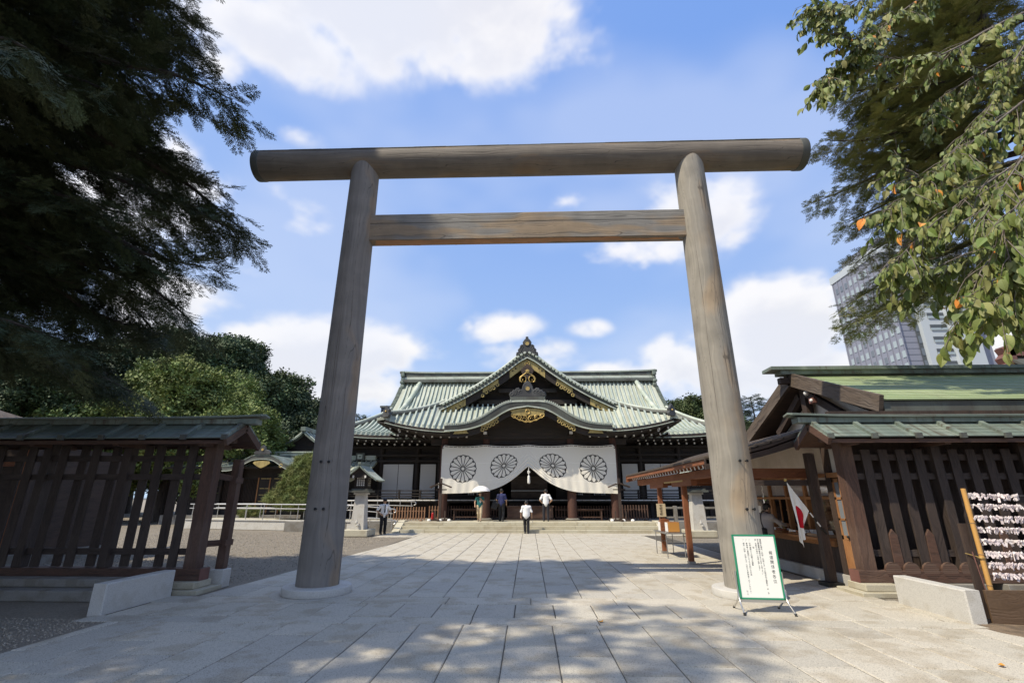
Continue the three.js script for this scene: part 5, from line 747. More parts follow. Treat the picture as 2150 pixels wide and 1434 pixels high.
// ---------------------------------------------------------------- amulet booth with counter, doors, and its roofs
{
  const t = thing('amulet_booth', 'timber booth with green roof, glazed doors and a sales counter', 'building', [9.5, 0, -14.5]), xw = 6.72;
  // walls
  wpart('stone_base', slab(xw - 0.1, 15.5, -0.02, 0.22, -10.98, -18), M.whiteStone, t);
  wpart('front_wall', [slab(xw, 15.5, 0.22, 3.6, -11.0, -11.12, { grain: 1 })], M.timberDark, t);
  wpart('back_wall', [slab(xw + 1.5, 15.5, 0.22, 3.7, -17.6, -17.8), slab(9.8, 9.95, 0.22, 3.6, -11.12, -17.6)], M.timberDark, t);
  wpart('lower_wall', slab(xw, xw + 0.1, 0.22, 0.86, -11.5, -15.6, { grain: 1 }), M.timberDark, t);
  wpart('plaster_panel', slab(xw + 0.02, xw + 0.08, 2.24, 2.98, -11.12, -15.6), M.plaster, t);
  wpart('gable_plaster', [plate([[-11.3, 3.0], [-17.4, 3.0], [-17.2, 3.45], [-14.4, 4.75], [-11.5, 3.45]].map(([z, y]) => [-z, y]), 0.06, 0).rotateY(Math.PI / 2).translate(8.55, 0, 0)], M.plaster, t);
  wpart('counter', slab(xw - 0.32, xw + 0.6, 0.86, 0.92, -11.6, -15.4, { r: 0.01 }), M.timberDoor, t); wpart('counter_apron', slab(xw - 0.06, xw + 0.02, 0.74, 0.86, -11.6, -15.4), M.timberDoor, t);
  for (const z of [-11.48, -12.55, -13.45, -14.35, -15.5]) wpart('window_post', slab(xw - 0.02, xw + 0.09, 0.9, 2.3, z - 0.045, z + 0.045), z > -11.6 ? M.timberDark : M.timberDoor, t);
  wpart('window_rail', [slab(xw - 0.03, xw + 0.1, 1.72, 1.78, -11.5, -15.5), slab(xw - 0.03, xw + 0.1, 2.2, 2.28, -11.2, -15.6)], M.timberDoor, t);
  for (const [a, b] of [[-11.53, -12.5], [-12.6, -13.4], [-13.5, -14.3], [-14.4, -15.45]]) { const p = wpart('paper_screen', slab(xw + 0.05, xw + 0.07, 1.8, 2.2, a, b), std({ color: new THREE.Color(0.42, 0.38, 0.36), roughness: 0.7 }), t); wpart('upper_pane', new THREE.PlaneGeometry(Math.abs(b - a), 0.4).rotateY(-Math.PI / 2).translate(xw + 0.015, 2.0, (a + b) / 2), M.glass, t); }
  for (const [a, b] of [[-11.53, -12.0], [-13.9, -14.3], [-14.4, -15.45]]) { wpart('sliding_pane', new THREE.PlaneGeometry(Math.abs(b - a), 0.78).rotateY(-Math.PI / 2).translate(xw + 0.04, 1.32, (a + b) / 2), M.glass, t); wpart('sash', [slab(xw + 0.03, xw + 0.055, 0.92, 0.98, a, b), slab(xw + 0.03, xw + 0.055, 0.92, 1.72, b, b + 0.04), slab(xw + 0.03, xw + 0.055, 0.92, 1.72, a - 0.04, a)], M.timberDoor, t); }
  // inside: shelves, dark back
  wpart('inner_shelf', [slab(xw + 0.9, xw + 1.3, 1.0, 1.04, -11.3, -15.6), slab(xw + 1.0, xw + 1.3, 1.4, 1.43, -11.3, -15.6), slab(xw + 1.3, xw + 1.36, 0.3, 2.3, -11.3, -15.6)], M.timberDoor, t); wpart('floor', slab(xw + 0.1, 9.8, 0.22, 0.3, -11.1, -17.6), M.timberDark, t); wpart('inner_ceiling', slab(xw + 0.1, 9.8, 2.9, 2.95, -11.1, -17.6), M.timberDark, t);
  // double doors with glass
  for (const [z0, z1] of [[-10.70, -10.98], [-11.0, -11.28]].map(([a, b]) => [a - 0.02, b - 0.02])) {
    const d = wpart('door', [slab(xw - 0.04, xw, 0.24, 0.92, z0, z1, { grain: 1 }), slab(xw - 0.045, xw + 0.005, 0.24, 2.16, z0, z0 - 0.055), slab(xw - 0.045, xw + 0.005, 0.24, 2.16, z1 + 0.055, z1), slab(xw - 0.045, xw + 0.005, 2.08, 2.16, z0, z1), slab(xw - 0.045, xw + 0.005, 0.92, 1.0, z0, z1), slab(xw - 0.045, xw + 0.005, 1.72, 1.77, z0, z1), slab(xw - 0.045, xw + 0.005, 1.3, 1.34, z0, z1)], M.timberDoor, t);
    for (const [a, b] of [[1.0, 1.3], [1.34, 1.72], [1.77, 2.08]]) wpart('door_pane', slab(xw - 0.03, xw - 0.02, a, b, z0 - 0.055, z1 + 0.055), M.frost ??= std({ color: new THREE.Color(0.20, 0.22, 0.24), roughness: 0.12 }), d);
    wpart('door_knob', new THREE.SphereGeometry(0.03, 10, 8).translate(xw - 0.07, 0.98, z1 < -11.1 ? z0 - 0.03 : z1 + 0.03), M.blackIron, d);
  }
  wpart('door_lintel', slab(xw - 0.08, xw + 0.06, 2.18, 2.28, -10.66, -11.4), M.timberDoor, t);
  wpart('corner_post', [slab(xw - 0.45, xw - 0.28, 0.08, 2.72, -11.35, -11.52, { r: 0.01 }), slab(xw - 0.06, xw + 0.14, 0.22, 2.9, -11.3, -11.48)], M.timberDark, t); wpart('post_foot', slab(xw - 0.55, xw - 0.2, -0.02, 0.08, -11.25, -11.62, { r: 0.01 }), M.blackIron, t);
  // main roof: ridge along x, gable toward the path
  const ridgeZ = -14.6, yR = 5.28, zF = -11.05, yF = 3.86, zB = -18.1, gx = 7.95;
  const yS = (v) => mix(yR, yF, Math.pow(v, 0.95));
  for (const [q, ze] of [[1, zF], [-1, zB]]) { const n = 15; for (let c = 0; c < n; c++) { wpart('roof_course', sheet(10, 1, (u, v) => { const vv = (c + v * 1.06) / n; return [mix(gx, 17, u), yS(vv) + 0.012 + 0.016 * v, mix(ridgeZ, ze, vv)]; }, 0.03), M.copperGreen, t); }
    wpart('bargeboard', [bar([gx + 0.02, yR - 0.10, ridgeZ], [gx + 0.02, yF - 0.08, ze], 0.10, 0.38)], M.shingle, t); wpart('eave_fascia', slab(gx + 0.1, 17, yF - 0.34, yF - 0.02, ze - q * 0.05, ze - q * 0.12), M.copperDark, t);
    wpart('soffit', sheet(2, 2, (u, v) => [mix(gx + 0.05, 17, u), mix(yR, yF, v) - 0.22, mix(ridgeZ, ze - q * 0.1, v)], 0.05), M.timberDark, t); }
  wpart('roof_ridge', [slab(gx - 0.3, 17, yR + 0.02, yR + 0.14, ridgeZ - 0.2, ridgeZ + 0.2)], M.copperOld, t); wpart('ridge_cap', [slab(gx - 0.62, 17, yR + 0.14, yR + 0.24, ridgeZ - 0.3, ridgeZ + 0.3)], M.copperOld, t);
  wpart('ridge_beam_end', [slab(gx - 0.3, gx + 1, yR - 0.24, yR - 0.06, ridgeZ - 0.1, ridgeZ + 0.1)], M.timberDark, t);
  wpart('gable_beam', [slab(8.3, 8.5, 3.5, 3.75, -11.4, -17.6), slab(8.25, 8.45, 3.75, 4.9, ridgeZ - 0.12, ridgeZ + 0.12)], M.timberDark, t); wpart('gable_strut', [bar([8.3, 3.75, -12.8], [8.3, 4.7, -14.4], 0.14, 0.2), bar([8.3, 3.75, -16.4], [8.3, 4.7, -14.8], 0.14, 0.2)], M.timberDark, t);
  { const lamp = wpart('flood_lamp', [box(0.14, 0.16, 0.2, 8.05, 4.36, -13.75, { r: 0.02 }), rod([8.1, 4.46, -13.75], [8.25, 4.7, -13.85], 0.015)], M.copperBrown, t); wpart('lamp_glass', new THREE.SphereGeometry(0.05, 10, 8).translate(7.98, 4.36, -13.7), M.whitePaint, lamp); wpart('bell', new THREE.SphereGeometry(0.075, 12, 8).translate(8.02, 4.62, -13.95), M.whitePaint, t); }
  // red-brown pent roof along the fence side
  for (let c = 0; c < 5; c++) wpart('pent_course', sheet(6, 1, (u, v) => { const vv = (c + v * 1.08) / 5; return [mix(7.55, 17, u), mix(3.56, 3.32, vv) + 0.012 * v + 0.01, mix(-11.15, -10.72, vv) ]; }, 0.02), M.copperBrown, t); wpart('pent_soffit', [slab(7.6, 17, 3.22, 3.30, -10.8, -11.1)], M.timberRed, t);
}
// ---------------------------------------------------------------- canopy over the counter
{
  const t = thing('shop_canopy', 'brown shingled canopy on red timber posts beside the path', 'canopy', [5.2, 0, -16]);
  const z0 = -11.35, z1 = -20.6, xe = 4.02, xr = 6.75, ye = 2.62, yr = 3.38, roofY = (d) => mix(ye, yr, d) - 0.06 * Math.sin(Math.PI * d);
  for (let c = 0; c < 9; c++) for (let k = 0; k < 5; k++) { const za = mix(z0, z1, k / 5), zb = mix(z0, z1, (k + 1) / 5); wpart('shingle_course', sheet(1, 2, (u, v) => { const d = (c + 1 - v * 1.12) / 9; return [mix(xe, xr, clamp(d, -0.02, 1)), roofY(clamp(d, 0, 1)) + 0.02 * v, mix(za, zb, u), mix(za, zb, u), d * 2.8]; }, 0.05), M.shingle, t); }
  for (let c = 0; c < 4; c++) for (let k = 0; k < 2; k++) wpart('shingle_course', sheet(1, 2, (u, v) => { const d = (c + v * 1.1) / 4; return [mix(xr, xr + 1.3, d), yr - 0.25 * d, mix(mix(z0, z1, k / 2), mix(z0, z1, (k + 1) / 2), u)]; }, 0.05), M.shingle, t);
  wpart('eave_board', slab(xe + 0.0, xe + 0.10, ye - 0.13, ye - 0.035, z0, z1), M.timberRed, t); wpart('soffit', sheet(2, 2, (u, v) => [mix(xe + 0.12, xr, v), roofY(v) - 0.10, mix(z0, z1, u)], 0.03), M.timberRed, t);
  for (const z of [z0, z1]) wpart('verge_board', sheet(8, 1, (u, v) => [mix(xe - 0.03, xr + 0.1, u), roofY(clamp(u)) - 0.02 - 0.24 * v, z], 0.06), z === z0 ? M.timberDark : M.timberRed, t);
  const raf = slab(0, 1.2, -0.045, 0.045, -0.035, 0.035), cap = slab(-0.01, 0, -0.045, 0.045, -0.035, 0.035);
  for (let z = z0 - 0.35; z > z1 + 0.2; z -= 0.30) { const r = new THREE.Mesh(raf, M.timberRed); r.name = 'rafter'; r.position.set(xe + 0.14 - 5.2, ye - 0.16, z + 16); r.rotation.z = 0.27; shade(r); t.add(r); part('painted_end', cap, M.whitePaint, r); }
  wpart('purlin', slab(4.42, 4.62, 2.24, 2.44, z0 + 0.1, z1 + 0.1, { r: 0.01 }), M.timberRed, t); wpart('purlin_end', slab(4.41, 4.63, 2.23, 2.45, z1 + 0.1, z1 + 0.06), M.timberDoor, t);
  wpart('bracket_arm', [slab(4.44, 4.60, 2.08, 2.24, -13.9, -15.8), slab(4.44, 4.60, 2.08, 2.24, -16.8, -18.6)], M.timberRed, t); wpart('brass_cover', [slab(4.425, 4.44, 2.26, 2.34, -11.6, -14.0), slab(4.425, 4.44, 2.2, 2.25, -14.6, -16.6)], M.gold, t);
  for (const [y0, y1, za, zb] of [[2.2, 2.42, -12.0, -12.16], [2.16, 2.34, -14.75, -14.95], [2.16, 2.34, -17.5, -17.7]]) wpart('tie_beam', slab(4.6, 6.75, y0, y1, za, zb), M.timberRed, t); wpart('white_beam_end', slab(4.78, 5.0, 2.18, 2.44, -11.98, -12.2), M.whitePaint, t);
  wpart('front_beam', [slab(4.2, 6.7, 2.02, 2.14, -11.52, -11.66)], M.timberDark, t);
  for (const z of [-14.85, -17.62]) { const p = wpart('post', slab(4.45, 4.59, 0.06, 2.2, z - 0.07, z + 0.07, { r: 0.008 }), M.timberRed, t); wpart('post_shoe', slab(4.43, 4.61, -0.01, 0.08, z - 0.09, z + 0.09), M.greySteel, p); }
  // notice on the far post: brown paper with four brush-written characters
  const cv = document.createElement('canvas'); cv.width = 64; cv.height = 128; const c = cv.getContext('2d'); c.fillStyle = '#cdbd9f'; c.fillRect(0, 0, 64, 128); c.strokeStyle = '#3a3028'; c.lineWidth = 4;
  for (let k = 0; k < 4; k++) { const y = 14 + k * 27; c.beginPath(); c.moveTo(20, y); c.lineTo(44, y - 2); c.moveTo(32, y - 6); c.lineTo(31, y + 17); c.moveTo(22, y + 8); c.lineTo(43, y + 7); c.moveTo(24, y + 17); c.lineTo(42, y + 16); if (k % 2) { c.moveTo(24, y); c.lineTo(23, y + 16); } c.stroke(); }
  const m = new THREE.CanvasTexture(cv); m.colorSpace = THREE.SRGBColorSpace; const pg = new THREE.BoxGeometry(0.3, 0.42, 0.02); single('paper_notice', pg.translate(4.5, 1.36, -17.53), std({ map: m, roughness: 0.9 }), 'small brown paper notice with brush writing on the canopy post', 'notice');
}
// ---------------------------------------------------------------- trees
const V3 = (x, y, z) => new THREE.Vector3(x, y, z);
// a flat conifer spray about 0.5 m long: axis with side twigs and needles
function sprayGeo(seed, len = 0.5, needle = 0.05) {
  const R = rng(seed), pos = [], nor = [];
  const blade = (a, b, w, n) => { const d = b.clone().sub(a), s = d.clone().cross(n).normalize().multiplyScalar(w), m = a.clone().addScaledVector(d, 0.45); for (const p of [a, m.clone().add(s), m.clone().sub(s), b, m.clone().sub(s), m.clone().add(s)]) pos.push(p.x, p.y, p.z); };
  const up = V3(0, 1, 0);
  const twig = (o, dir, L, depth) => {
    const e = o.clone().addScaledVector(dir, L); e.y -= L * L * 0.35; blade(o, e, 0.008, up);
    const n = Math.round(L / (depth ? 0.028 : 0.055));
    for (let i = 1; i <= n; i++) { const t = i / (n + 0.3), p = o.clone().lerp(e, t); for (const s of [-1, 1]) { const q = dir.clone().applyAxisAngle(up, s * (0.75 + R() * 0.3)); q.y += (R() - 0.5) * 0.5; q.normalize(); if (depth === 0 && i % 1 === 0) twig(p, q, L * 0.42 * (1.05 - t * 0.75) * (0.8 + 0.4 * R()), 1); else if (depth === 1) blade(p, p.clone().addScaledVector(q, needle * (0.7 + 0.5 * R())), 0.0075, V3(R() - 0.5, 1, R() - 0.5).normalize()); } }
  };
  twig(V3(0, 0, 0), V3(1, 0, 0), len, 0);
  const g = new THREE.BufferGeometry(); g.setAttribute('position', new THREE.Float32BufferAttribute(pos, 3)); g.computeVertexNormals(); return g;
}
// a clump of broad leaves
function leafClump(seed, n, rad, leaf) {
  const R = rng(seed), pos = [];
  for (let i = 0; i < n; i++) {
    const c = V3(R() - 0.5, R() - 0.5, R() - 0.5).normalize().multiplyScalar(rad * Math.cbrt(R())), d = V3(R() - 0.5, R() * 0.7 - 0.45, R() - 0.5).normalize(), nn = V3(R() - 0.5, 0.6 + R(), R() - 0.5).normalize(), s = d.clone().cross(nn).normalize().multiplyScalar(leaf * 0.3), L = leaf * (0.7 + 0.6 * R());
    const a = c, b = c.clone().addScaledVector(d, L), m = c.clone().addScaledVector(d, L * 0.5), m1 = m.clone().add(s), m2 = m.clone().sub(s), fold = nn.clone().multiplyScalar(leaf * 0.08); m1.add(fold); m2.add(fold);
    for (const p of [a, m1, b, a, b, m2]) pos.push(p.x, p.y, p.z);
  }
  const g = new THREE.BufferGeometry(); g.setAttribute('position', new THREE.Float32BufferAttribute(pos, 3)); g.computeVertexNormals(); return g;
}
function leafMat(r, g, b, tr = 0.0) { return tr ? new THREE.MeshPhysicalMaterial({ color: new THREE.Color(r, g, b), roughness: 0.65, transmission: tr, thickness: 0, side: THREE.DoubleSide }) : std({ color: new THREE.Color(r, g, b), roughness: 0.7, side: THREE.DoubleSide }); }
function scatter(name, geo, mat, items, parent, origin) {   // items: [position, quaternion, scale, color]
  const m = new THREE.InstancedMesh(geo, mat, items.length), M4 = new THREE.Matrix4(); m.name = name; m.userData.kind = 'stuff';
  items.forEach(([p, q, s, c], i) => { m.setMatrixAt(i, M4.compose(p.clone().sub(origin), q, typeof s === 'number' ? V3(s, s, s) : s)); if (c) m.setColorAt(i, c); }); parent.add(shade(m)); return m;
}
const quatTo = (dir, roll = 0, upv = V3(0, 1, 0)) => { const x = dir.clone().normalize(), z = x.clone().cross(upv).normalize(), y = z.clone().cross(x); const q = new THREE.Quaternion().setFromRotationMatrix(new THREE.Matrix4().makeBasis(x, y, z)); return q.multiply(new THREE.Quaternion().setFromAxisAngle(V3(1, 0, 0), roll)); };
// a conifer with layered drooping limbs
function conifer({ name, label, at, height, trunkR, y0, reach, limbs, droop = 0.15, seed, sprays, mat, group, toward, size = 1, tint, lean = [0, 0], dens = 1, keep = () => true, frontTrim = 0 }) {
  const R = rng(seed), o = V3(...at), t = thing(name, label, 'tree', at, 0, group);
  const top = V3(lean[0], height, lean[1]), axis = (y) => V3(lean[0] * (y / height) ** 1.5 + 0.15 * Math.sin(y * 0.7 + seed), y, lean[1] * (y / height) ** 1.5 + 0.12 * Math.cos(y * 0.6));
  const tp = []; for (let i = 0; i <= 8; i++) tp.push(axis(height * i / 8)); part('trunk', limb(tp, [trunkR * 1.25, trunkR, trunkR * 0.82, trunkR * 0.62, trunkR * 0.4, 0.04], 14, 4), M.bark, t);
  const items = sprays.map(() => []), wood = [];
  for (let k = 0; k < limbs; k++) {
    const f = (k + R() * 0.7) / limbs, y = mix(y0, height * 0.985, Math.pow(f, 0.92)); let a = k * 2.39996 + R() * 0.7; if (toward !== undefined && R() < 0.45) a = toward + (R() - 0.5) * 2.2;
    const L = reach(y / height) * (0.72 + 0.42 * R()) * (1 - frontTrim * Math.max(0, Math.sin(a))), s = axis(y), d0 = V3(Math.cos(a), 0, Math.sin(a)), rise = mix(0.05, 0.7, f * f) - 0.05, pts = []; const bend = (R() - 0.5) * 0.5;
    for (let i = 0; i <= 5; i++) { const u = i / 5, d = d0.clone().applyAxisAngle(V3(0, 1, 0), bend * u); pts.push(s.clone().addScaledVector(d, L * u).add(V3(0, L * (rise * u - droop * u * u * 1.6) + (R() - 0.5) * 0.08 * L * u, 0))); }
    if (!keep(pts[5].clone().add(o), pts[3].clone().add(o))) continue;
    const r0 = Math.max(0.02, 0.026 * L * (trunkR / 0.4)); wood.push(limb(pts, [r0, r0 * 0.7, r0 * 0.4, 0.012], 6, 2));
    const c = new THREE.CatmullRomCurve3(pts), n = Math.round(L / 0.26 * dens);
    for (let i = 1; i <= n; i++) {
      const u = 0.14 + 0.86 * i / n, p = c.getPoint(u), d = c.getTangent(u);
      for (const sd of [-1, 1]) {
        const q = d.clone().applyAxisAngle(V3(0, 1, 0), sd * (0.7 + 0.45 * R())), SL = (0.32 * L * (1.05 - u) + 0.32) * (0.6 + 0.6 * R()); q.y += (R() - 0.6) * 0.4; q.normalize();
        const m = Math.max(1, Math.round(SL / 0.2 * dens)); if (SL > 0.7 && R() < 0.35) wood.push(limb([p, p.clone().addScaledVector(q, SL * 0.9).add(V3(0, -SL * 0.12, 0))], [0.012, 0.005], 4, 2));
        for (let j = 0; j <= m; j++) { const w = j / Math.max(1, m), pp = p.clone().addScaledVector(q, SL * w); pp.y -= droop * SL * w * w * 1.3; pp.add(V3((R() - 0.5) * 0.14, (R() - 0.5) * 0.14, (R() - 0.5) * 0.14)); const dir = q.clone().applyAxisAngle(V3(0, 1, 0), (R() - 0.5) * 1.7); dir.y += (R() - 0.62) * 0.7; const tone = 0.75 + 0.5 * R(), cc = new THREE.Color(tone * (tint?.[0] ?? 1) * (0.9 + 0.25 * R()), tone * (tint?.[1] ?? 1), tone * (tint?.[2] ?? 1)); const ki = Math.floor(R() * sprays.length); items[ki].push([pp, quatTo(dir, (R() - 0.5) * 1.0), size * (0.7 + 0.5 * R()), cc]); }
      }
    }
  }
  const crown = part('limbs', wood, M.bark, t); sprays.forEach((g, i) => scatter('crown', g, mat, items[i], t, V3(0, 0, 0)));
  return items.reduce((a, b) => a + b.length, 0);
}
// a broadleaf tree: limbs reach into lobes, each lobe filled with leaf clumps near its surface
function broadleaf({ name, label, at, trunkH, trunkR, lobes, per, clump, mat, group, seed, tint = [1, 1, 1], size = 1, category = 'tree' }) {
  const R = rng(seed), o = V3(...at), t = thing(name, label, category, at, 0, group), items = clump.map(() => []), wood = [];
  part('trunk', limb([[0, -0.1, 0], [0.05 * trunkH * (R() - 0.5), trunkH * 0.5, 0.1], [0, trunkH, 0]], [trunkR * 1.3, trunkR, trunkR * 0.75], 10, 4), M.bark, t);
  for (const [lx, ly, lz, rx, ry, rz = rx] of lobes) {
    const c = V3(lx, ly, lz), s = V3(0, trunkH * (0.75 + 0.25 * R()), 0); wood.push(limb([s, s.clone().lerp(c, 0.5).add(V3((R() - 0.5) * 0.6, 0.3, (R() - 0.5) * 0.6)), c], [trunkR * 0.5, trunkR * 0.3, 0.03], 6, 3));
    const n = Math.round(per * Math.pow(rx * ry * rz, 0.62));
    for (let i = 0; i < n; i++) { const d = V3(R() - 0.5, R() - 0.5, R() - 0.5).normalize(), bump = 0.66 + 0.72 * noise3(d.x * 3.6 + lx, d.y * 3.6 + ly, d.z * 3.6 + lz, seed), k = bump * (0.62 + 0.38 * Math.sqrt(R())); if (d.y < -0.55 && R() < 0.6) continue; const p = c.clone().add(V3(d.x * rx * k, d.y * ry * k, d.z * rz * k)), tone = 0.7 + 0.6 * R(), q = new THREE.Quaternion().setFromEuler(new THREE.Euler(R() * 6, R() * 6, R() * 6)); items[Math.floor(R() * clump.length)].push([p, q, size * (0.7 + 0.6 * R()), new THREE.Color(tone * tint[0] * (0.85 + 0.3 * R()), tone * tint[1], tone * tint[2])]); }
  }
  part('limbs', wood, M.bark, t); clump.forEach((g, i) => scatter('crown', g, mat, items[i], t, V3(0, 0, 0)));
  return items.reduce((a, b) => a + b.length, 0);
}
const sprays = [sprayGeo(1), sprayGeo(2, 0.46), sprayGeo(3, 0.54)];
const spraysR = [sprayGeo(21, 0.36, 0.045), sprayGeo(22, 0.32, 0.045)];
const needleMat = leafMat(0.044, 0.062, 0.026), needleMatR = leafMat(0.165, 0.178, 0.055);
let leafTotal = 0;
// the two big conifers that overhang the gateway
leafTotal += conifer({ name: 'conifer_tree', label: 'huge dark conifer overhanging the shaded fence and crossbeam end', at: [-10.9, 0, -6.0], height: 19.5, trunkR: 0.42, y0: 4.5, limbs: 104, droop: 0.12, frontTrim: 0.25, seed: 5, sprays, mat: needleMat, size: 1.05, dens: 1.0, toward: -0.25,
  reach: (f) => f < 0.5 ? 5.45 : mix(5.3, 0.7, Math.pow((f - 0.5) / 0.5, 0.85)) });
leafTotal += conifer({ name: 'conifer_tree', label: 'tall green conifer rising behind the amulet booth fence', at: [12.0, 0, -9.8], height: 18.5, trunkR: 0.36, y0: 6.9, limbs: 84, droop: 0.09, frontTrim: 0.4, seed: 9, sprays: spraysR, mat: needleMatR, size: 1.0, dens: 1.3, toward: 3.3,
  reach: (f) => f < 0.5 ? 4.4 : mix(4.4, 0.6, (f - 0.5) / 0.5) });
leafTotal += conifer({ name: 'conifer_tree', label: 'second dark conifer shading the fence from the left', at: [-17.0, 0, -7.2], height: 19, trunkR: 0.4, y0: 3.0, limbs: 70, droop: 0.14, seed: 25, sprays, mat: needleMat, size: 1.15, dens: 0.9, reach: (f) => f < 0.5 ? 5.6 : mix(5.6, 0.7, (f - 0.5) / 0.5) });
// unseen conifer added behind the viewer to shade and dapple the near paving
leafTotal += conifer({ name: 'conifer_tree', label: 'unseen dark conifer added behind the viewer on the left to shade the paving', at: [-10.6, 0, -0.2], height: 19, trunkR: 0.4, y0: 8.0, limbs: 30, droop: 0.12, seed: 27, sprays, mat: needleMat, size: 0.95, dens: 0.55, reach: (f) => f < 0.7 ? 4.3 : mix(4.3, 0.7, (f - 0.7) / 0.3) });
// cherry boughs hanging into the picture on the right, from a tree beside the camera
{
  const at = V3(8.6, 0, -2.6), t = thing('cherry_tree', 'cherry tree with long drooping leaves turning orange over the paving', 'tree', at.toArray()), R = rng(31), wood = [], items = [[], [], []];
  part('trunk', limb([[0, -0.1, 0], [-0.2, 2, 0.1], [0.1, 4.2, -0.2], [-0.3, 6.6, -0.5]], [0.3, 0.24, 0.18, 0.08], 12, 5), M.bark, t);
  // one folded leaf, tip down: two halves with a raised midrib fold and a drooping end
  const leaf = (() => { const pos = [], L = 0.115, n = 6, P = (u, s) => { const w = 0.030 * Math.pow(Math.sin(Math.PI * Math.pow(u, 0.8)), 0.9); return V3(L * u * (1 - 0.12 * u), 0.35 * w * Math.abs(s) - 0.035 * u * u, s * w); }; for (let i = 0; i < n; i++) for (const s of [-1, 1]) { const a = P(i / n, 0), b = P((i + 1) / n, 0), c = P(i / n, s), d = P((i + 1) / n, s); for (const p of [a, b, c, b, d, c]) pos.push(p.x, p.y, p.z); } for (const p of [V3(-0.02, 0.004, 0.0012), V3(0, 0, 0), V3(-0.02, 0.004, -0.0012)]) pos.push(p.x, p.y, p.z); const g = new THREE.BufferGeometry(); g.setAttribute('position', new THREE.Float32BufferAttribute(pos, 3)); g.computeVertexNormals(); return g; })();
  const mats = [leafMat(0.125, 0.17, 0.030, 0.22), leafMat(0.21, 0.235, 0.075, 0.22), leafMat(0.62, 0.24, 0.03, 0.2)];
  // boughs as pixel paths at a distance: [start..., end], hanging from the tree
  const bough = (px, z, leaves, r0, side = 1) => {
    const pts = px.map(([x, y, zz]) => PZ(x, y, zz ?? z).sub(at)), c = new THREE.CatmullRomCurve3(pts), L = c.getLength(); wood.push(limb(pts, [r0, r0 * 0.6, r0 * 0.3, 0.003], 6, 4));
    const n = Math.round(L * 14);
    for (let i = 1; i <= n; i++) {
      const u = Math.pow(0.12 + 0.88 * i / n, 0.8), p = c.getPoint(Math.min(u, 1)), d = c.getTangent(Math.min(u, 1)), q = d.clone().applyAxisAngle(V3(R() - 0.5, R() - 0.5, R() - 0.5).normalize(), 0.6 + R() * 0.6), TL = 0.14 + 0.42 * R() * (1.2 - u * 0.5); q.y -= 0.35; q.normalize();
      const e = p.clone().addScaledVector(q, TL); e.y -= 0.05; wood.push(limb([p, p.clone().lerp(e, 0.5).add(V3((R() - 0.5) * 0.05, 0.03, (R() - 0.5) * 0.05)), e], [0.005, 0.0035, 0.002], 4, 2));
      const m = Math.round(leaves * (0.85 + 0.95 * R())); for (let j = 0; j < m; j++) { const w = 0.2 + 0.8 * j / m, pp = p.clone().lerp(e, w).add(V3((R() - 0.5) * 0.03, (R() - 0.5) * 0.03, (R() - 0.5) * 0.03)), dir = V3(R() - 0.5, -0.25 - R() * 0.9, R() - 0.5).addScaledVector(q, 0.5).normalize(), tone = 0.75 + 0.5 * R(), ki = R() < 0.014 ? 2 : R() < 0.35 ? 1 : 0; items[ki].push([pp, quatTo(dir, (R() - 0.5) * 2.4), 0.6 + 0.6 * R(), new THREE.Color(tone * (0.9 + 0.3 * R()), tone, tone * 0.9)]); }
    }
  };
  bough([[2360, -60, 4.4], [2120, 40], [1920, 130], [1800, 90], [1735, 30]], 4.4, 8, 0.02); bough([[2330, -120, 4.8], [2000, -40], [1850, 60], [1790, 120], [1725, 180]], 4.6, 9, 0.018); bough([[2200, -160, 4.6], [2000, -80], [1850, -20], [1760, 10], [1720, 5]], 4.6, 8, 0.016);
  bough([[2360, 180, 3.8], [2220, 290], [2080, 380], [1960, 470], [1870, 560]], 3.9, 9, 0.02); bough([[2360, 60, 4.0], [2180, 190], [2040, 300], [1920, 400], [1870, 440]], 4.1, 9, 0.02); bough([[2380, 300, 3.5], [2240, 420], [2130, 500], [2060, 570], [2040, 655]], 3.6, 8, 0.018);
  bough([[2380, 400, 3.3], [2260, 480], [2160, 560], [2110, 620], [2080, 640]], 3.4, 9, 0.016); bough([[2360, 120, 3.6], [2240, 230], [2150, 330], [2090, 420], [2060, 470]], 3.7, 9, 0.018); bough([[2340, 10, 4.6], [2200, 90], [2100, 130], [1990, 200], [1950, 260]], 4.7, 8, 0.018);
  bough([[2400, 250, 3.2], [2260, 330], [2170, 400], [2110, 470], [2120, 540]], 3.3, 9, 0.016); bough([[2300, -80, 4.2], [2200, 30], [2130, 130], [2070, 240], [1990, 330]], 4.3, 9, 0.018); bough([[2360, 240, 4.2], [2200, 330], [2050, 390], [1950, 380], [1890, 350]], 4.3, 7, 0.016);
  bough([[2380, 500, 3.6], [2260, 560], [2180, 610], [2150, 625], [2140, 640]], 3.7, 8, 0.014); bough([[2350, 330, 4.0], [2190, 440], [2090, 520], [2000, 560], [1930, 590]], 4.1, 8, 0.016);
  // the main arms that carry the boughs, up from the trunk
  for (const [x, y, z] of [[2360, -60, 4.4], [2360, 180, 3.8], [2380, 400, 3.3], [2330, -120, 4.8], [2350, 330, 4.0], [2360, 60, 4.0], [2300, -80, 4.2], [2200, -160, 4.6]]) { const e = PZ(x, y, z).sub(at), s = V3(-0.1, Math.min(5.6, Math.max(2.6, e.y - 1.2)), -0.3); wood.push(limb([s, s.clone().lerp(e, 0.5).add(V3(0, 0.35, 0)), e], [0.06, 0.04, 0.02], 6, 4)); }
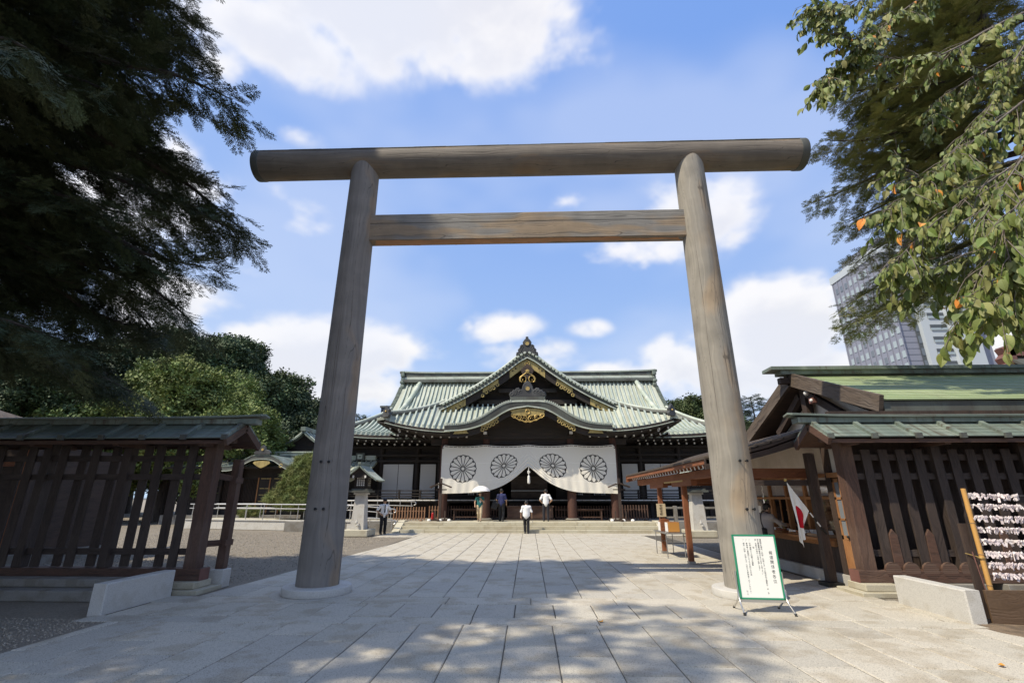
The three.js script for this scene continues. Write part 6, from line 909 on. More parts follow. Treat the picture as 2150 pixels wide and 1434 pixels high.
  // leaves of the rest of the crown above and behind the picture's edge
  for (let i = 0; i < 2600; i++) { const d = V3(R() - 0.5, R() - 0.5, R() - 0.5).normalize().multiplyScalar(2.7 * Math.cbrt(R())), p = V3(0.9 + d.x, 5.6 + d.y * 0.8, 0.2 + d.z), tone = 0.75 + 0.5 * R(); items[R() < 0.3 ? 1 : 0].push([p, quatTo(V3(R() - 0.5, -0.6, R() - 0.5), R() * 2), 1.1, new THREE.Color(tone, tone, tone)]); }
  part('boughs', wood, M.twig, t); mats.forEach((m, i) => scatter('leaves', leaf, m, items[i], t, V3(0, 0, 0))); leafTotal += items.flat().length;
}
// the wood behind the left fence and around the hall
{
  const clump = [leafClump(1, 26, 0.36, 0.20), leafClump(2, 26, 0.40, 0.18), leafClump(3, 22, 0.34, 0.22)], big = [leafClump(4, 30, 0.62, 0.34), leafClump(5, 30, 0.66, 0.30)];
  const camphor = leafMat(0.135, 0.175, 0.04), oak = leafMat(0.050, 0.078, 0.026), dark = leafMat(0.030, 0.050, 0.020);
  const on = (x, y, z) => { const p = PZ(x, y, z); return [p.x, 0, p.z]; };
  const lobesFor = (seed, n, w, h, y0) => { const R = rng(seed), L = []; for (let i = 0; i < n; i++) { const a = R() * 6.28, f = R(), r = w * (0.25 + 0.62 * Math.sqrt(R())) * Math.sin(Math.PI * (0.18 + 0.74 * f)); L.push([Math.cos(a) * r, y0 + h * f, Math.sin(a) * r, w * (0.30 + 0.16 * R()), w * (0.24 + 0.12 * R()), w * (0.30 + 0.16 * R())]); } return L; };
  const wood = 'trees of the wood behind the left fence';
  const T = (label, px, z, hTop, w, y0, mat, seed, n, per, cl, tint, size = 1, group = wood, name = 'broadleaf_tree') => { const [x, , zz] = on(px, 900, z); leafTotal += broadleaf({ name, label, at: [x, 0, zz], trunkH: y0 + 1.2, trunkR: 0.12 + w * 0.05, lobes: lobesFor(seed, n, w, hTop - y0 - w * 0.3, y0 + 0.6), per, clump: cl, mat, group, seed, tint, size }); };
  T('bright sunlit camphor tree with domed crown above the shaded fence', 375, 40, 13.2, 6.0, 3.0, camphor, 101, 30, 62, clump, [1, 1, 1], 1.15);
  T('rounded bright green tree nearest the end of the shaded fence roof', 480, 38, 9.6, 3.8, 2.2, camphor, 102, 20, 66, clump, [0.95, 0.98, 1], 1.05);
  T('mid green tree beneath the big conifer, left of the camphor', 215, 36, 9.6, 4.6, 2.4, camphor, 103, 20, 62, clump, [0.75, 0.85, 0.95], 1.1);
  T('dark green tree at the far left behind the fence', 60, 34, 10.5, 5.2, 2.4, oak, 104, 20, 60, clump, [0.9, 0.95, 1], 1.15);
  T('tall dark oak behind the camphor tree', 430, 54, 20.0, 7.5, 5.0, oak, 105, 28, 60, big, [0.9, 0.95, 1], 1.0); T('dark oak sloping down behind the gateway pillar', 545, 54, 15.8, 6.4, 4.0, oak, 106, 24, 60, big, [1, 1, 1], 1.0); T('low dark oak against the clouds left of the pillar', 635, 56, 12.6, 5.4, 3.4, dark, 107, 22, 58, big, [1.1, 1.1, 1.1], 0.95);
  T('very tall dark tree deep in the left wood', 300, 60, 22.5, 9.0, 5.0, oak, 108, 26, 60, big, [0.8, 0.85, 0.95], 1.1); T('dark oak behind the far left fence end', 120, 52, 19.5, 8.5, 4.0, dark, 109, 24, 60, big, [1, 1, 1], 1.1); T('dark undergrowth tree behind the side hall', 590, 50, 9.0, 5.0, 2.0, dark, 110, 18, 60, big, [1, 1.05, 1], 0.9); T('dark tree at the far left edge of the wood', -60, 44, 16.5, 8, 3.0, dark, 111, 22, 60, big, [1, 1, 1], 1.1); T('dark hedge tree behind the pavilion roof', 500, 47, 8.4, 5.6, 1.0, dark, 112, 18, 60, big, [1, 1, 1], 0.9); T('dark hedge tree between the side hall and corridor', 690, 52, 9.4, 5.0, 1.0, dark, 113, 18, 60, big, [1, 1, 1], 0.9);
  T('dense green tree rising behind the right end of the hall roof', 1442, 62, 13.4, 4.6, 6.0, oak, 121, 26, 62, big, [1.1, 1.0, 0.8], 0.8, 'trees behind the hall'); T('green tree half behind the right gateway pillar', 1520, 64, 12.2, 4.6, 5, oak, 122, 20, 58, big, [1.05, 1.0, 0.8], 0.8, 'trees behind the hall'); T('light green bush below the spiky cedar by the booth gable', 1572, 44, 6.9, 2.4, 2.0, camphor, 123, 18, 66, clump, [0.8, 0.95, 0.9], 0.9, 'trees behind the hall');
  const sp2 = [sprayGeo(11, 0.6, 0.06)];
  const [cx, , cz] = on(1583, 870, 50); leafTotal += conifer({ name: 'cedar_tree', label: 'small spiky dark cedar between pillar and booth gable', at: [cx, 0, cz], height: 11.6, trunkR: 0.2, y0: 3, limbs: 46, droop: 0.12, seed: 15, sprays: sp2, mat: needleMat, size: 1.5, dens: 0.75, group: 'trees behind the hall', reach: (f) => 2.9 * (1.05 - f) + 0.4, tint: [1.2, 1.3, 1.3] });
  for (const [px, z, h, sd, lb] of [[752, 58, 11.4, 16, 'dark conifer beside the left gateway pillar, taller one'], [784, 60, 10.9, 17, 'small conifer left of the hall roof corner'], [668, 62, 13.0, 18, 'dark conifer top left of the gateway pillar']]) { const [x, , zz] = on(px, 870, z); leafTotal += conifer({ name: 'cedar_tree', label: lb, at: [x, 0, zz], height: h, trunkR: 0.2, y0: 2.5, limbs: 34, droop: 0.1, seed: sd, sprays: sp2, mat: needleMat, size: 1.6, dens: 0.7, group: 'trees behind the hall', reach: (f) => 2.4 * (1.05 - f) + 0.5, tint: [1.1, 1.2, 1.0] }); }
  // cloud-pruned pine in front of the side hall
  const pine = leafMat(0.17, 0.195, 0.055), pc = [(() => { const R = rng(55), pos = []; for (let k = 0; k < 60; k++) { const d = V3(R() - 0.5, R() * 0.9 - 0.1, R() - 0.5).normalize(), s = V3(R() - 0.5, R() - 0.5, R() - 0.5).cross(d).normalize().multiplyScalar(0.008), b = V3((R() - 0.5) * 0.22, (R() - 0.5) * 0.06, (R() - 0.5) * 0.22), e = b.clone().addScaledVector(d, 0.16 + 0.06 * R()); for (const p of [b.clone().add(s), b.clone().sub(s), e]) pos.push(p.x, p.y, p.z); } const g = new THREE.BufferGeometry(); g.setAttribute('position', new THREE.Float32BufferAttribute(pos, 3)); g.computeVertexNormals(); return g; })()];
  leafTotal += broadleaf({ name: 'pruned_pine', label: 'rounded cloud-pruned pine behind the steel handrails', at: [-14.3, 0, -32.2], trunkH: 1.6, trunkR: 0.16, seed: 60, per: 620, clump: pc, mat: pine, size: 1.5, lobes: [[0, 3.7, 0, 0.95, 0.62], [0.75, 3.3, 0.4, 0.8, 0.5], [-0.6, 3.15, 0.3, 0.75, 0.45], [0.1, 2.8, 0.6, 0.9, 0.42], [0.9, 2.55, 0.5, 0.9, 0.4], [-0.85, 2.45, 0.4, 0.8, 0.4], [0.2, 2.1, 0.8, 1.0, 0.38], [-1.2, 1.75, 0.7, 0.9, 0.36], [1.1, 1.7, 0.7, 1.0, 0.36], [0, 1.5, 1.0, 1.1, 0.36], [-0.4, 4.0, -0.3, 0.6, 0.4], [0.6, 2.2, -0.4, 1, 0.5]] });
  const sh = on(520, 1090, 33.5); leafTotal += broadleaf({ name: 'low_shrub', label: 'small round shrub by the posts of the back handrail', at: [-18.6, 0.5, -33.6], trunkH: 0.15, trunkR: 0.03, seed: 61, per: 420, clump: pc, mat: pine, size: 1.0, category: 'shrub', lobes: [[0, 0.35, 0, 0.5, 0.32], [0.45, 0.3, 0.1, 0.35, 0.25], [-0.4, 0.28, 0, 0.35, 0.22]] });
}
console.log('leaf clumps', leafTotal);
// ---------------------------------------------------------------- writing: strokes on a 0..10 grid, for the characters on the notice board
// each glyph is a list of polylines "x,y x,y ..." separated by /
const K = {
  '報': '0.3,2 4.7,2/2.5,0.3 2.5,4/0,4 5,4/1.3,4.6 1.8,5.8/3.7,4.6 3.2,5.8/0.4,6.2 4.6,6.2/0.4,8 4.6,8/2.5,6.2 2.5,10/5.8,0.6 5.8,10/5.8,0.6 9.4,0.6 9.4,3.2 8,3.4/5.8,4.8 9.3,4.8 8.4,7.4 6.4,10/6.6,5.4 8,8 10,10',
  '道': '4.5,0.2 5.2,1.4/8,0.2 7.2,1.4/3.4,1.8 10,1.8/6.6,1.8 6.2,3/4.4,3 9,3 9,8 4.4,8 4.4,3/4.4,4.7 9,4.7/4.4,6.3 9,6.3/0.8,0.8 2,2/0.2,4 2,4 1.8,7.6/0.2,9.6 1.8,7.8 3.6,9.4 10,9.6',
  '関': '0.6,0.4 0.6,10/0.6,0.4 4.2,0.4 4.2,3.4 0.6,3.4/0.6,1.9 4.2,1.9/5.8,0.4 9.4,0.4 9.4,10 8.4,9.6/5.8,0.4 5.8,3.4 9.4,3.4/5.8,1.9 9.4,1.9/3.6,4.2 4.2,5/6.4,4.2 5.8,5/2.6,5.4 7.4,5.4/2.2,6.8 7.8,6.8/5,5.4 4.8,7.4 2.4,9.2/5,7 7.6,9.2',
  '係': '2.8,0.2 0.2,4/1.7,2.4 1.7,10/9.2,0.3 4.2,1.2/6.4,1.2 4.8,3 7,3.4/8.4,2 4.4,5.2 9.2,4.6/8,3.8 9.4,5.4/6.8,4.8 6.8,9.8 6,9.4/5,6.4 4,8.6/8.4,6.4 9.6,8.6',
  '者': '1.2,1.8 8,1.8/4.6,0.2 4.6,3.8/0.2,3.8 9.8,3.8/8.6,0.8 0.6,6.6/3,5.2 8.2,5.2 8.2,9.8 3,9.8 3,5.2/3,7.4 8.2,7.4',
  '各': '4,0.2 0.6,4/3,1.6 8,1.6 5.4,4.4 0.2,6.4/3,2.4 6,4.6 9.8,6/2.4,6.2 7.8,6.2 7.8,9.8 2.4,9.8 2.4,6.2',
  '位': '2.8,0.2 0.2,4.2/1.8,2.4 1.8,10/6.4,0.4 6.4,2.2/3.8,2.6 9.6,2.6/5,4 5.6,8/8.4,3.8 7.4,8.4/3.4,9.2 10,9.2',
  '内': '1,2 1,10/1,2 9,2 9,9.6 8,9.4/5,0 5,2 2.6,6.6/5,4 7.4,6.6', '外': '3,0.4 0.4,5/2,2 4.8,2 3.6,6 0.6,9.6/1.8,4.2 3.4,5.6/7,0 7,10/7,4 9.6,6', '神': '2,0 2,1.6/0.4,1.8 3.6,1.8 0.2,6/2.2,4.4 2.2,10/5,2.2 9.4,2.2 9.4,6.6 5,6.6 5,2.2/5,4.4 9.4,4.4/7.2,0.2 7.2,10', '社': '2,0 2,1.6/0.4,1.8 3.6,1.8 0.2,6/2.2,4.4 2.2,10/7,1.6 7,9.4/5,4.4 9.4,4.4/4.4,9.4 9.9,9.4',
  '国': '0.6,0.6 9.4,0.6 9.4,9.8 0.6,9.8 0.6,0.6/2.4,2.6 7.6,2.6/2.6,5 7.4,5/2.2,7.6 7.8,7.6/5,2.6 5,7.6', '中': '1,2 9,2 9,6.4 1,6.4 1,2/5,0 5,10', '門': '0.6,0.4 0.6,10/0.6,0.4 4,0.4 4,4.4 0.6,4.4/0.6,2.4 4,2.4/6,0.4 9.4,0.4 9.4,10/6,0.4 6,4.4 9.4,4.4/6,2.4 9.4,2.4', '居': '1,0.6 9,0.6 9,3 1,3/1,0.6 1,6 0,10/2,5 9.8,5/5.6,3.4 5.6,6.6/3,6.6 8.4,6.6 8.4,9.8 3,9.8 3,6.6', '行': '3,0.2 0.6,2.6/3.4,2.8 0.2,6/2,4.6 2,10/5,1.6 9.4,1.6/4.4,4.4 9.9,4.4/7.8,4.4 7.8,9.8 6.6,9.4', '為': '3,0.4 3.6,1.6/1,2 7.6,2 6.4,4.2 8.4,4.2 7.2,6.4 9.4,6.4 8.8,9.8 7.8,9.6/5,0.6 0.4,8/2,4.2 6.4,4.2/2.4,6.4 7.2,6.4/1.6,7.8 1,9.4/3.6,7.8 3.8,9.2/5.6,7.6 6.2,9', '記': '1,0.6 3.6,0.6/0.2,2.2 4.4,2.2/0.8,3.8 3.8,3.8/0.8,5.2 3.8,5.2/0.8,6.8 3.8,6.8 3.8,9.6 0.8,9.6 0.8,6.8/5.4,1.4 9,1.4 9,4.8 5.6,4.8 5.6,9.2 9.6,9.2 9.6,7.4', '左': '0.6,2.6 9.4,2.6/4.4,0.2 0.4,9.4/3.4,5.6 8.6,5.6/6,5.6 6,9.4/2.6,9.4 9.6,9.4', '一': '0.4,5 9.6,5', '止': '5,0.4 5,9.2/5,4 9,4/2,3.6 2,9.2/0.2,9.2 9.8,9.2', '切': '0.4,4 4.8,3.2/2.4,0.4 2.4,7.6 4.8,6.8/5.4,1.6 9.4,1.6 9,9.4 7.8,9.2/7.2,1.6 5,9.6', '以': '1.2,1 1.4,8 4.4,6/3.6,1.6 5,3.6/8.6,0.6 7.4,6 3.8,9.8/7,6.6 9.6,9.6', '上': '4.6,0.2 4.6,9.2/4.6,4 8.6,4/0.2,9.2 9.8,9.2', '下': '0.2,0.8 9.8,0.8/4.8,0.8 4.8,10/5,3 8,5', '出': '5,0 5,9.4/1.6,1.6 1.6,4.6 8.4,4.6 8.4,1.6/0.8,5.8 0.8,9.4 9.2,9.4 9.2,5.8', '申': '1,1.8 9,1.8 9,7 1,7 1,1.8/1,4.4 9,4.4/5,0 5,10', '付': '2.8,0.2 0.2,4.4/1.8,2.4 1.8,10/3.8,2.8 9.8,2.8/8,0.2 8,9.8 6.8,9.4/5,4.8 6,6.4', '受': '8.6,0.2 1.4,1/1.6,1.6 2.2,2.8/4.6,1.4 5,2.8/8,1.2 7.2,2.8/0.4,5 0.4,3.4 9.6,3.4 9.6,5/2,5.4 8,5.4 5,8.4 1,9.8/2.6,6 5,8.2 9.4,9.8', '必': '3,1 4.4,2.4/1,4 0.4,7/3.6,3.4 3.8,8.8 7.6,9 8,7.2/8.6,0.8 1.4,9.6/8.4,4 9.6,6.4', '向': '4.6,0 4,1.8/0.8,1.8 0.8,10/0.8,1.8 9.2,1.8 9.2,9.6 8,9.4/3,4.2 7,4.2 7,7.6 3,7.6 3,4.2', '的': '2.4,0.2 1.6,1.8/0.8,1.8 4.2,1.8 4.2,9.4 0.8,9.4 0.8,1.8/0.8,5.4 4.2,5.4/6.8,0.4 5.2,4/6,2.2 9.4,2.2 9,9.6 7.8,9.4/6.4,4.6 7.4,6.2', '当': '5,0 5,3.6/2,0.8 3,2.8/8,0.8 7,2.8/1.2,3.8 8.8,3.8 8.8,9.8 1.2,9.8/1.6,6.8 8.8,6.8', '尚': '5,0 5,3/2,0.6 2.8,2.2/8,0.6 7.2,2.2/1,3.2 1,10/1,3.2 9,3.2 9,9.8/3.2,5.2 6.8,5.2 6.8,8 3.2,8 3.2,5.2',
  'の': '5.2,1.6 4,7.6 1.8,8.4 0.8,6 2.4,2.6 6,1.4 9,4 8.6,7.4 6,9.6', 'で': '0.6,1.8 8,1.2 4.4,5 5.6,8.8 8,9.4/7.4,3.6 8.2,4.6/9,3 9.8,4', 'は': '1.2,0.8 0.8,5 1.4,9.2/4,3 9.6,2.6/7,0.6 7,8.4 4.6,9 4.4,7.4 6.6,7.2 9.4,8.8', 'し': '2.6,0.6 2.4,7.6 4.6,9.6 8.6,7.2', 'ま': '1.6,2.4 8.6,2.4/2,4.8 8.2,4.8/5.2,0.4 5.2,8.2 2.8,9 2.4,7.6 5,7.2 8.8,9', 'す': '0.6,2.4 9.4,2.4/5.6,0.4 5.6,6.6 3.8,6 4.4,4.4 6,5 5.6,8 3.8,9.8', 'い': '1.4,2 1.6,7 3,8.6/7.4,2.6 9,6.4', 'よ': '5,0.6 5,8 2.6,9 2.4,7.4 5,7 8.6,9/5,3.2 8.4,3', 'り': '3,0.8 2.6,5.6/6.8,0.6 6.8,6 4,9.8', 'へ': '0.4,6 3.4,3 9.6,8', 'に': '1.4,1 1,5 1.6,9.2/4.6,2.6 8.8,2.4/4.4,7 6,8.6 9.4,8.4', 'を': '1.6,2 8.4,1.8/5,0.4 2,6 6,4.6 6,7.2/8.8,4 4.4,7 4.8,9.4 8.8,9.4', 'け': '1.4,0.8 1,5 1.6,9.2/4.4,3 9.6,3/7.4,0.6 7.4,6 5.4,9.8', 'る': '2,1.4 7.6,1.2 2,6 6.2,4.6 8.8,7 6,9.4 4,8.4 5.4,7.4', 'も': '5,0.4 4.2,7.4 6.4,9.4 8.6,7 8,5.4/1.8,2.8 7.4,2.8/1.6,5.4 7.2,5.4', 'と': '2.8,0.8 4.2,4.2/8.4,3 2.4,6.4 3,9 8.8,9.2', 'お': '0.8,3 6,2.6/3.4,0.6 3.4,8.6 1,8 3,5.6 7.6,5 8.4,8 6,9.4/7.6,1.6 9.2,3', 'さ': '1.2,3 8.8,2.2/4.6,0.4 7.6,6 3.4,5.6 2.4,8 6.8,9.4', 'て': '0.6,1.8 8.4,1.2 4.6,5 5.8,8.8 8.4,9.4', 'び': '0.6,3 4,2.6 1.4,7 4,9.6 7,7 7.2,2.4 9.4,5.6/7.8,0.8 8.6,1.8/9.2,0.4 9.9,1.4', 'カ': '0.8,2.8 9,2.8 8.4,9.2 7,8.8/4.8,0.4 4,5 0.6,9.6', 'メ': '7.6,0.6 5,6 0.8,9.4/2.4,3.4 8.4,8.6', 'ラ': '1.8,1 8.2,1/0.8,4 9,4 7.4,7.4 3,9.8', 'イ': '8.4,0.4 1,5.4/5.4,3 5.4,9.8', 'ン': '1,1.8 3.4,3.4/9,2.6 6,7 1,9.2', 'タ': '4.4,0.4 0.8,5/3.4,2.2 8.6,2.2 6.4,6.6 1.6,9.8/3.4,5 6.4,6.8', 'ビ': '2,0.8 2,9 8.4,9/7.6,3.4 2.2,5/8,0.4 8.6,1.6/9.2,0 9.8,1.2', 'ュ': '2,4.6 7.4,4.6 7,9/1,9 9,9', 'ー': '5,0.6 5,9.4', '、': '2,1 3.6,3', '。': '1.6,1.2 3,1.6 3,2.8 1.6,3 1.2,2 1.6,1.2', '（': '0.6,9 2.6,7.4 5,7 7.4,7.4 9.4,9', '）': '0.6,1 2.6,2.6 5,3 7.4,2.6 9.4,1',
  '境': '0.2,3.4 3.6,3.4/2,0.6 2,8.4/0.2,9 3.8,7.8/4.6,1.2 9.6,1.2/7,0 7,1.2/4.2,3.2 9.9,3.2/5,4.4 9.2,4.4 9.2,7.2 5,7.2 5,4.4/5,5.8 9.2,5.8/6.2,7.2 4.4,9.8/8,7.2 8,9.4 9.9,9.2', '靖': '0.2,2.4 4,2.4/2.1,0.4 2.1,2.4/0.2,8.8 4.2,8.6/1,4 1.4,7/3.4,3.8 2.8,7/4.6,1 9.8,1/5,2.6 9.4,2.6/4.4,4.2 9.9,4.2/7.2,0 7.2,4.2/5.4,5.4 5.4,10/5.4,5.4 9,5.4 9,9.8/5.4,7 9,7/5.4,8.4 9,8.4', '苑': '0.4,1.4 9.6,1.4/3,0.2 3,2.4/7,0.2 7,2.4/2.6,3 0.4,6.6/2,4.4 4.8,4.4 3.2,8 0.6,9.8/2,6.2 3.4,7.2/6,3.8 9,3.8 9,6.8 6.2,6.8/6,3.8 6,9.4 9.8,9.4', '取': '0.2,0.8 5.4,0.8/1.2,0.8 1.2,8.6/4.4,0.8 4.4,10/1.2,3.2 4.4,3.2/1.2,5.6 4.4,5.6/0.2,8.8 5.4,7.6/5.8,2 9.4,2 8,6.4 5.6,9.8/6.4,3.4 9.9,9.6', '材': '0.2,2.8 5,2.8/2.6,0.2 2.6,10/2.4,3.4 0.2,7/2.8,4 4.8,6/5.6,2.8 9.9,2.8/8.2,0.2 8.2,9.6 7,9.2/8,3.2 5.4,7.4', '及': '1,1 7,1 5.8,4 8.6,4 6,8 0.4,9.8/3.2,1 2.8,5 0.4,9/3,3.4 6,7.4 9.8,9.8', '撮': '0.2,2.6 3.4,2.6/1.8,0.2 1.8,9.6/0.2,6.4 3.4,5.2/4.6,0.4 9,0.4 9,3.2 4.6,3.2 4.6,0.4/4.6,1.8 9,1.8/4,4.4 9.8,4.4/5,4.4 5,9/6.8,4.4 6.8,9.8/5,6 6.8,6/4,9 7,8.4/7.2,5.8 9.4,5.8 7.4,9.6/7.6,6.6 9.9,9.6', '影': '1,0.4 5.4,0.4 5.4,3 1,3 1,0.4/1,1.7 5.4,1.7/0.2,4.4 6,4.4/1.4,5.4 5,5.4 5,7.4 1.4,7.4 1.4,5.4/3.2,7.4 3.2,9.8/1.6,8 0.6,9.4/4.8,8 5.8,9.2/9.4,0.6 6.8,3/9.6,3.8 6.6,6.4/9.8,6.8 6,9.8', '禁': '0.4,1.8 4.4,1.8/2.4,0.2 2.4,4/2.2,2 0.4,3.8/5.6,1.8 9.6,1.8/7.6,0.2 7.6,4/7.8,2 9.6,3.8/2.4,4.8 7.6,4.8/1,6.4 9,6.4/5,6.4 5,9.8/3,7.4 1.6,9.2/7,7.4 8.4,9.2', '致': '0.2,1 5.4,1/2.6,1 1,4 4.6,3.6/0.6,5.8 5,5.8/2.8,4.2 2.8,8.6/0.2,9 5.4,8.2/7.2,0.4 5.6,4/6.4,2.6 9.8,2.6/9,2.6 7.6,6.8 5.4,9.8/6.4,4 9.9,9.8', '鳥': '4.4,0 3.8,1.2/2,1.2 8,1.2 8,5 2,5/2,1.2 2,6.6 9.4,6.6 9,9.8 8,9.6/2,3.1 8,3.1/2,5 9,5/1.4,7.6 0.8,9.4/3.4,7.6 3.6,9.2/5.4,7.6 6,9/7.2,7.4 8,8.6', '側': '2,0.2 0.2,4/1.4,2.4 1.4,10/3.2,0.8 6.4,0.8 6.4,7 3.2,7 3.2,0.8/3.2,2.9 6.4,2.9/3.2,5 6.4,5/3.8,7.4 2.8,9.8/5.6,7.4 6.6,9.4/7.8,1 7.8,7/9.4,0.2 9.4,9.6 8.6,9.4', '参': '4.6,0.2 2.4,2.2 7,1.8/6.4,1 7.8,2.6/0.4,3.4 9.6,3.4/4.6,2.2 0.4,6.6/5.6,3.6 9.6,6.4/5.8,4.6 2.8,6.6/6.6,6 2.6,8.4/7.4,7.4 2,9.9', '拝': '0.2,2.6 3.8,2.6/2,0.2 2,9.6/0.2,6.6 3.8,5.2/4.8,1 9.6,1/5,3 9.4,3/5,5 9.4,5/4.4,7 9.9,7/7.2,0.2 7.2,10', '意': '5,0 5,1.2/1.6,1.2 8.4,1.2/3.4,1.6 3.8,2.6/6.6,1.6 6.2,2.6/0.6,3 9.4,3/2.4,4 7.6,4 7.6,6.8 2.4,6.8 2.4,4/2.4,5.4 7.6,5.4/1,7.8 0.4,9.6/3,7.6 3.4,9.6 7,9.6/5,7.4 5.8,8.6/8,7.4 9.4,9', '図': '0.6,0.6 9.4,0.6 9.4,9.8 0.6,9.8 0.6,0.6/3,2 3.6,3.6/5,1.6 5.6,3.2/7.6,2 2.4,7.8/3,4.4 7.6,8', '於': '2.4,0.2 2.8,1.8/0.2,2 5,2/1.8,2 1.8,6 0.2,9.6/1.8,4.6 4.2,4.6 3.8,9.4 2.8,9/7,0.4 5,4.6/7,0.6 9.8,4.4/6.4,5.4 7.8,6.8/6,7.8 8,9.6',
};
function write(c, ch, x, y, s, w) { const g = K[ch]; if (!g) return; c.lineWidth = w; c.beginPath(); for (const line of g.split('/')) line.split(' ').forEach((p, i) => { const [a, b] = p.split(',').map(Number); i ? c.lineTo(x + a * s / 10, y + b * s / 10) : c.moveTo(x + a * s / 10, y + b * s / 10); }); c.stroke(); }
const vertical = (c, text, x, y, s, step, w) => [...text].forEach((ch, i) => write(c, ch, x, y + i * step, s, w));
// ---------------------------------------------------------------- notice board on a steel stand
{
  const cv = document.createElement('canvas'); cv.width = 1024; cv.height = 1440; const c = cv.getContext('2d'); c.fillStyle = '#f1efe6'; c.fillRect(0, 0, 1024, 1440); c.strokeStyle = '#25272a'; c.lineCap = 'round'; c.lineJoin = 'round';
  vertical(c, '報道関係者各位', 850, 350, 84, 112, 8);
  vertical(c, '靖国神社境内（内苑、外苑とも）での取材及び撮影は、必ず当', 655, 60, 40, 46.5, 5); vertical(c, '神社報道関係者受付までお申し出下さい。', 592, 60, 40, 46.5, 5); vertical(c, '尚、左記の行為は一切禁止致します。', 529, 60, 40, 46.5, 5);
  vertical(c, '記', 455, 250, 40, 46, 5); vertical(c, '一、中門鳥居より内側での撮影', 372, 60, 40, 46.5, 5); vertical(c, '一、参拝者へ意図的にカメラを向ける行為', 292, 60, 40, 46.5, 5); vertical(c, '一、境内（内苑、外苑とも）に於ける参拝者へのインタビュー', 212, 60, 40, 46.5, 5); vertical(c, '以上', 128, 1280, 46, 60, 5);
  const map = new THREE.CanvasTexture(cv); map.colorSpace = THREE.SRGBColorSpace; map.anisotropy = 8;
  const t = thing('notice_board', 'white notice board with green frame and Japanese text on a steel stand', 'sign', [3.77, 0, -8.86], -0.06), tilt = -0.045, w = 0.67, h = 0.95, yc = 0.68, green = std({ color: new THREE.Color(0.02, 0.26, 0.13), roughness: 0.45 });
  part('panel', new THREE.BoxGeometry(w, h, 0.022).rotateX(tilt).translate(0, yc, 0), std({ color: new THREE.Color(0.8, 0.79, 0.74), roughness: 0.5 }), t);
  const face = new THREE.PlaneGeometry(w - 0.035, h - 0.035); part('printed_sheet', face.translate(0, 0, 0.0125).rotateX(tilt).translate(0, yc, 0), std({ map, roughness: 0.45 }), t);
  const fr = (x, y, a, b) => box(a, b, 0.034, x, y, 0).rotateX(tilt).translate(0, yc, 0); part('frame_side', fr(-w / 2, 0, 0.024, h + 0.02), green, t); part('frame_side', fr(w / 2, 0, 0.024, h + 0.02), green, t); part('frame_top', fr(0, h / 2, w + 0.02, 0.024), green, t); part('frame_bottom', fr(0, -h / 2, w + 0.02, 0.024), green, t);
  part('lower_bar', [box(w + 0.04, 0.035, 0.03, 0, 0.17, 0.02)], M.steel, t);
  for (const s of [-1, 1]) {
    const l = part('stand_leg', [tube([[s * 0.365, 0.60, -0.01], [s * 0.365, 0.28, 0.0], [s * 0.37, 0.16, 0.06], [s * 0.385, 0.03, 0.24]], 0.014, 20, 8), tube([[s * 0.352, 0.58, -0.03], [s * 0.35, 0.26, -0.04], [s * 0.36, 0.14, -0.12], [s * 0.36, 0.02, -0.32]], 0.014, 20, 8)], M.steel, t);
    part('rubber_tip', rod([s * 0.385, 0.0, 0.25], [s * 0.384, 0.035, 0.232], 0.019), M.blackIron, l); part('rubber_tip', rod([s * 0.36, 0.0, -0.325], [s * 0.36, 0.03, -0.31], 0.019), M.blackIron, l);
  }
}
// ---------------------------------------------------------------- flag on a striped pole at the booth post
{
  const tip = V3(5.63, 2.10, -11.2), foot = V3(6.33, 1.08, -11.32), t = thing('national_flag', 'white flag with red disc on a black and white striped pole', 'flag', foot.toArray());
  const seg = 11; for (let k = 0; k < seg; k++) wpart('pole_band', rod(foot.clone().lerp(tip, k / seg).toArray(), foot.clone().lerp(tip, (k + 1) / seg).toArray(), 0.014), k % 2 ? M.whitePaint : M.blackIron, t);
  wpart('gold_ball', new THREE.SphereGeometry(0.035, 14, 10).translate(tip.x, tip.y + 0.03, tip.z), M.gold, t); wpart('holder', rod([foot.x - 0.03, foot.y + 0.05, foot.z], [foot.x + 0.06, foot.y - 0.06, foot.z - 0.01], 0.022), M.blackIron, t);
  const cv = document.createElement('canvas'); cv.width = 384; cv.height = 256; const c = cv.getContext('2d'); c.fillStyle = '#efeade'; c.fillRect(0, 0, 384, 256); c.fillStyle = '#c00d22'; c.beginPath(); c.arc(192, 128, 77, 0, 7); c.fill(); const map = new THREE.CanvasTexture(cv); map.colorSpace = THREE.SRGBColorSpace;
  // the hoist runs down the pole; the rest hangs in folds from the tip
  const A = tip.clone().lerp(foot, 0.02), B = tip.clone().lerp(foot, 0.60);
  wpart('cloth', sheet(30, 30, (u, v) => {   // u along the fly (hanging down), v along the hoist (from tip to lower tie)
    const h = A.clone().lerp(B, v), L = 1.25 * (1 - 0.52 * Math.pow(v, 0.8)), x = h.x - 0.0 - v * v * u * 0.30 + u * 0.07 * (1 - v) * 1.0 + 0.03 * Math.sin(v * 9 + u * 2) * u, y = h.y - u * L * (1.05 - 0.12 * v), z = h.z + 0.07 * Math.sin(v * 12 + u * 1.5) * u + 0.02;
    return [x, y, z, 0.08 + u * 0.84, 1 - (0.05 + v * 0.9)];
  }, 0.003), new THREE.MeshPhysicalMaterial({ map, roughness: 0.9 }), t);
}
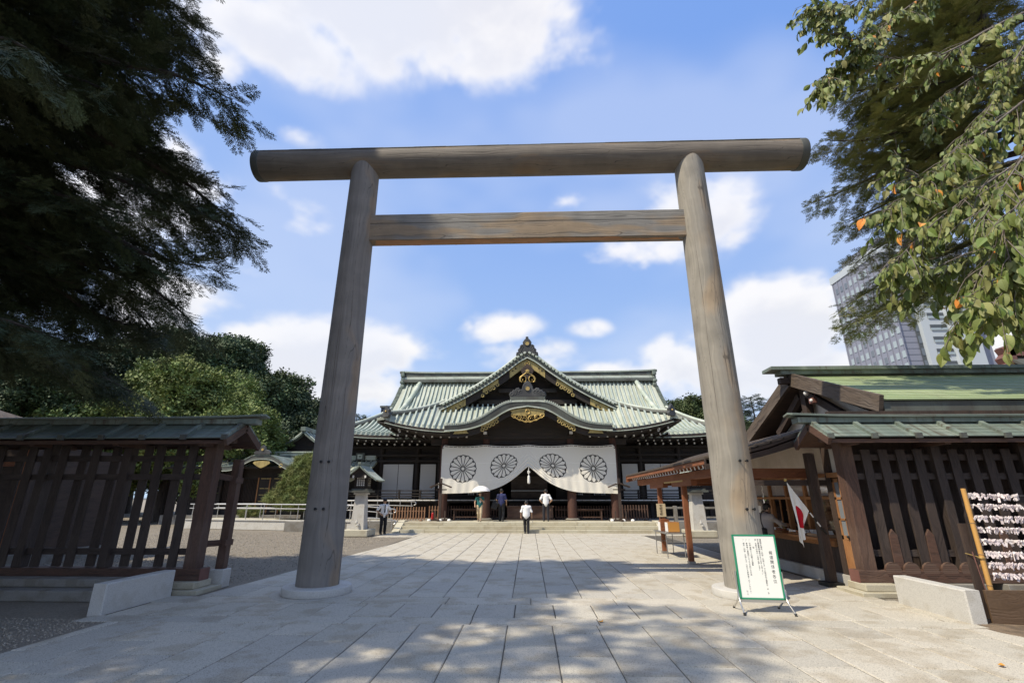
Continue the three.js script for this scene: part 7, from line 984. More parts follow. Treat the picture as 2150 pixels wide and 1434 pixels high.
// ---------------------------------------------------------------- folding table with collection boxes
{
  const t = thing('folding_table', 'grey folding table beside the canopy post', 'table', [4.52, 0, -16.9]); part('table_top', box(0.62, 0.035, 1.5, 0, 0.71, 0, { r: 0.008 }), M.greySteel, t);
  for (const [x, z] of [[-0.27, 0.66], [0.27, 0.66], [-0.27, -0.66], [0.27, -0.66]]) part('leg', rod([x, 0, z], [x, 0.7, z * 0.96], 0.014), M.greySteel, t); part('brace', [rod([-0.27, 0.4, 0.65], [0.27, 0.4, 0.65], 0.009), rod([-0.27, 0.4, -0.65], [0.27, 0.4, -0.65], 0.009)], M.greySteel, t);
  const b = thing('collection_box', 'orange wooden box with a pale front on the folding table', 'box', [4.55, 0.728, -16.62]); part('box_body', box(0.36, 0.30, 0.34, 0.02, 0.15, 0, { r: 0.008 }), M.timberDoor, b); part('pale_face', box(0.012, 0.27, 0.3, -0.167, 0.15, 0), M.whitePaint, b); part('front_face', box(0.34, 0.27, 0.012, 0.02, 0.15, 0.172), std({ color: new THREE.Color(0.55, 0.26, 0.06), roughness: 0.6 }), b);
  const b2 = thing('collection_box', 'darker stepped wooden box behind the orange box on the table', 'box', [4.45, 0.728, -17.08]); part('box_body', [box(0.34, 0.3, 0.3, 0, 0.15, 0, { r: 0.008 }), box(0.26, 0.06, 0.22, 0, 0.33, 0), box(0.12, 0.03, 0.06, 0, 0.37, 0)], M.timberRed, b2); part('pale_face', box(0.012, 0.27, 0.26, -0.176, 0.15, 0), M.whitePaint, b2);
}
// ---------------------------------------------------------------- wares on the booth counter
{
  const R = rng(77), tray = thing('amulet_tray', 'shallow tray of small white amulet packets on the counter', 'tray', [6.62, 0.92, -11.95]); part('tray', [box(0.34, 0.03, 0.6, 0, 0.015, 0), box(0.34, 0.05, 0.012, 0, 0.04, 0.3), box(0.34, 0.05, 0.012, 0, 0.04, -0.3), box(0.012, 0.05, 0.6, -0.17, 0.04, 0)], M.timberPale, tray); for (let k = 0; k < 12; k++) part('packet', box(0.1, 0.11, 0.012, -0.06 + (k % 2) * 0.12, 0.09, -0.25 + Math.floor(k / 2) * 0.1, { rx: -0.5 }), M.whitePaint, tray);
  for (const [z, lb] of [[-12.75, 'tray of red and brown charms on the counter behind the flag'], [-13.75, 'tray of brown charms on the counter beside the man']]) { const q = thing('charm_tray', lb, 'tray', [6.62, 0.92, z]); part('tray', box(0.36, 0.04, 0.7, 0, 0.02, 0, { r: 0.005 }), M.timberDoor, q); for (let k = 0; k < 14; k++) part('charm', box(0.05, 0.03 + R() * 0.05, 0.07, -0.11 + (k % 2) * 0.2 + (R() - 0.5) * 0.04, 0.07, -0.3 + Math.floor(k / 2) * 0.1, { ry: R() }), [M.timberRed, M.whitePaint, M.goldDull][Math.floor(R() * 3)], q); }
  const cv = document.createElement('canvas'); cv.width = 64; cv.height = 128; const c = cv.getContext('2d'); c.fillStyle = '#d8cfb8'; c.fillRect(0, 0, 64, 128); c.strokeStyle = '#4a4438'; for (let i = 0; i < 3; i++) write(c, ['神', '社', '記'][i], 36, 12 + i * 18, 14, 2); c.fillStyle = '#b9ad90'; c.beginPath(); c.ellipse(28, 86, 14, 20, 0.4, 0, 7); c.fill(); const m = new THREE.CanvasTexture(cv); m.colorSpace = THREE.SRGBColorSpace; single('paper_notice', new THREE.BoxGeometry(0.012, 0.3, 0.17).translate(6.68, 1.5, -11.42), std({ map: m, roughness: 0.9 }), 'cream paper notice pinned beside the booth door', 'notice');
  const z = thing('paper_streamer', 'white zigzag paper streamer hanging by the booth window', 'streamer', [6.55, 1.75, -14.4]); for (let k = 0; k < 4; k++) part('fold', box(0.004, 0.1, 0.06, 0, 0.35 - k * 0.085, (k % 2) * 0.035), M.whitePaint, z); part('cord', rod([0, 0.38, -0.5], [0, 0.4, 0.9], 0.006), M.whitePaint, z);
}
// ---------------------------------------------------------------- fortune rack: bamboo pole, wires and knotted slips
{
  const bam = std({ color: new THREE.Color(0.55, 0.30, 0.085), roughness: 0.45 }), zr = -8.5, xp = 7.11, xq = 9.4, t = thing('bamboo_rack', 'bamboo pole rack strung with wires beside the granite slab', 'rack', [xp, 0, zr]);
  const ys = [1.80, 1.64, 1.46, 1.29, 1.11, 0.93, 0.77, 0.62];
  for (const x of [xp, xq]) { const p = wpart('bamboo_pole', lathe(Array.from({ length: 25 }, (_, i) => { const y = i / 24 * 1.9, n = Math.abs(((y * 2.2) % 1) - 0.5); return [0.034 + (n < 0.06 ? 0.004 : 0), y]; }), 14).translate(x, 0, zr), bam, t); for (const y of [0.42, 0.86, 1.32]) wpart('bamboo_node', new THREE.TorusGeometry(0.035, 0.005, 6, 16).rotateX(Math.PI / 2).translate(x, y + 0.05, zr), M.timberPale, p); wpart('tie_cord', [new THREE.TorusGeometry(0.045, 0.008, 6, 14).rotateX(Math.PI / 2).translate(x - 0.01, 0.86, zr), rod([x - 0.02, 0.86, zr + 0.02], [x - 0.2, 0.92, zr - 0.05], 0.007)], M.gold, p); }
  for (const y of ys) wpart('wire', tube([[xp, y + 0.01, zr], [(xp + xq) / 2, y - 0.015, zr], [xq, y + 0.01, zr]], 0.003, 20, 5), M.greySteel, t);
  wpart('support_plank', slab(xp - 0.16, xp - 0.04, 0, 1.36, zr - 0.1, zr - 0.05, {}), M.timberDark, t); wpart('rusty_rod', rod([xp - 0.1, 0, zr + 0.07], [xp - 0.14, 0.95, zr + 0.02], 0.008), M.copperBrown, t);
  // knotted paper slips: four variants of a folded strip tied round the wire
  const R = rng(19), strip = (pts, w) => sheet(pts.length - 1, 1, (u, v) => { const p = pts[Math.round(u * (pts.length - 1))]; return [p[0], p[1], p[2] + (v - 0.5) * w]; }, 0.003);
  const variants = [0, 1, 2, 3, 4, 5].map((k) => { const r = rng(200 + k), a = 0.05 + r() * 0.035, b = 0.045 + r() * 0.04, s = r() < 0.5 ? -1 : 1; const bow = (sx, L, ang) => { const g = new THREE.BoxGeometry(0.026, L, 0.007).translate(0, -L / 2, 0); return plain(g).rotateZ(ang).rotateX((r() - 0.5) * 0.7).translate(sx * 0.008, -0.004, (r() - 0.5) * 0.014); }; return join([plain(new THREE.BoxGeometry(0.034, 0.028, 0.026)).rotateZ(r()), bow(1, a, 0.25 + r() * 0.6), bow(-1, b, -0.2 - r() * 0.7), bow(s, 0.035, s * (1.6 + r() * 0.7))]); });
  const paper = [std({ color: new THREE.Color(0.74, 0.66, 0.64), roughness: 0.85 }), std({ color: new THREE.Color(0.70, 0.60, 0.60), roughness: 0.85 })];
  for (const y of ys) { let x = xp + 0.07 + R() * 0.05; while (x < 7.95) { const m = single('fortune_slip', variants[Math.floor(R() * 6)], paper[Math.floor(R() * 2)], 'white paper fortune slip knotted on a wire of the bamboo rack', 'paper slip', 'fortune slips on the bamboo rack'); const f = (x - xp) / (xq - xp); m.position.set(x, y + 0.01 - 0.1 * f * (1 - f), zr + (R() - 0.5) * 0.012); m.rotation.set((R() - 0.5) * 0.5, (R() - 0.5) * 1.4, (R() - 0.5) * 0.9); const k = 0.85 + R() * 0.45; m.scale.set(k, k, k); x += 0.030 + R() * 0.024 + (R() < 0.12 ? 0.05 : 0); } }
  single('rack_board', slab(6.80, 10, -0.02, 0.44, -8.24, -8.28, { r: 0.004 }), M.rackBoard = timber([0.105, 0.062, 0.032], [0.085, 0.05, 0.028], [0.13, 0.08, 0.045], { seed: 33, amount: 0.4, rough: 0.55 }), 'low brown board along the foot of the bamboo rack', 'board');
}
// ---------------------------------------------------------------- farther buildings
{
  // office tower: window facade toward the shrine, panelled front with balconies
  const steel = std({ color: new THREE.Color(0.22, 0.23, 0.285), roughness: 0.45 }), pale = std({ color: new THREE.Color(0.44, 0.48, 0.51), roughness: 0.5 }), winD = std({ color: new THREE.Color(0.13, 0.155, 0.19), roughness: 0.12 }), winL = std({ color: new THREE.Color(0.32, 0.38, 0.41), roughness: 0.15 }), rec = std({ color: new THREE.Color(0.07, 0.08, 0.09), roughness: 0.5 });
  const t = thing('office_tower', 'tall grey office tower behind the right conifer', 'building', [125, 0, -155]), R = rng(90), xL = 112, zN = -141, zFar = -166, top = 76, x2 = 137.5;
  wpart('body', [slab(xL, x2, 0, top, zN, zFar)], steel, t); wpart('parapet', [slab(xL - 0.3, x2 + 0.3, top, top + 2.6, zN + 0.3, zFar - 0.3)], pale, t); wpart('plant_room', slab(xL + 3, x2 - 4, top + 2.6, top + 7, zN - 3, zFar + 3), steel, t);
  let n = 0; for (let f = 0; f < 19; f++) for (let k = 0; k < 10; k++) { if (n >= 280) break; const y = top - 4.6 - f * 3.75, z = zFar + 1.6 + k * 2.5; const w = wpart('window', slab(xL - 0.03, xL - 0.14, y, y + 2.0, z, z + 1.5), R() < 0.3 ? winD : winL, t); n++; }
  for (let k = 0; k < 11; k++) wpart('mullion', slab(xL - 0.02, xL - 0.22, 4, top, zFar + 0.55 + k * 2.5, zFar + 0.75 + k * 2.5), steel, t);
  // front: narrow panelled strip, recessed slot, pale bay with balcony bands, slot, panelled strip
  wpart('recess', [slab(xL + 4.6, xL + 5.7, 0, top, zN + 0.04, zN + 0.3), slab(xL + 20.6, xL + 21.4, 0, top, zN + 0.04, zN + 0.3)], rec, t); wpart('pale_bay', slab(xL + 5.7, xL + 20.6, 0, top, zN + 0.04, zN + 1.6), pale, t); wpart('pale_bay_side', slab(xL + 13.0, xL + 20.6, 0, top, zN + 1.6, zN + 2.6), pale, t);
  for (let f = 0; f < 19; f++) { const y = top - 4.2 - f * 3.75; wpart('balcony_window', slab(xL + 8.0, xL + 12.8, y, y + 1.6, zN + 1.62, zN + 1.7), rec, t); wpart('balcony_rail', slab(xL + 8.0, xL + 12.8, y - 0.2, y + 0.5, zN + 1.72, zN + 1.9), winL, t); wpart('slot_window', slab(xL + 4.7, xL + 5.6, y, y + 2.2, zN + 0.32, zN + 0.4), winD, t); }
  for (let f = 0; f < 38; f++) wpart('panel_joint', slab(xL, xL + 4.6, top - 2 - f * 1.875, top - 1.93 - f * 1.875, zN + 0.01, zN + 0.06), rec, t);
  const d = thing('dark_block', 'small dark flat-roofed building just left of the hall roof', 'building', [-19.4, 0, -66]); const a = PZ(800, 856, 66), b = PZ(826, 880, 66); wpart('body', slab(a.x, b.x + 3, 0, a.y, -66, -72), std({ color: new THREE.Color(0.012, 0.016, 0.03), roughness: 0.3 }), d); wpart('parapet', slab(a.x - 0.15, b.x + 3.1, a.y, a.y + 0.25, -65.9, -72.1), M.copperDark, d); for (let k = 0; k < 3; k++) wpart('window', slab(a.x + 0.5 + k * 1.2, a.x + 1.3 + k * 1.2, a.y - 2.2, a.y - 0.9, -65.95, -66.0), winD, d);
  // tiled roof end beyond the booth, far right
  const e = thing('tiled_gatehouse', 'brown ridge-tiled roof corner beyond the amulet booth', 'building', [31, 0, -30]), p = PZ(2112, 765, 28), q = PZ(2135, 738, 28), tile = M.copperBrown;
  wpart('ridge', [slab(p.x + 0.1, 44, q.y - 0.35, q.y + 0.1, -28.2, -27.6), slab(p.x, 44, q.y + 0.1, q.y + 0.25, -28.3, -27.5)], tile, e); wpart('ridge_ornament', [plate([[0, 0], [0.35, 0.1], [0.2, 0.45], [0.5, 0.75], [0.35, 1.1], [0.7, 1.25], [1, 1], [1, 0]].map(([x, y]) => [x * 0.9, y * 0.9]), 0.5, 0.05).translate(p.x - 0.5, q.y - 0.9, -28.15)], tile, e);
  for (const s of [-1, 1]) wpart('roof', sheet(6, 6, (u, v) => [mix(p.x + 0.1, 44, u), q.y - 0.35 - 2.6 * Math.pow(v, 0.85), -27.9 + s * 4.4 * v], 0.14), M.copperDark, e); wpart('wall', [slab(p.x + 1, 43, 0, q.y - 2.4, -25, -31)], M.plaster, e);
  // building behind the left fence: low roof with white rafter ends, white wall and red posts
  const g = thing('left_booth', 'low brown roofed booth with dark timber walls behind the shaded fence', 'building', [-15.6, 0, -14]); const dx = -3.0;
  wpart('wall', [slab(-17.5, -11.0, 0.3, 3.2, -13.6, -13.8), slab(-11.1, -11.0, 0.3, 3.2, -13.8, -17)], M.timberDark, g); for (const x of [-17, -15.6, -14.2, -12.8, -11.1]) wpart('wall_post', slab(x - 0.08, x + 0.08, 0.1, 3.3, -13.5, -13.62), M.timberRed, g); wpart('wall_rail', [slab(-17.5, -11, 1.2, 1.3, -13.54, -13.62), slab(-17.5, -11, 2.6, 2.72, -13.54, -13.62)], M.timberRed, g); wpart('stone_base', slab(-17.6, -10.9, -0.02, 0.3, -13.5, -17.1), M.oldStone, g);
  for (let c = 0; c < 8; c++) wpart('roof_course', sheet(6, 1, (u, v) => { const vv = (c + v * 1.08) / 8; return [mix(-18, -14.9 + 2.0 * vv, u), mix(4.6, 3.62, vv) + 0.02 * v, mix(-15.6, -12.6, vv)]; }, 0.03), M.shingle, g);
  wpart('end_roof', sheet(2, 6, (u, v) => [mix(-14.9, -12.9, v), mix(4.6, 3.62, v), mix(mix(-15.6, -12.6, v), mix(-15.6, -18.6, v), u)], 0.04), M.shingle, g); wpart('eave_board', [slab(-18, -12.9, 3.45, 3.6, -12.62, -12.7)], M.timberRed, g);
  for (let k = 0; k < 10; k++) { const x = -17.6 + k * 0.5, r = wpart('rafter', slab(x, x + 0.08, 3.36, 3.46, -12.75, -13.6), M.timberRed, g); wpart('painted_end', slab(x, x + 0.08, 3.36, 3.46, -12.74, -12.75), M.whitePaint, r); }
  g.position.x += dx;
}
// ---------------------------------------------------------------- people: distance fields of tapered capsules meshed as one surface
function capsule(p, a, b, ra, rb) { const abx = b[0] - a[0], aby = b[1] - a[1], abz = b[2] - a[2], apx = p[0] - a[0], apy = p[1] - a[1], apz = p[2] - a[2], t = clamp((apx * abx + apy * aby + apz * abz) / (abx * abx + aby * aby + abz * abz + 1e-9)); return Math.hypot(apx - abx * t, apy - aby * t, apz - abz * t) - mix(ra, rb, t); }
function fieldMesh(parts, k, lo, hi, cell) {   // parts: [a, b, ra, rb, squash?]; returns geometry in metres
  const size = Math.max(hi[0] - lo[0], hi[1] - lo[1], hi[2] - lo[2]), N = Math.max(8, Math.ceil(size / cell)), mc = new MarchingCubes(N, new THREE.MeshBasicMaterial(), false, false, 90000), f = mc.field; f.fill(-1);
  const c = [(lo[0] + hi[0]) / 2, (lo[1] + hi[1]) / 2, (lo[2] + hi[2]) / 2], h = size / 2, step = (i) => (i - N / 2) / (N / 2) * h, p = [0, 0, 0];
  for (const q of parts) { q.cx = (q.a[0] + q.b[0]) / 2; q.cy = (q.a[1] + q.b[1]) / 2; q.cz = (q.a[2] + q.b[2]) / 2; q.cr = Math.hypot(q.a[0] - q.b[0], q.a[1] - q.b[1], q.a[2] - q.b[2]) / 2 + Math.max(q.ra, q.rb) * (q.s ? Math.max(...q.s) : 1) + k + 3 * cell; }
  for (let z = 0; z < N; z++) { p[2] = c[2] + step(z); if (p[2] < lo[2] - cell || p[2] > hi[2] + cell) continue; for (let y = 0; y < N; y++) { p[1] = c[1] + step(y); if (p[1] < lo[1] - cell || p[1] > hi[1] + cell) continue; for (let x = 0; x < N; x++) { p[0] = c[0] + step(x); if (p[0] < lo[0] - cell || p[0] > hi[0] + cell) continue; let d = 9; for (const q of parts) { let e; if (Math.abs(p[0] - q.cx) > q.cr || Math.abs(p[1] - q.cy) > q.cr || Math.abs(p[2] - q.cz) > q.cr) continue; if (q.s) { const m = [q.s[0], q.s[1], q.s[2]], P = [p[0] / m[0], p[1] / m[1], p[2] / m[2]], A = [q.a[0] / m[0], q.a[1] / m[1], q.a[2] / m[2]], B = [q.b[0] / m[0], q.b[1] / m[1], q.b[2] / m[2]]; e = capsule(P, A, B, q.ra, q.rb) * Math.min(...m); } else e = capsule(p, q.a, q.b, q.ra, q.rb); const hh = clamp(0.5 + 0.5 * (d - e) / k); d = mix(d, e, hh) - k * hh * (1 - hh); } f[x + y * N + z * N * N] = -d; } } }
  mc.isolation = 0; mc.update(); const n = mc.count, pos = new Float32Array(n * 3), nor = new Float32Array(n * 3); for (let i = 0; i < n; i++) { for (let j = 0; j < 3; j++) { pos[i * 3 + j] = c[j] + mc.positionArray[i * 3 + j] * h; nor[i * 3 + j] = mc.normalArray[i * 3 + j]; } }
  const g = new THREE.BufferGeometry(); g.setAttribute('position', new THREE.BufferAttribute(pos, 3)); g.deleteAttribute('normal'); const w = mergeVertices(g, 1e-5); w.computeVertexNormals(); const r = plain(w); r.setAttribute('uv', new THREE.BufferAttribute(new Float32Array(r.attributes.position.count * 2), 2)); return r;
}
const C = (a, b, ra, rb = ra, s) => ({ a, b, ra, rb, s });
function bounds(parts, pad = 0.04) { const lo = [9, 9, 9], hi = [-9, -9, -9]; for (const q of parts) for (const [v, r] of [[q.a, q.ra], [q.b, q.rb]]) for (let i = 0; i < 3; i++) { const m = q.s ? Math.max(...q.s) : 1; lo[i] = Math.min(lo[i], v[i] - r * m - pad); hi[i] = Math.max(hi[i], v[i] + r * m + pad); } return [lo, hi]; }
const meshOf = (parts, k, cell) => fieldMesh(parts, k, ...bounds(parts), cell);
// pose: joints in metres, y up, person faces +z; j = { hip, chest, neck, head, lf: {s, e, w, h}, ...}
function person({ at, turn, label, height = 1.66, pose = {}, skin = [0.42, 0.25, 0.16], shirt, sleeve = 0.55, trousers, shoes = [0.015, 0.014, 0.013], hair = [0.015, 0.013, 0.012], female = false, cell = 0.019, loose = 1, longSleeve = false, extra, shortHair = true }) {
  const t = thing('person', label, 'person', at, turn, 'people at the shrine'), S = height / 1.7, J = { hip: [0, 0.90, 0], chest: [0, 1.24, 0.0], neck: [0, 1.43, -0.01], head: [0, 1.585, 0.015], ls: [0.185, 1.37, -0.01], rs: [-0.185, 1.37, -0.01], le: [0.24, 1.10, -0.02], re: [-0.24, 1.10, -0.02], lw: [0.25, 0.86, 0.05], rw: [-0.25, 0.86, 0.05], lh: [0.095, 0.88, 0], rh: [-0.095, 0.88, 0], lk: [0.10, 0.48, 0.03], rk: [-0.10, 0.48, 0.03], la: [0.105, 0.085, -0.02], ra: [-0.105, 0.085, -0.02], look: [0, 0, 1], ...pose };
  for (const k in J) J[k] = k === 'look' ? J[k] : J[k].map((v) => v * S);
  const sc = (q) => ({ ...q, ra: q.ra * S, rb: q.rb * S });
  const foot = (a) => [a[0], 0.035 * S, a[2] + 0.15 * S], heel = (a) => [a[0], 0.04 * S, a[2] - 0.03 * S];
  const along = (a, b, f) => a.map((v, i) => mix(v, b[i], f));
  // hands: palm and five bent fingers, rooted at the wrist
  const hand = (e, w, side) => {
    const d = V3(...w).sub(V3(...e)).normalize(), fwd = V3(0, 0, 1), o = V3(...w), z = d.clone(), x = V3(0, 1, 0).cross(d).lengthSq() > 0.05 ? V3(side, 0, 0.2).sub(d.clone().multiplyScalar(d.x * side + d.z * 0.2)).normalize() : fwd.clone().sub(d.clone().multiplyScalar(d.z)).normalize(), y = z.clone().cross(x), parts = [], A = (u, v, ww) => o.clone().addScaledVector(z, u * S).addScaledVector(x, v * S).addScaledVector(y, ww * S).toArray();
    parts.push(sc(C(A(0.0, 0, 0), A(0.075, 0, 0.004), 0.030, 0.036)), sc(C(A(0.05, 0.0, -0.022), A(0.085, 0, -0.028), 0.016)), sc(C(A(0.05, 0.0, 0.022), A(0.085, 0, 0.028), 0.016)));
    for (let k = 0; k < 4; k++) { const off = -0.031 + k * 0.0205, L = [0.062, 0.076, 0.072, 0.056][k], a = A(0.085, 0, off), b = A(0.085 + L * 0.5, -0.010, off * 1.08), c = A(0.085 + L * 0.86, -0.034, off * 1.05); parts.push(sc(C(a, b, 0.0092, 0.0085)), sc(C(b, c, 0.0085, 0.0072))); }
    const ta = A(0.025, -0.008, -0.032 * 1), tb = A(0.062, -0.022, -0.055), tc = A(0.088, -0.034, -0.052); parts.push(sc(C(ta, tb, 0.0125, 0.0105)), sc(C(tb, tc, 0.0105, 0.0085)));
    return fieldMesh(parts, 0.006, ...bounds(parts, 0.012), 0.0065);
  };
  const torso = [C(along(J.hip, J.chest, 0.18), along(J.hip, J.chest, 0.55), 0.130, 0.128, [1.12, 1, 0.82]), C(along(J.hip, J.chest, 0.55), along(J.chest, J.neck, 0.35), 0.130, 0.128, [1.18, 1, 0.84]), C(J.ls, J.rs, 0.062)].map(sc);
  const legs = ['l', 'r'].flatMap((q) => [C(J[q + 'h'], J[q + 'k'], 0.088, 0.060), C(J[q + 'k'], J[q + 'a'], 0.058, 0.040)].map(sc)), feet = ['l', 'r'].flatMap((q) => [C(heel(J[q + 'a']), foot(J[q + 'a']), 0.040, 0.036), C(J[q + 'a'], heel(J[q + 'a']), 0.04, 0.042)].map(sc));
  const arms = ['l', 'r'].flatMap((q) => [C(J[q + 's'], J[q + 'e'], 0.052, 0.040), C(J[q + 'e'], J[q + 'w'], 0.039, 0.027)].map(sc)), neck = [sc(C(J.neck, along(J.neck, J.head, 0.6), 0.056, 0.052))];
  const skinM = std({ color: new THREE.Color(...skin), roughness: 0.6 });
  // head: skull, jaw, nose, brow, ears
  const L = V3(...J.look).normalize(), H = V3(...J.head), U = V3(0, 1, 0).sub(L.clone().multiplyScalar(L.y)).normalize(), Rt = U.clone().cross(L), hd = (r, u, f) => H.clone().addScaledVector(Rt, r * S).addScaledVector(U, u * S).addScaledVector(L, f * S).toArray();
  const headParts = [C(hd(0, 0.035, -0.02), hd(0, 0.03, 0.012), 0.086, 0.080), C(hd(0, -0.02, 0.03), hd(0, -0.065, 0.052), 0.062, 0.044), C(hd(0, 0.005, 0.085), hd(0, -0.022, 0.102), 0.010, 0.014), C(hd(-0.035, 0.018, 0.076), hd(0.035, 0.018, 0.076), 0.014), C(hd(0.022, -0.052, 0.078), hd(-0.022, -0.052, 0.078), 0.010), C(hd(0.083, 0.012, -0.004), hd(0.086, -0.022, 0.0), 0.016, 0.011), C(hd(-0.083, 0.012, -0.004), hd(-0.086, -0.022, 0.0), 0.016, 0.011)].map(sc);
  const bodyGeo = join([meshOf([...torso, ...legs, ...arms, ...neck, ...feet], 0.03 * S, cell), fieldMesh([...headParts, neck[0]], 0.016 * S, ...bounds(headParts, 0.02), 0.0075), hand(J.le, J.lw, 1), hand(J.re, J.rw, -1)]);
  const body = part('body', bodyGeo, skinM, t);
  part('eyes', [-1, 1].map((s) => new THREE.SphereGeometry(0.0085 * S, 8, 6).translate(...hd(s * 0.031, 0.004, 0.081))), std({ color: new THREE.Color(0.02, 0.015, 0.012), roughness: 0.2 }), body);
  const cap = [C(hd(0, 0.05, -0.028), hd(0, 0.055, 0.004), 0.091, 0.083), C(hd(0, 0.0, -0.055), hd(0, -0.02, -0.06), 0.062, 0.05), C(hd(0.055, 0.035, 0.01), hd(0.062, -0.005, -0.012), 0.036, 0.026), C(hd(-0.055, 0.035, 0.01), hd(-0.062, -0.005, -0.012), 0.036, 0.026)]; if (!shortHair) cap.push(C(hd(0, 0, -0.06), hd(0, -0.11, -0.055), 0.07, 0.055)); const hp = cap.map(sc); part('hair', fieldMesh(hp, 0.02, ...bounds(hp, 0.02), 0.0085), std({ color: new THREE.Color(...hair), roughness: 0.55 }), body);
  const grow = (q, d) => ({ ...q, ra: q.ra + d * S, rb: q.rb + d * S }), cl = 0.014 * loose;
  const sl = ['l', 'r'].flatMap((q) => longSleeve ? [C(J[q + 's'], J[q + 'e'], 0.062, 0.054), C(J[q + 'e'], along(J[q + 'e'], J[q + 'w'], 0.9), 0.052, 0.044)] : [C(J[q + 's'], along(J[q + 's'], J[q + 'e'], sleeve), 0.064, 0.064)]).map(sc);
  part('shirt', meshOf([...torso.map((q) => grow(q, cl)), sc(C(J.neck, along(J.neck, J.head, 0.12), 0.066, 0.064)), sc(C(along(J.hip, J.chest, 0.06), along(J.hip, J.chest, 0.3), 0.135 + cl, 0.138 + cl, [1.14, 1, 0.86])), ...sl], 0.028 * S, cell), std({ color: new THREE.Color(...shirt), roughness: 0.85 }), body);
  const tr = ['l', 'r'].flatMap((q) => [C(J[q + 'h'], J[q + 'k'], 0.102, 0.080), C(J[q + 'k'], along(J[q + 'k'], J[q + 'a'], female ? 0.72 : 0.96), 0.078, female ? 0.062 : 0.072)].map(sc)); part('trousers', meshOf([...tr, sc(C([J.hip[0] - 0.05 * S, J.hip[1] + 0.02, J.hip[2]], [J.hip[0] + 0.05 * S, J.hip[1] + 0.02, J.hip[2]], 0.125, 0.125, [1.1, 1, 0.95]))], 0.03 * S, cell), std({ color: new THREE.Color(...trousers), roughness: 0.9 }), body);
  for (const q of ['l', 'r']) { const fp = [C(heel(J[q + 'a']), foot(J[q + 'a']), 0.048, 0.043), C(J[q + 'a'], heel(J[q + 'a']), 0.046, 0.05)].map(sc); part('shoe', fieldMesh(fp, 0.02, ...bounds(fp, 0.02), 0.011), std({ color: new THREE.Color(...shoes), roughness: 0.4 }), body); }
  extra?.(t, J, S, body, hd); return t;
}
const black = [0.012, 0.012, 0.014], white = [0.78, 0.78, 0.78];
// guard, hands on hips, looking right along the steps
person({ at: [-7.5, 0, -26.3], turn: 0.55, label: 'guard in white short-sleeved shirt, black tie and peaked cap by the lantern', height: 1.70, shirt: white, trousers: black, sleeve: 0.8, pose: { le: [0.36, 1.13, -0.06], lw: [0.19, 0.97, 0.09], re: [-0.36, 1.13, -0.06], rw: [-0.19, 0.97, 0.09], look: [0.3, -0.35, 1] }, extra: (t, J, S, b, hd) => { part('tie', plate([[-0.018, 0.30], [0.018, 0.30], [0.03, -0.05], [0, -0.11], [-0.03, -0.05]], 0.012, 0.002).translate(0, 1.12, 0.142), std({ color: new THREE.Color(...black), roughness: 0.7 }), b); const c = J.head; const m = std({ color: new THREE.Color(0.014, 0.014, 0.02), roughness: 0.6 }); part('cap', [lathe([[0, 0.125], [0.1, 0.13], [0.135, 0.11], [0.105, 0.075], [0.1, 0.03], [0.0, 0.03]], 20).rotateX(0.18).translate(c[0], c[1] + 0.02, c[2]), sheet(8, 3, (u, v) => { const a = (u - 0.5) * 2.4; return [c[0] + Math.sin(a) * (0.095 + v * 0.03), c[1] + 0.05 - v * 0.03, c[2] + 0.02 + Math.cos(a) * (0.09 + v * 0.075)]; }, 0.004)], m, b); part('belt', new THREE.TorusGeometry(0.15, 0.014, 6, 24).rotateX(Math.PI / 2).scale(1.05, 1, 0.82).translate(0, 0.965, 0), std({ color: new THREE.Color(...black), roughness: 0.4 }), b); } });
// woman with a white parasol, walking toward the camera
person({ at: [-2.78, 0.5, -28.9], turn: 0.1, label: 'woman in green top and beige trousers under a white parasol', height: 1.56, female: true, shortHair: true, hair: [0.03, 0.02, 0.015], shirt: [0.012, 0.115, 0.115], trousers: [0.50, 0.40, 0.27], shoes: [0.25, 0.2, 0.15], skin: [0.46, 0.28, 0.19], sleeve: 0.45, loose: 1.1, pose: { le: [0.25, 1.12, 0.06], lw: [0.09, 1.28, 0.22], re: [-0.30, 1.14, -0.04], rw: [-0.30, 0.93, 0.10], lk: [0.08, 0.49, 0.10], la: [0.06, 0.085, 0.12], rk: [-0.09, 0.47, -0.04], ra: [-0.08, 0.13, -0.26] }, extra: (t, J, S, b) => { part('print', plate([[0, 0.1], [0.04, 0.02], [0.1, 0.03], [0.05, -0.03], [0.03, -0.1], [-0.03, -0.04], [-0.06, 0.02]], 0.004, 0.001).translate(0.02, 1.08, 0.118), M.whitePaint, b); } });
{
  const u = thing('parasol', 'open white parasol held over the woman', 'parasol', [-2.70, 0.5, -28.7]), R = 0.52, yTop = 1.92; part('canopy', sheet(48, 8, (a, v) => { const th = a * Math.PI * 2, k = Math.abs(((a * 8) % 1) - 0.5) * 2, r = R * Math.sin(v * 1.25) / Math.sin(1.25) * (1 - 0.05 * (1 - k) * v); return [Math.cos(th) * r, yTop - 0.30 * (1 - Math.cos(v * 1.25)) / (1 - Math.cos(1.25)) - 0.02 * (1 - k) * v * 0, Math.sin(th) * r, a, v]; }, 0.003), new THREE.MeshPhysicalMaterial({ color: new THREE.Color(0.80, 0.78, 0.78), roughness: 0.85, side: THREE.DoubleSide }), u);
  for (let k = 0; k < 8; k++) { const th = k * Math.PI / 4; part('rib', tube([[0, yTop - 0.01, 0], [Math.cos(th) * R * 0.55, yTop - 0.085, Math.sin(th) * R * 0.55], [Math.cos(th) * R, yTop - 0.305, Math.sin(th) * R]], 0.004, 8, 5), M.greySteel, u); } part('shaft', rod([-0.0, 1.12, 0.0], [0, yTop + 0.06, 0], 0.007), M.greySteel, u); part('grip', rod([0, 1.04, 0], [0, 1.18, 0], 0.014), M.timberDoor, u);
}
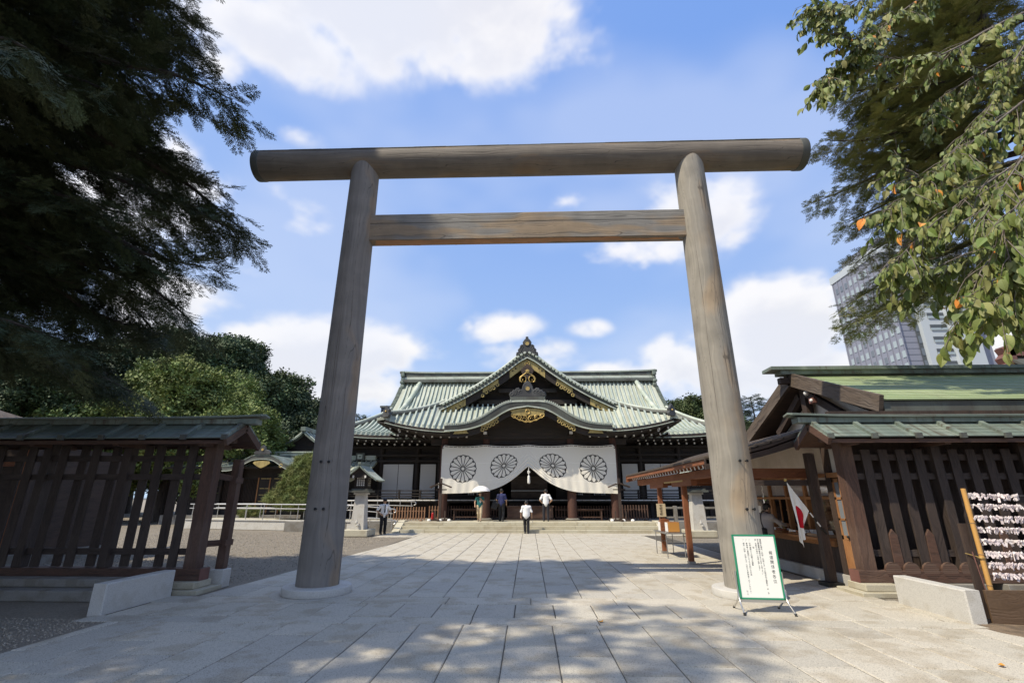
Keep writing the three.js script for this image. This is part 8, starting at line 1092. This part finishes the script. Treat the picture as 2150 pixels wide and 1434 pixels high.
// man in navy shirt with a shoulder bag, seen from behind
person({ at: [-1.55, 0.5, -29.0], turn: Math.PI - 0.15, label: 'man in navy shirt and black trousers with a shoulder bag', height: 1.74, shirt: [0.022, 0.028, 0.105], trousers: black, sleeve: 0.75, pose: { le: [0.27, 1.13, 0.0], lw: [0.26, 0.93, 0.16], re: [-0.26, 1.12, 0.02], rw: [-0.24, 0.93, 0.18], lk: [0.1, 0.48, 0.05], la: [0.1, 0.085, 0.05], rk: [-0.09, 0.48, 0.06], ra: [-0.08, 0.10, -0.10], look: [0, -0.12, 1] } });
{ const g = thing('shoulder_bag', 'soft black bag hanging from the navy-shirted man\'s shoulder', 'bag', [-1.93, 0.5, -28.86]); part('bag_body', new RoundedBoxGeometry(0.34, 0.42, 0.16, 3, 0.07).rotateZ(-0.35).translate(0, 0.86, 0), std({ color: new THREE.Color(...black), roughness: 0.75 }), g); part('strap', tube([[-0.02, 1.02, 0.02], [0.12, 1.3, 0.06], [0.24, 1.47, -0.04], [0.22, 1.3, -0.26], [0.06, 1.0, -0.1]], 0.014, 24, 6), std({ color: new THREE.Color(...black), roughness: 0.75 }), g); }
// man in white shirt walking to the steps, from behind
person({ at: [-0.13, 0, -26.95], turn: Math.PI, label: 'man in white shirt and black trousers stepping onto the stairs', height: 1.60, shirt: white, trousers: black, sleeve: 0.92, loose: 2.6, pose: { le: [0.30, 1.12, -0.03], lw: [0.30, 0.90, 0.06], re: [-0.30, 1.12, -0.03], rw: [-0.30, 0.90, 0.06], lk: [0.09, 0.50, 0.12], la: [0.08, 0.12, 0.06], rk: [-0.09, 0.48, 0.0], ra: [-0.085, 0.085, -0.12], look: [0, -0.3, 1] } });
// man in white shirt standing, hands on hips, from behind
person({ at: [0.98, 0.5, -29.2], turn: Math.PI, label: 'man in white shirt standing with hands on hips before the offering box', height: 1.72, shirt: white, trousers: [0.02, 0.02, 0.026], sleeve: 0.72, loose: 1.4, pose: { le: [0.33, 1.12, -0.08], lw: [0.19, 0.95, 0.02], re: [-0.33, 1.12, -0.08], rw: [-0.19, 0.95, 0.02], lh: [0.1, 0.88, 0], la: [0.13, 0.085, 0], ra: [-0.12, 0.085, 0], lk: [0.12, 0.48, 0.02], rk: [-0.115, 0.48, 0.02], look: [0.1, -0.1, 1] } });
// customer at the counter, facing the booth, arm reaching out
person({ at: [6.02, 0, -13.3], turn: Math.PI / 2 + 0.25, label: 'man in grey jacket reaching over the amulet counter', height: 1.62, shirt: [0.34, 0.31, 0.30], trousers: black, longSleeve: true, loose: 2.0, cell: 0.015, pose: { rs: [-0.185, 1.36, 0.03], re: [-0.22, 1.20, 0.25], rw: [-0.16, 1.16, 0.48], le: [0.26, 1.10, 0.04], lw: [0.20, 0.98, 0.24], look: [-0.1, -0.35, 1], chest: [0, 1.24, 0.04], neck: [0, 1.42, 0.06], head: [0, 1.57, 0.10] } });
{ const g = thing('waist_bag', 'small black bag slung behind the man at the counter', 'bag', [5.85, 0, -13.1]); part('bag_body', new RoundedBoxGeometry(0.12, 0.2, 0.24, 3, 0.04).translate(-0.03, 0.95, 0.04), std({ color: new THREE.Color(...black), roughness: 0.7 }), g); part('strap', tube([[-0.02, 1.02, 0.06], [-0.06, 1.22, 0.06], [0.02, 1.43, 0.0], [0.22, 1.40, -0.1]], 0.013, 18, 6), std({ color: new THREE.Color(...black), roughness: 0.7 }), g); }
renderer.render(scene, camera);
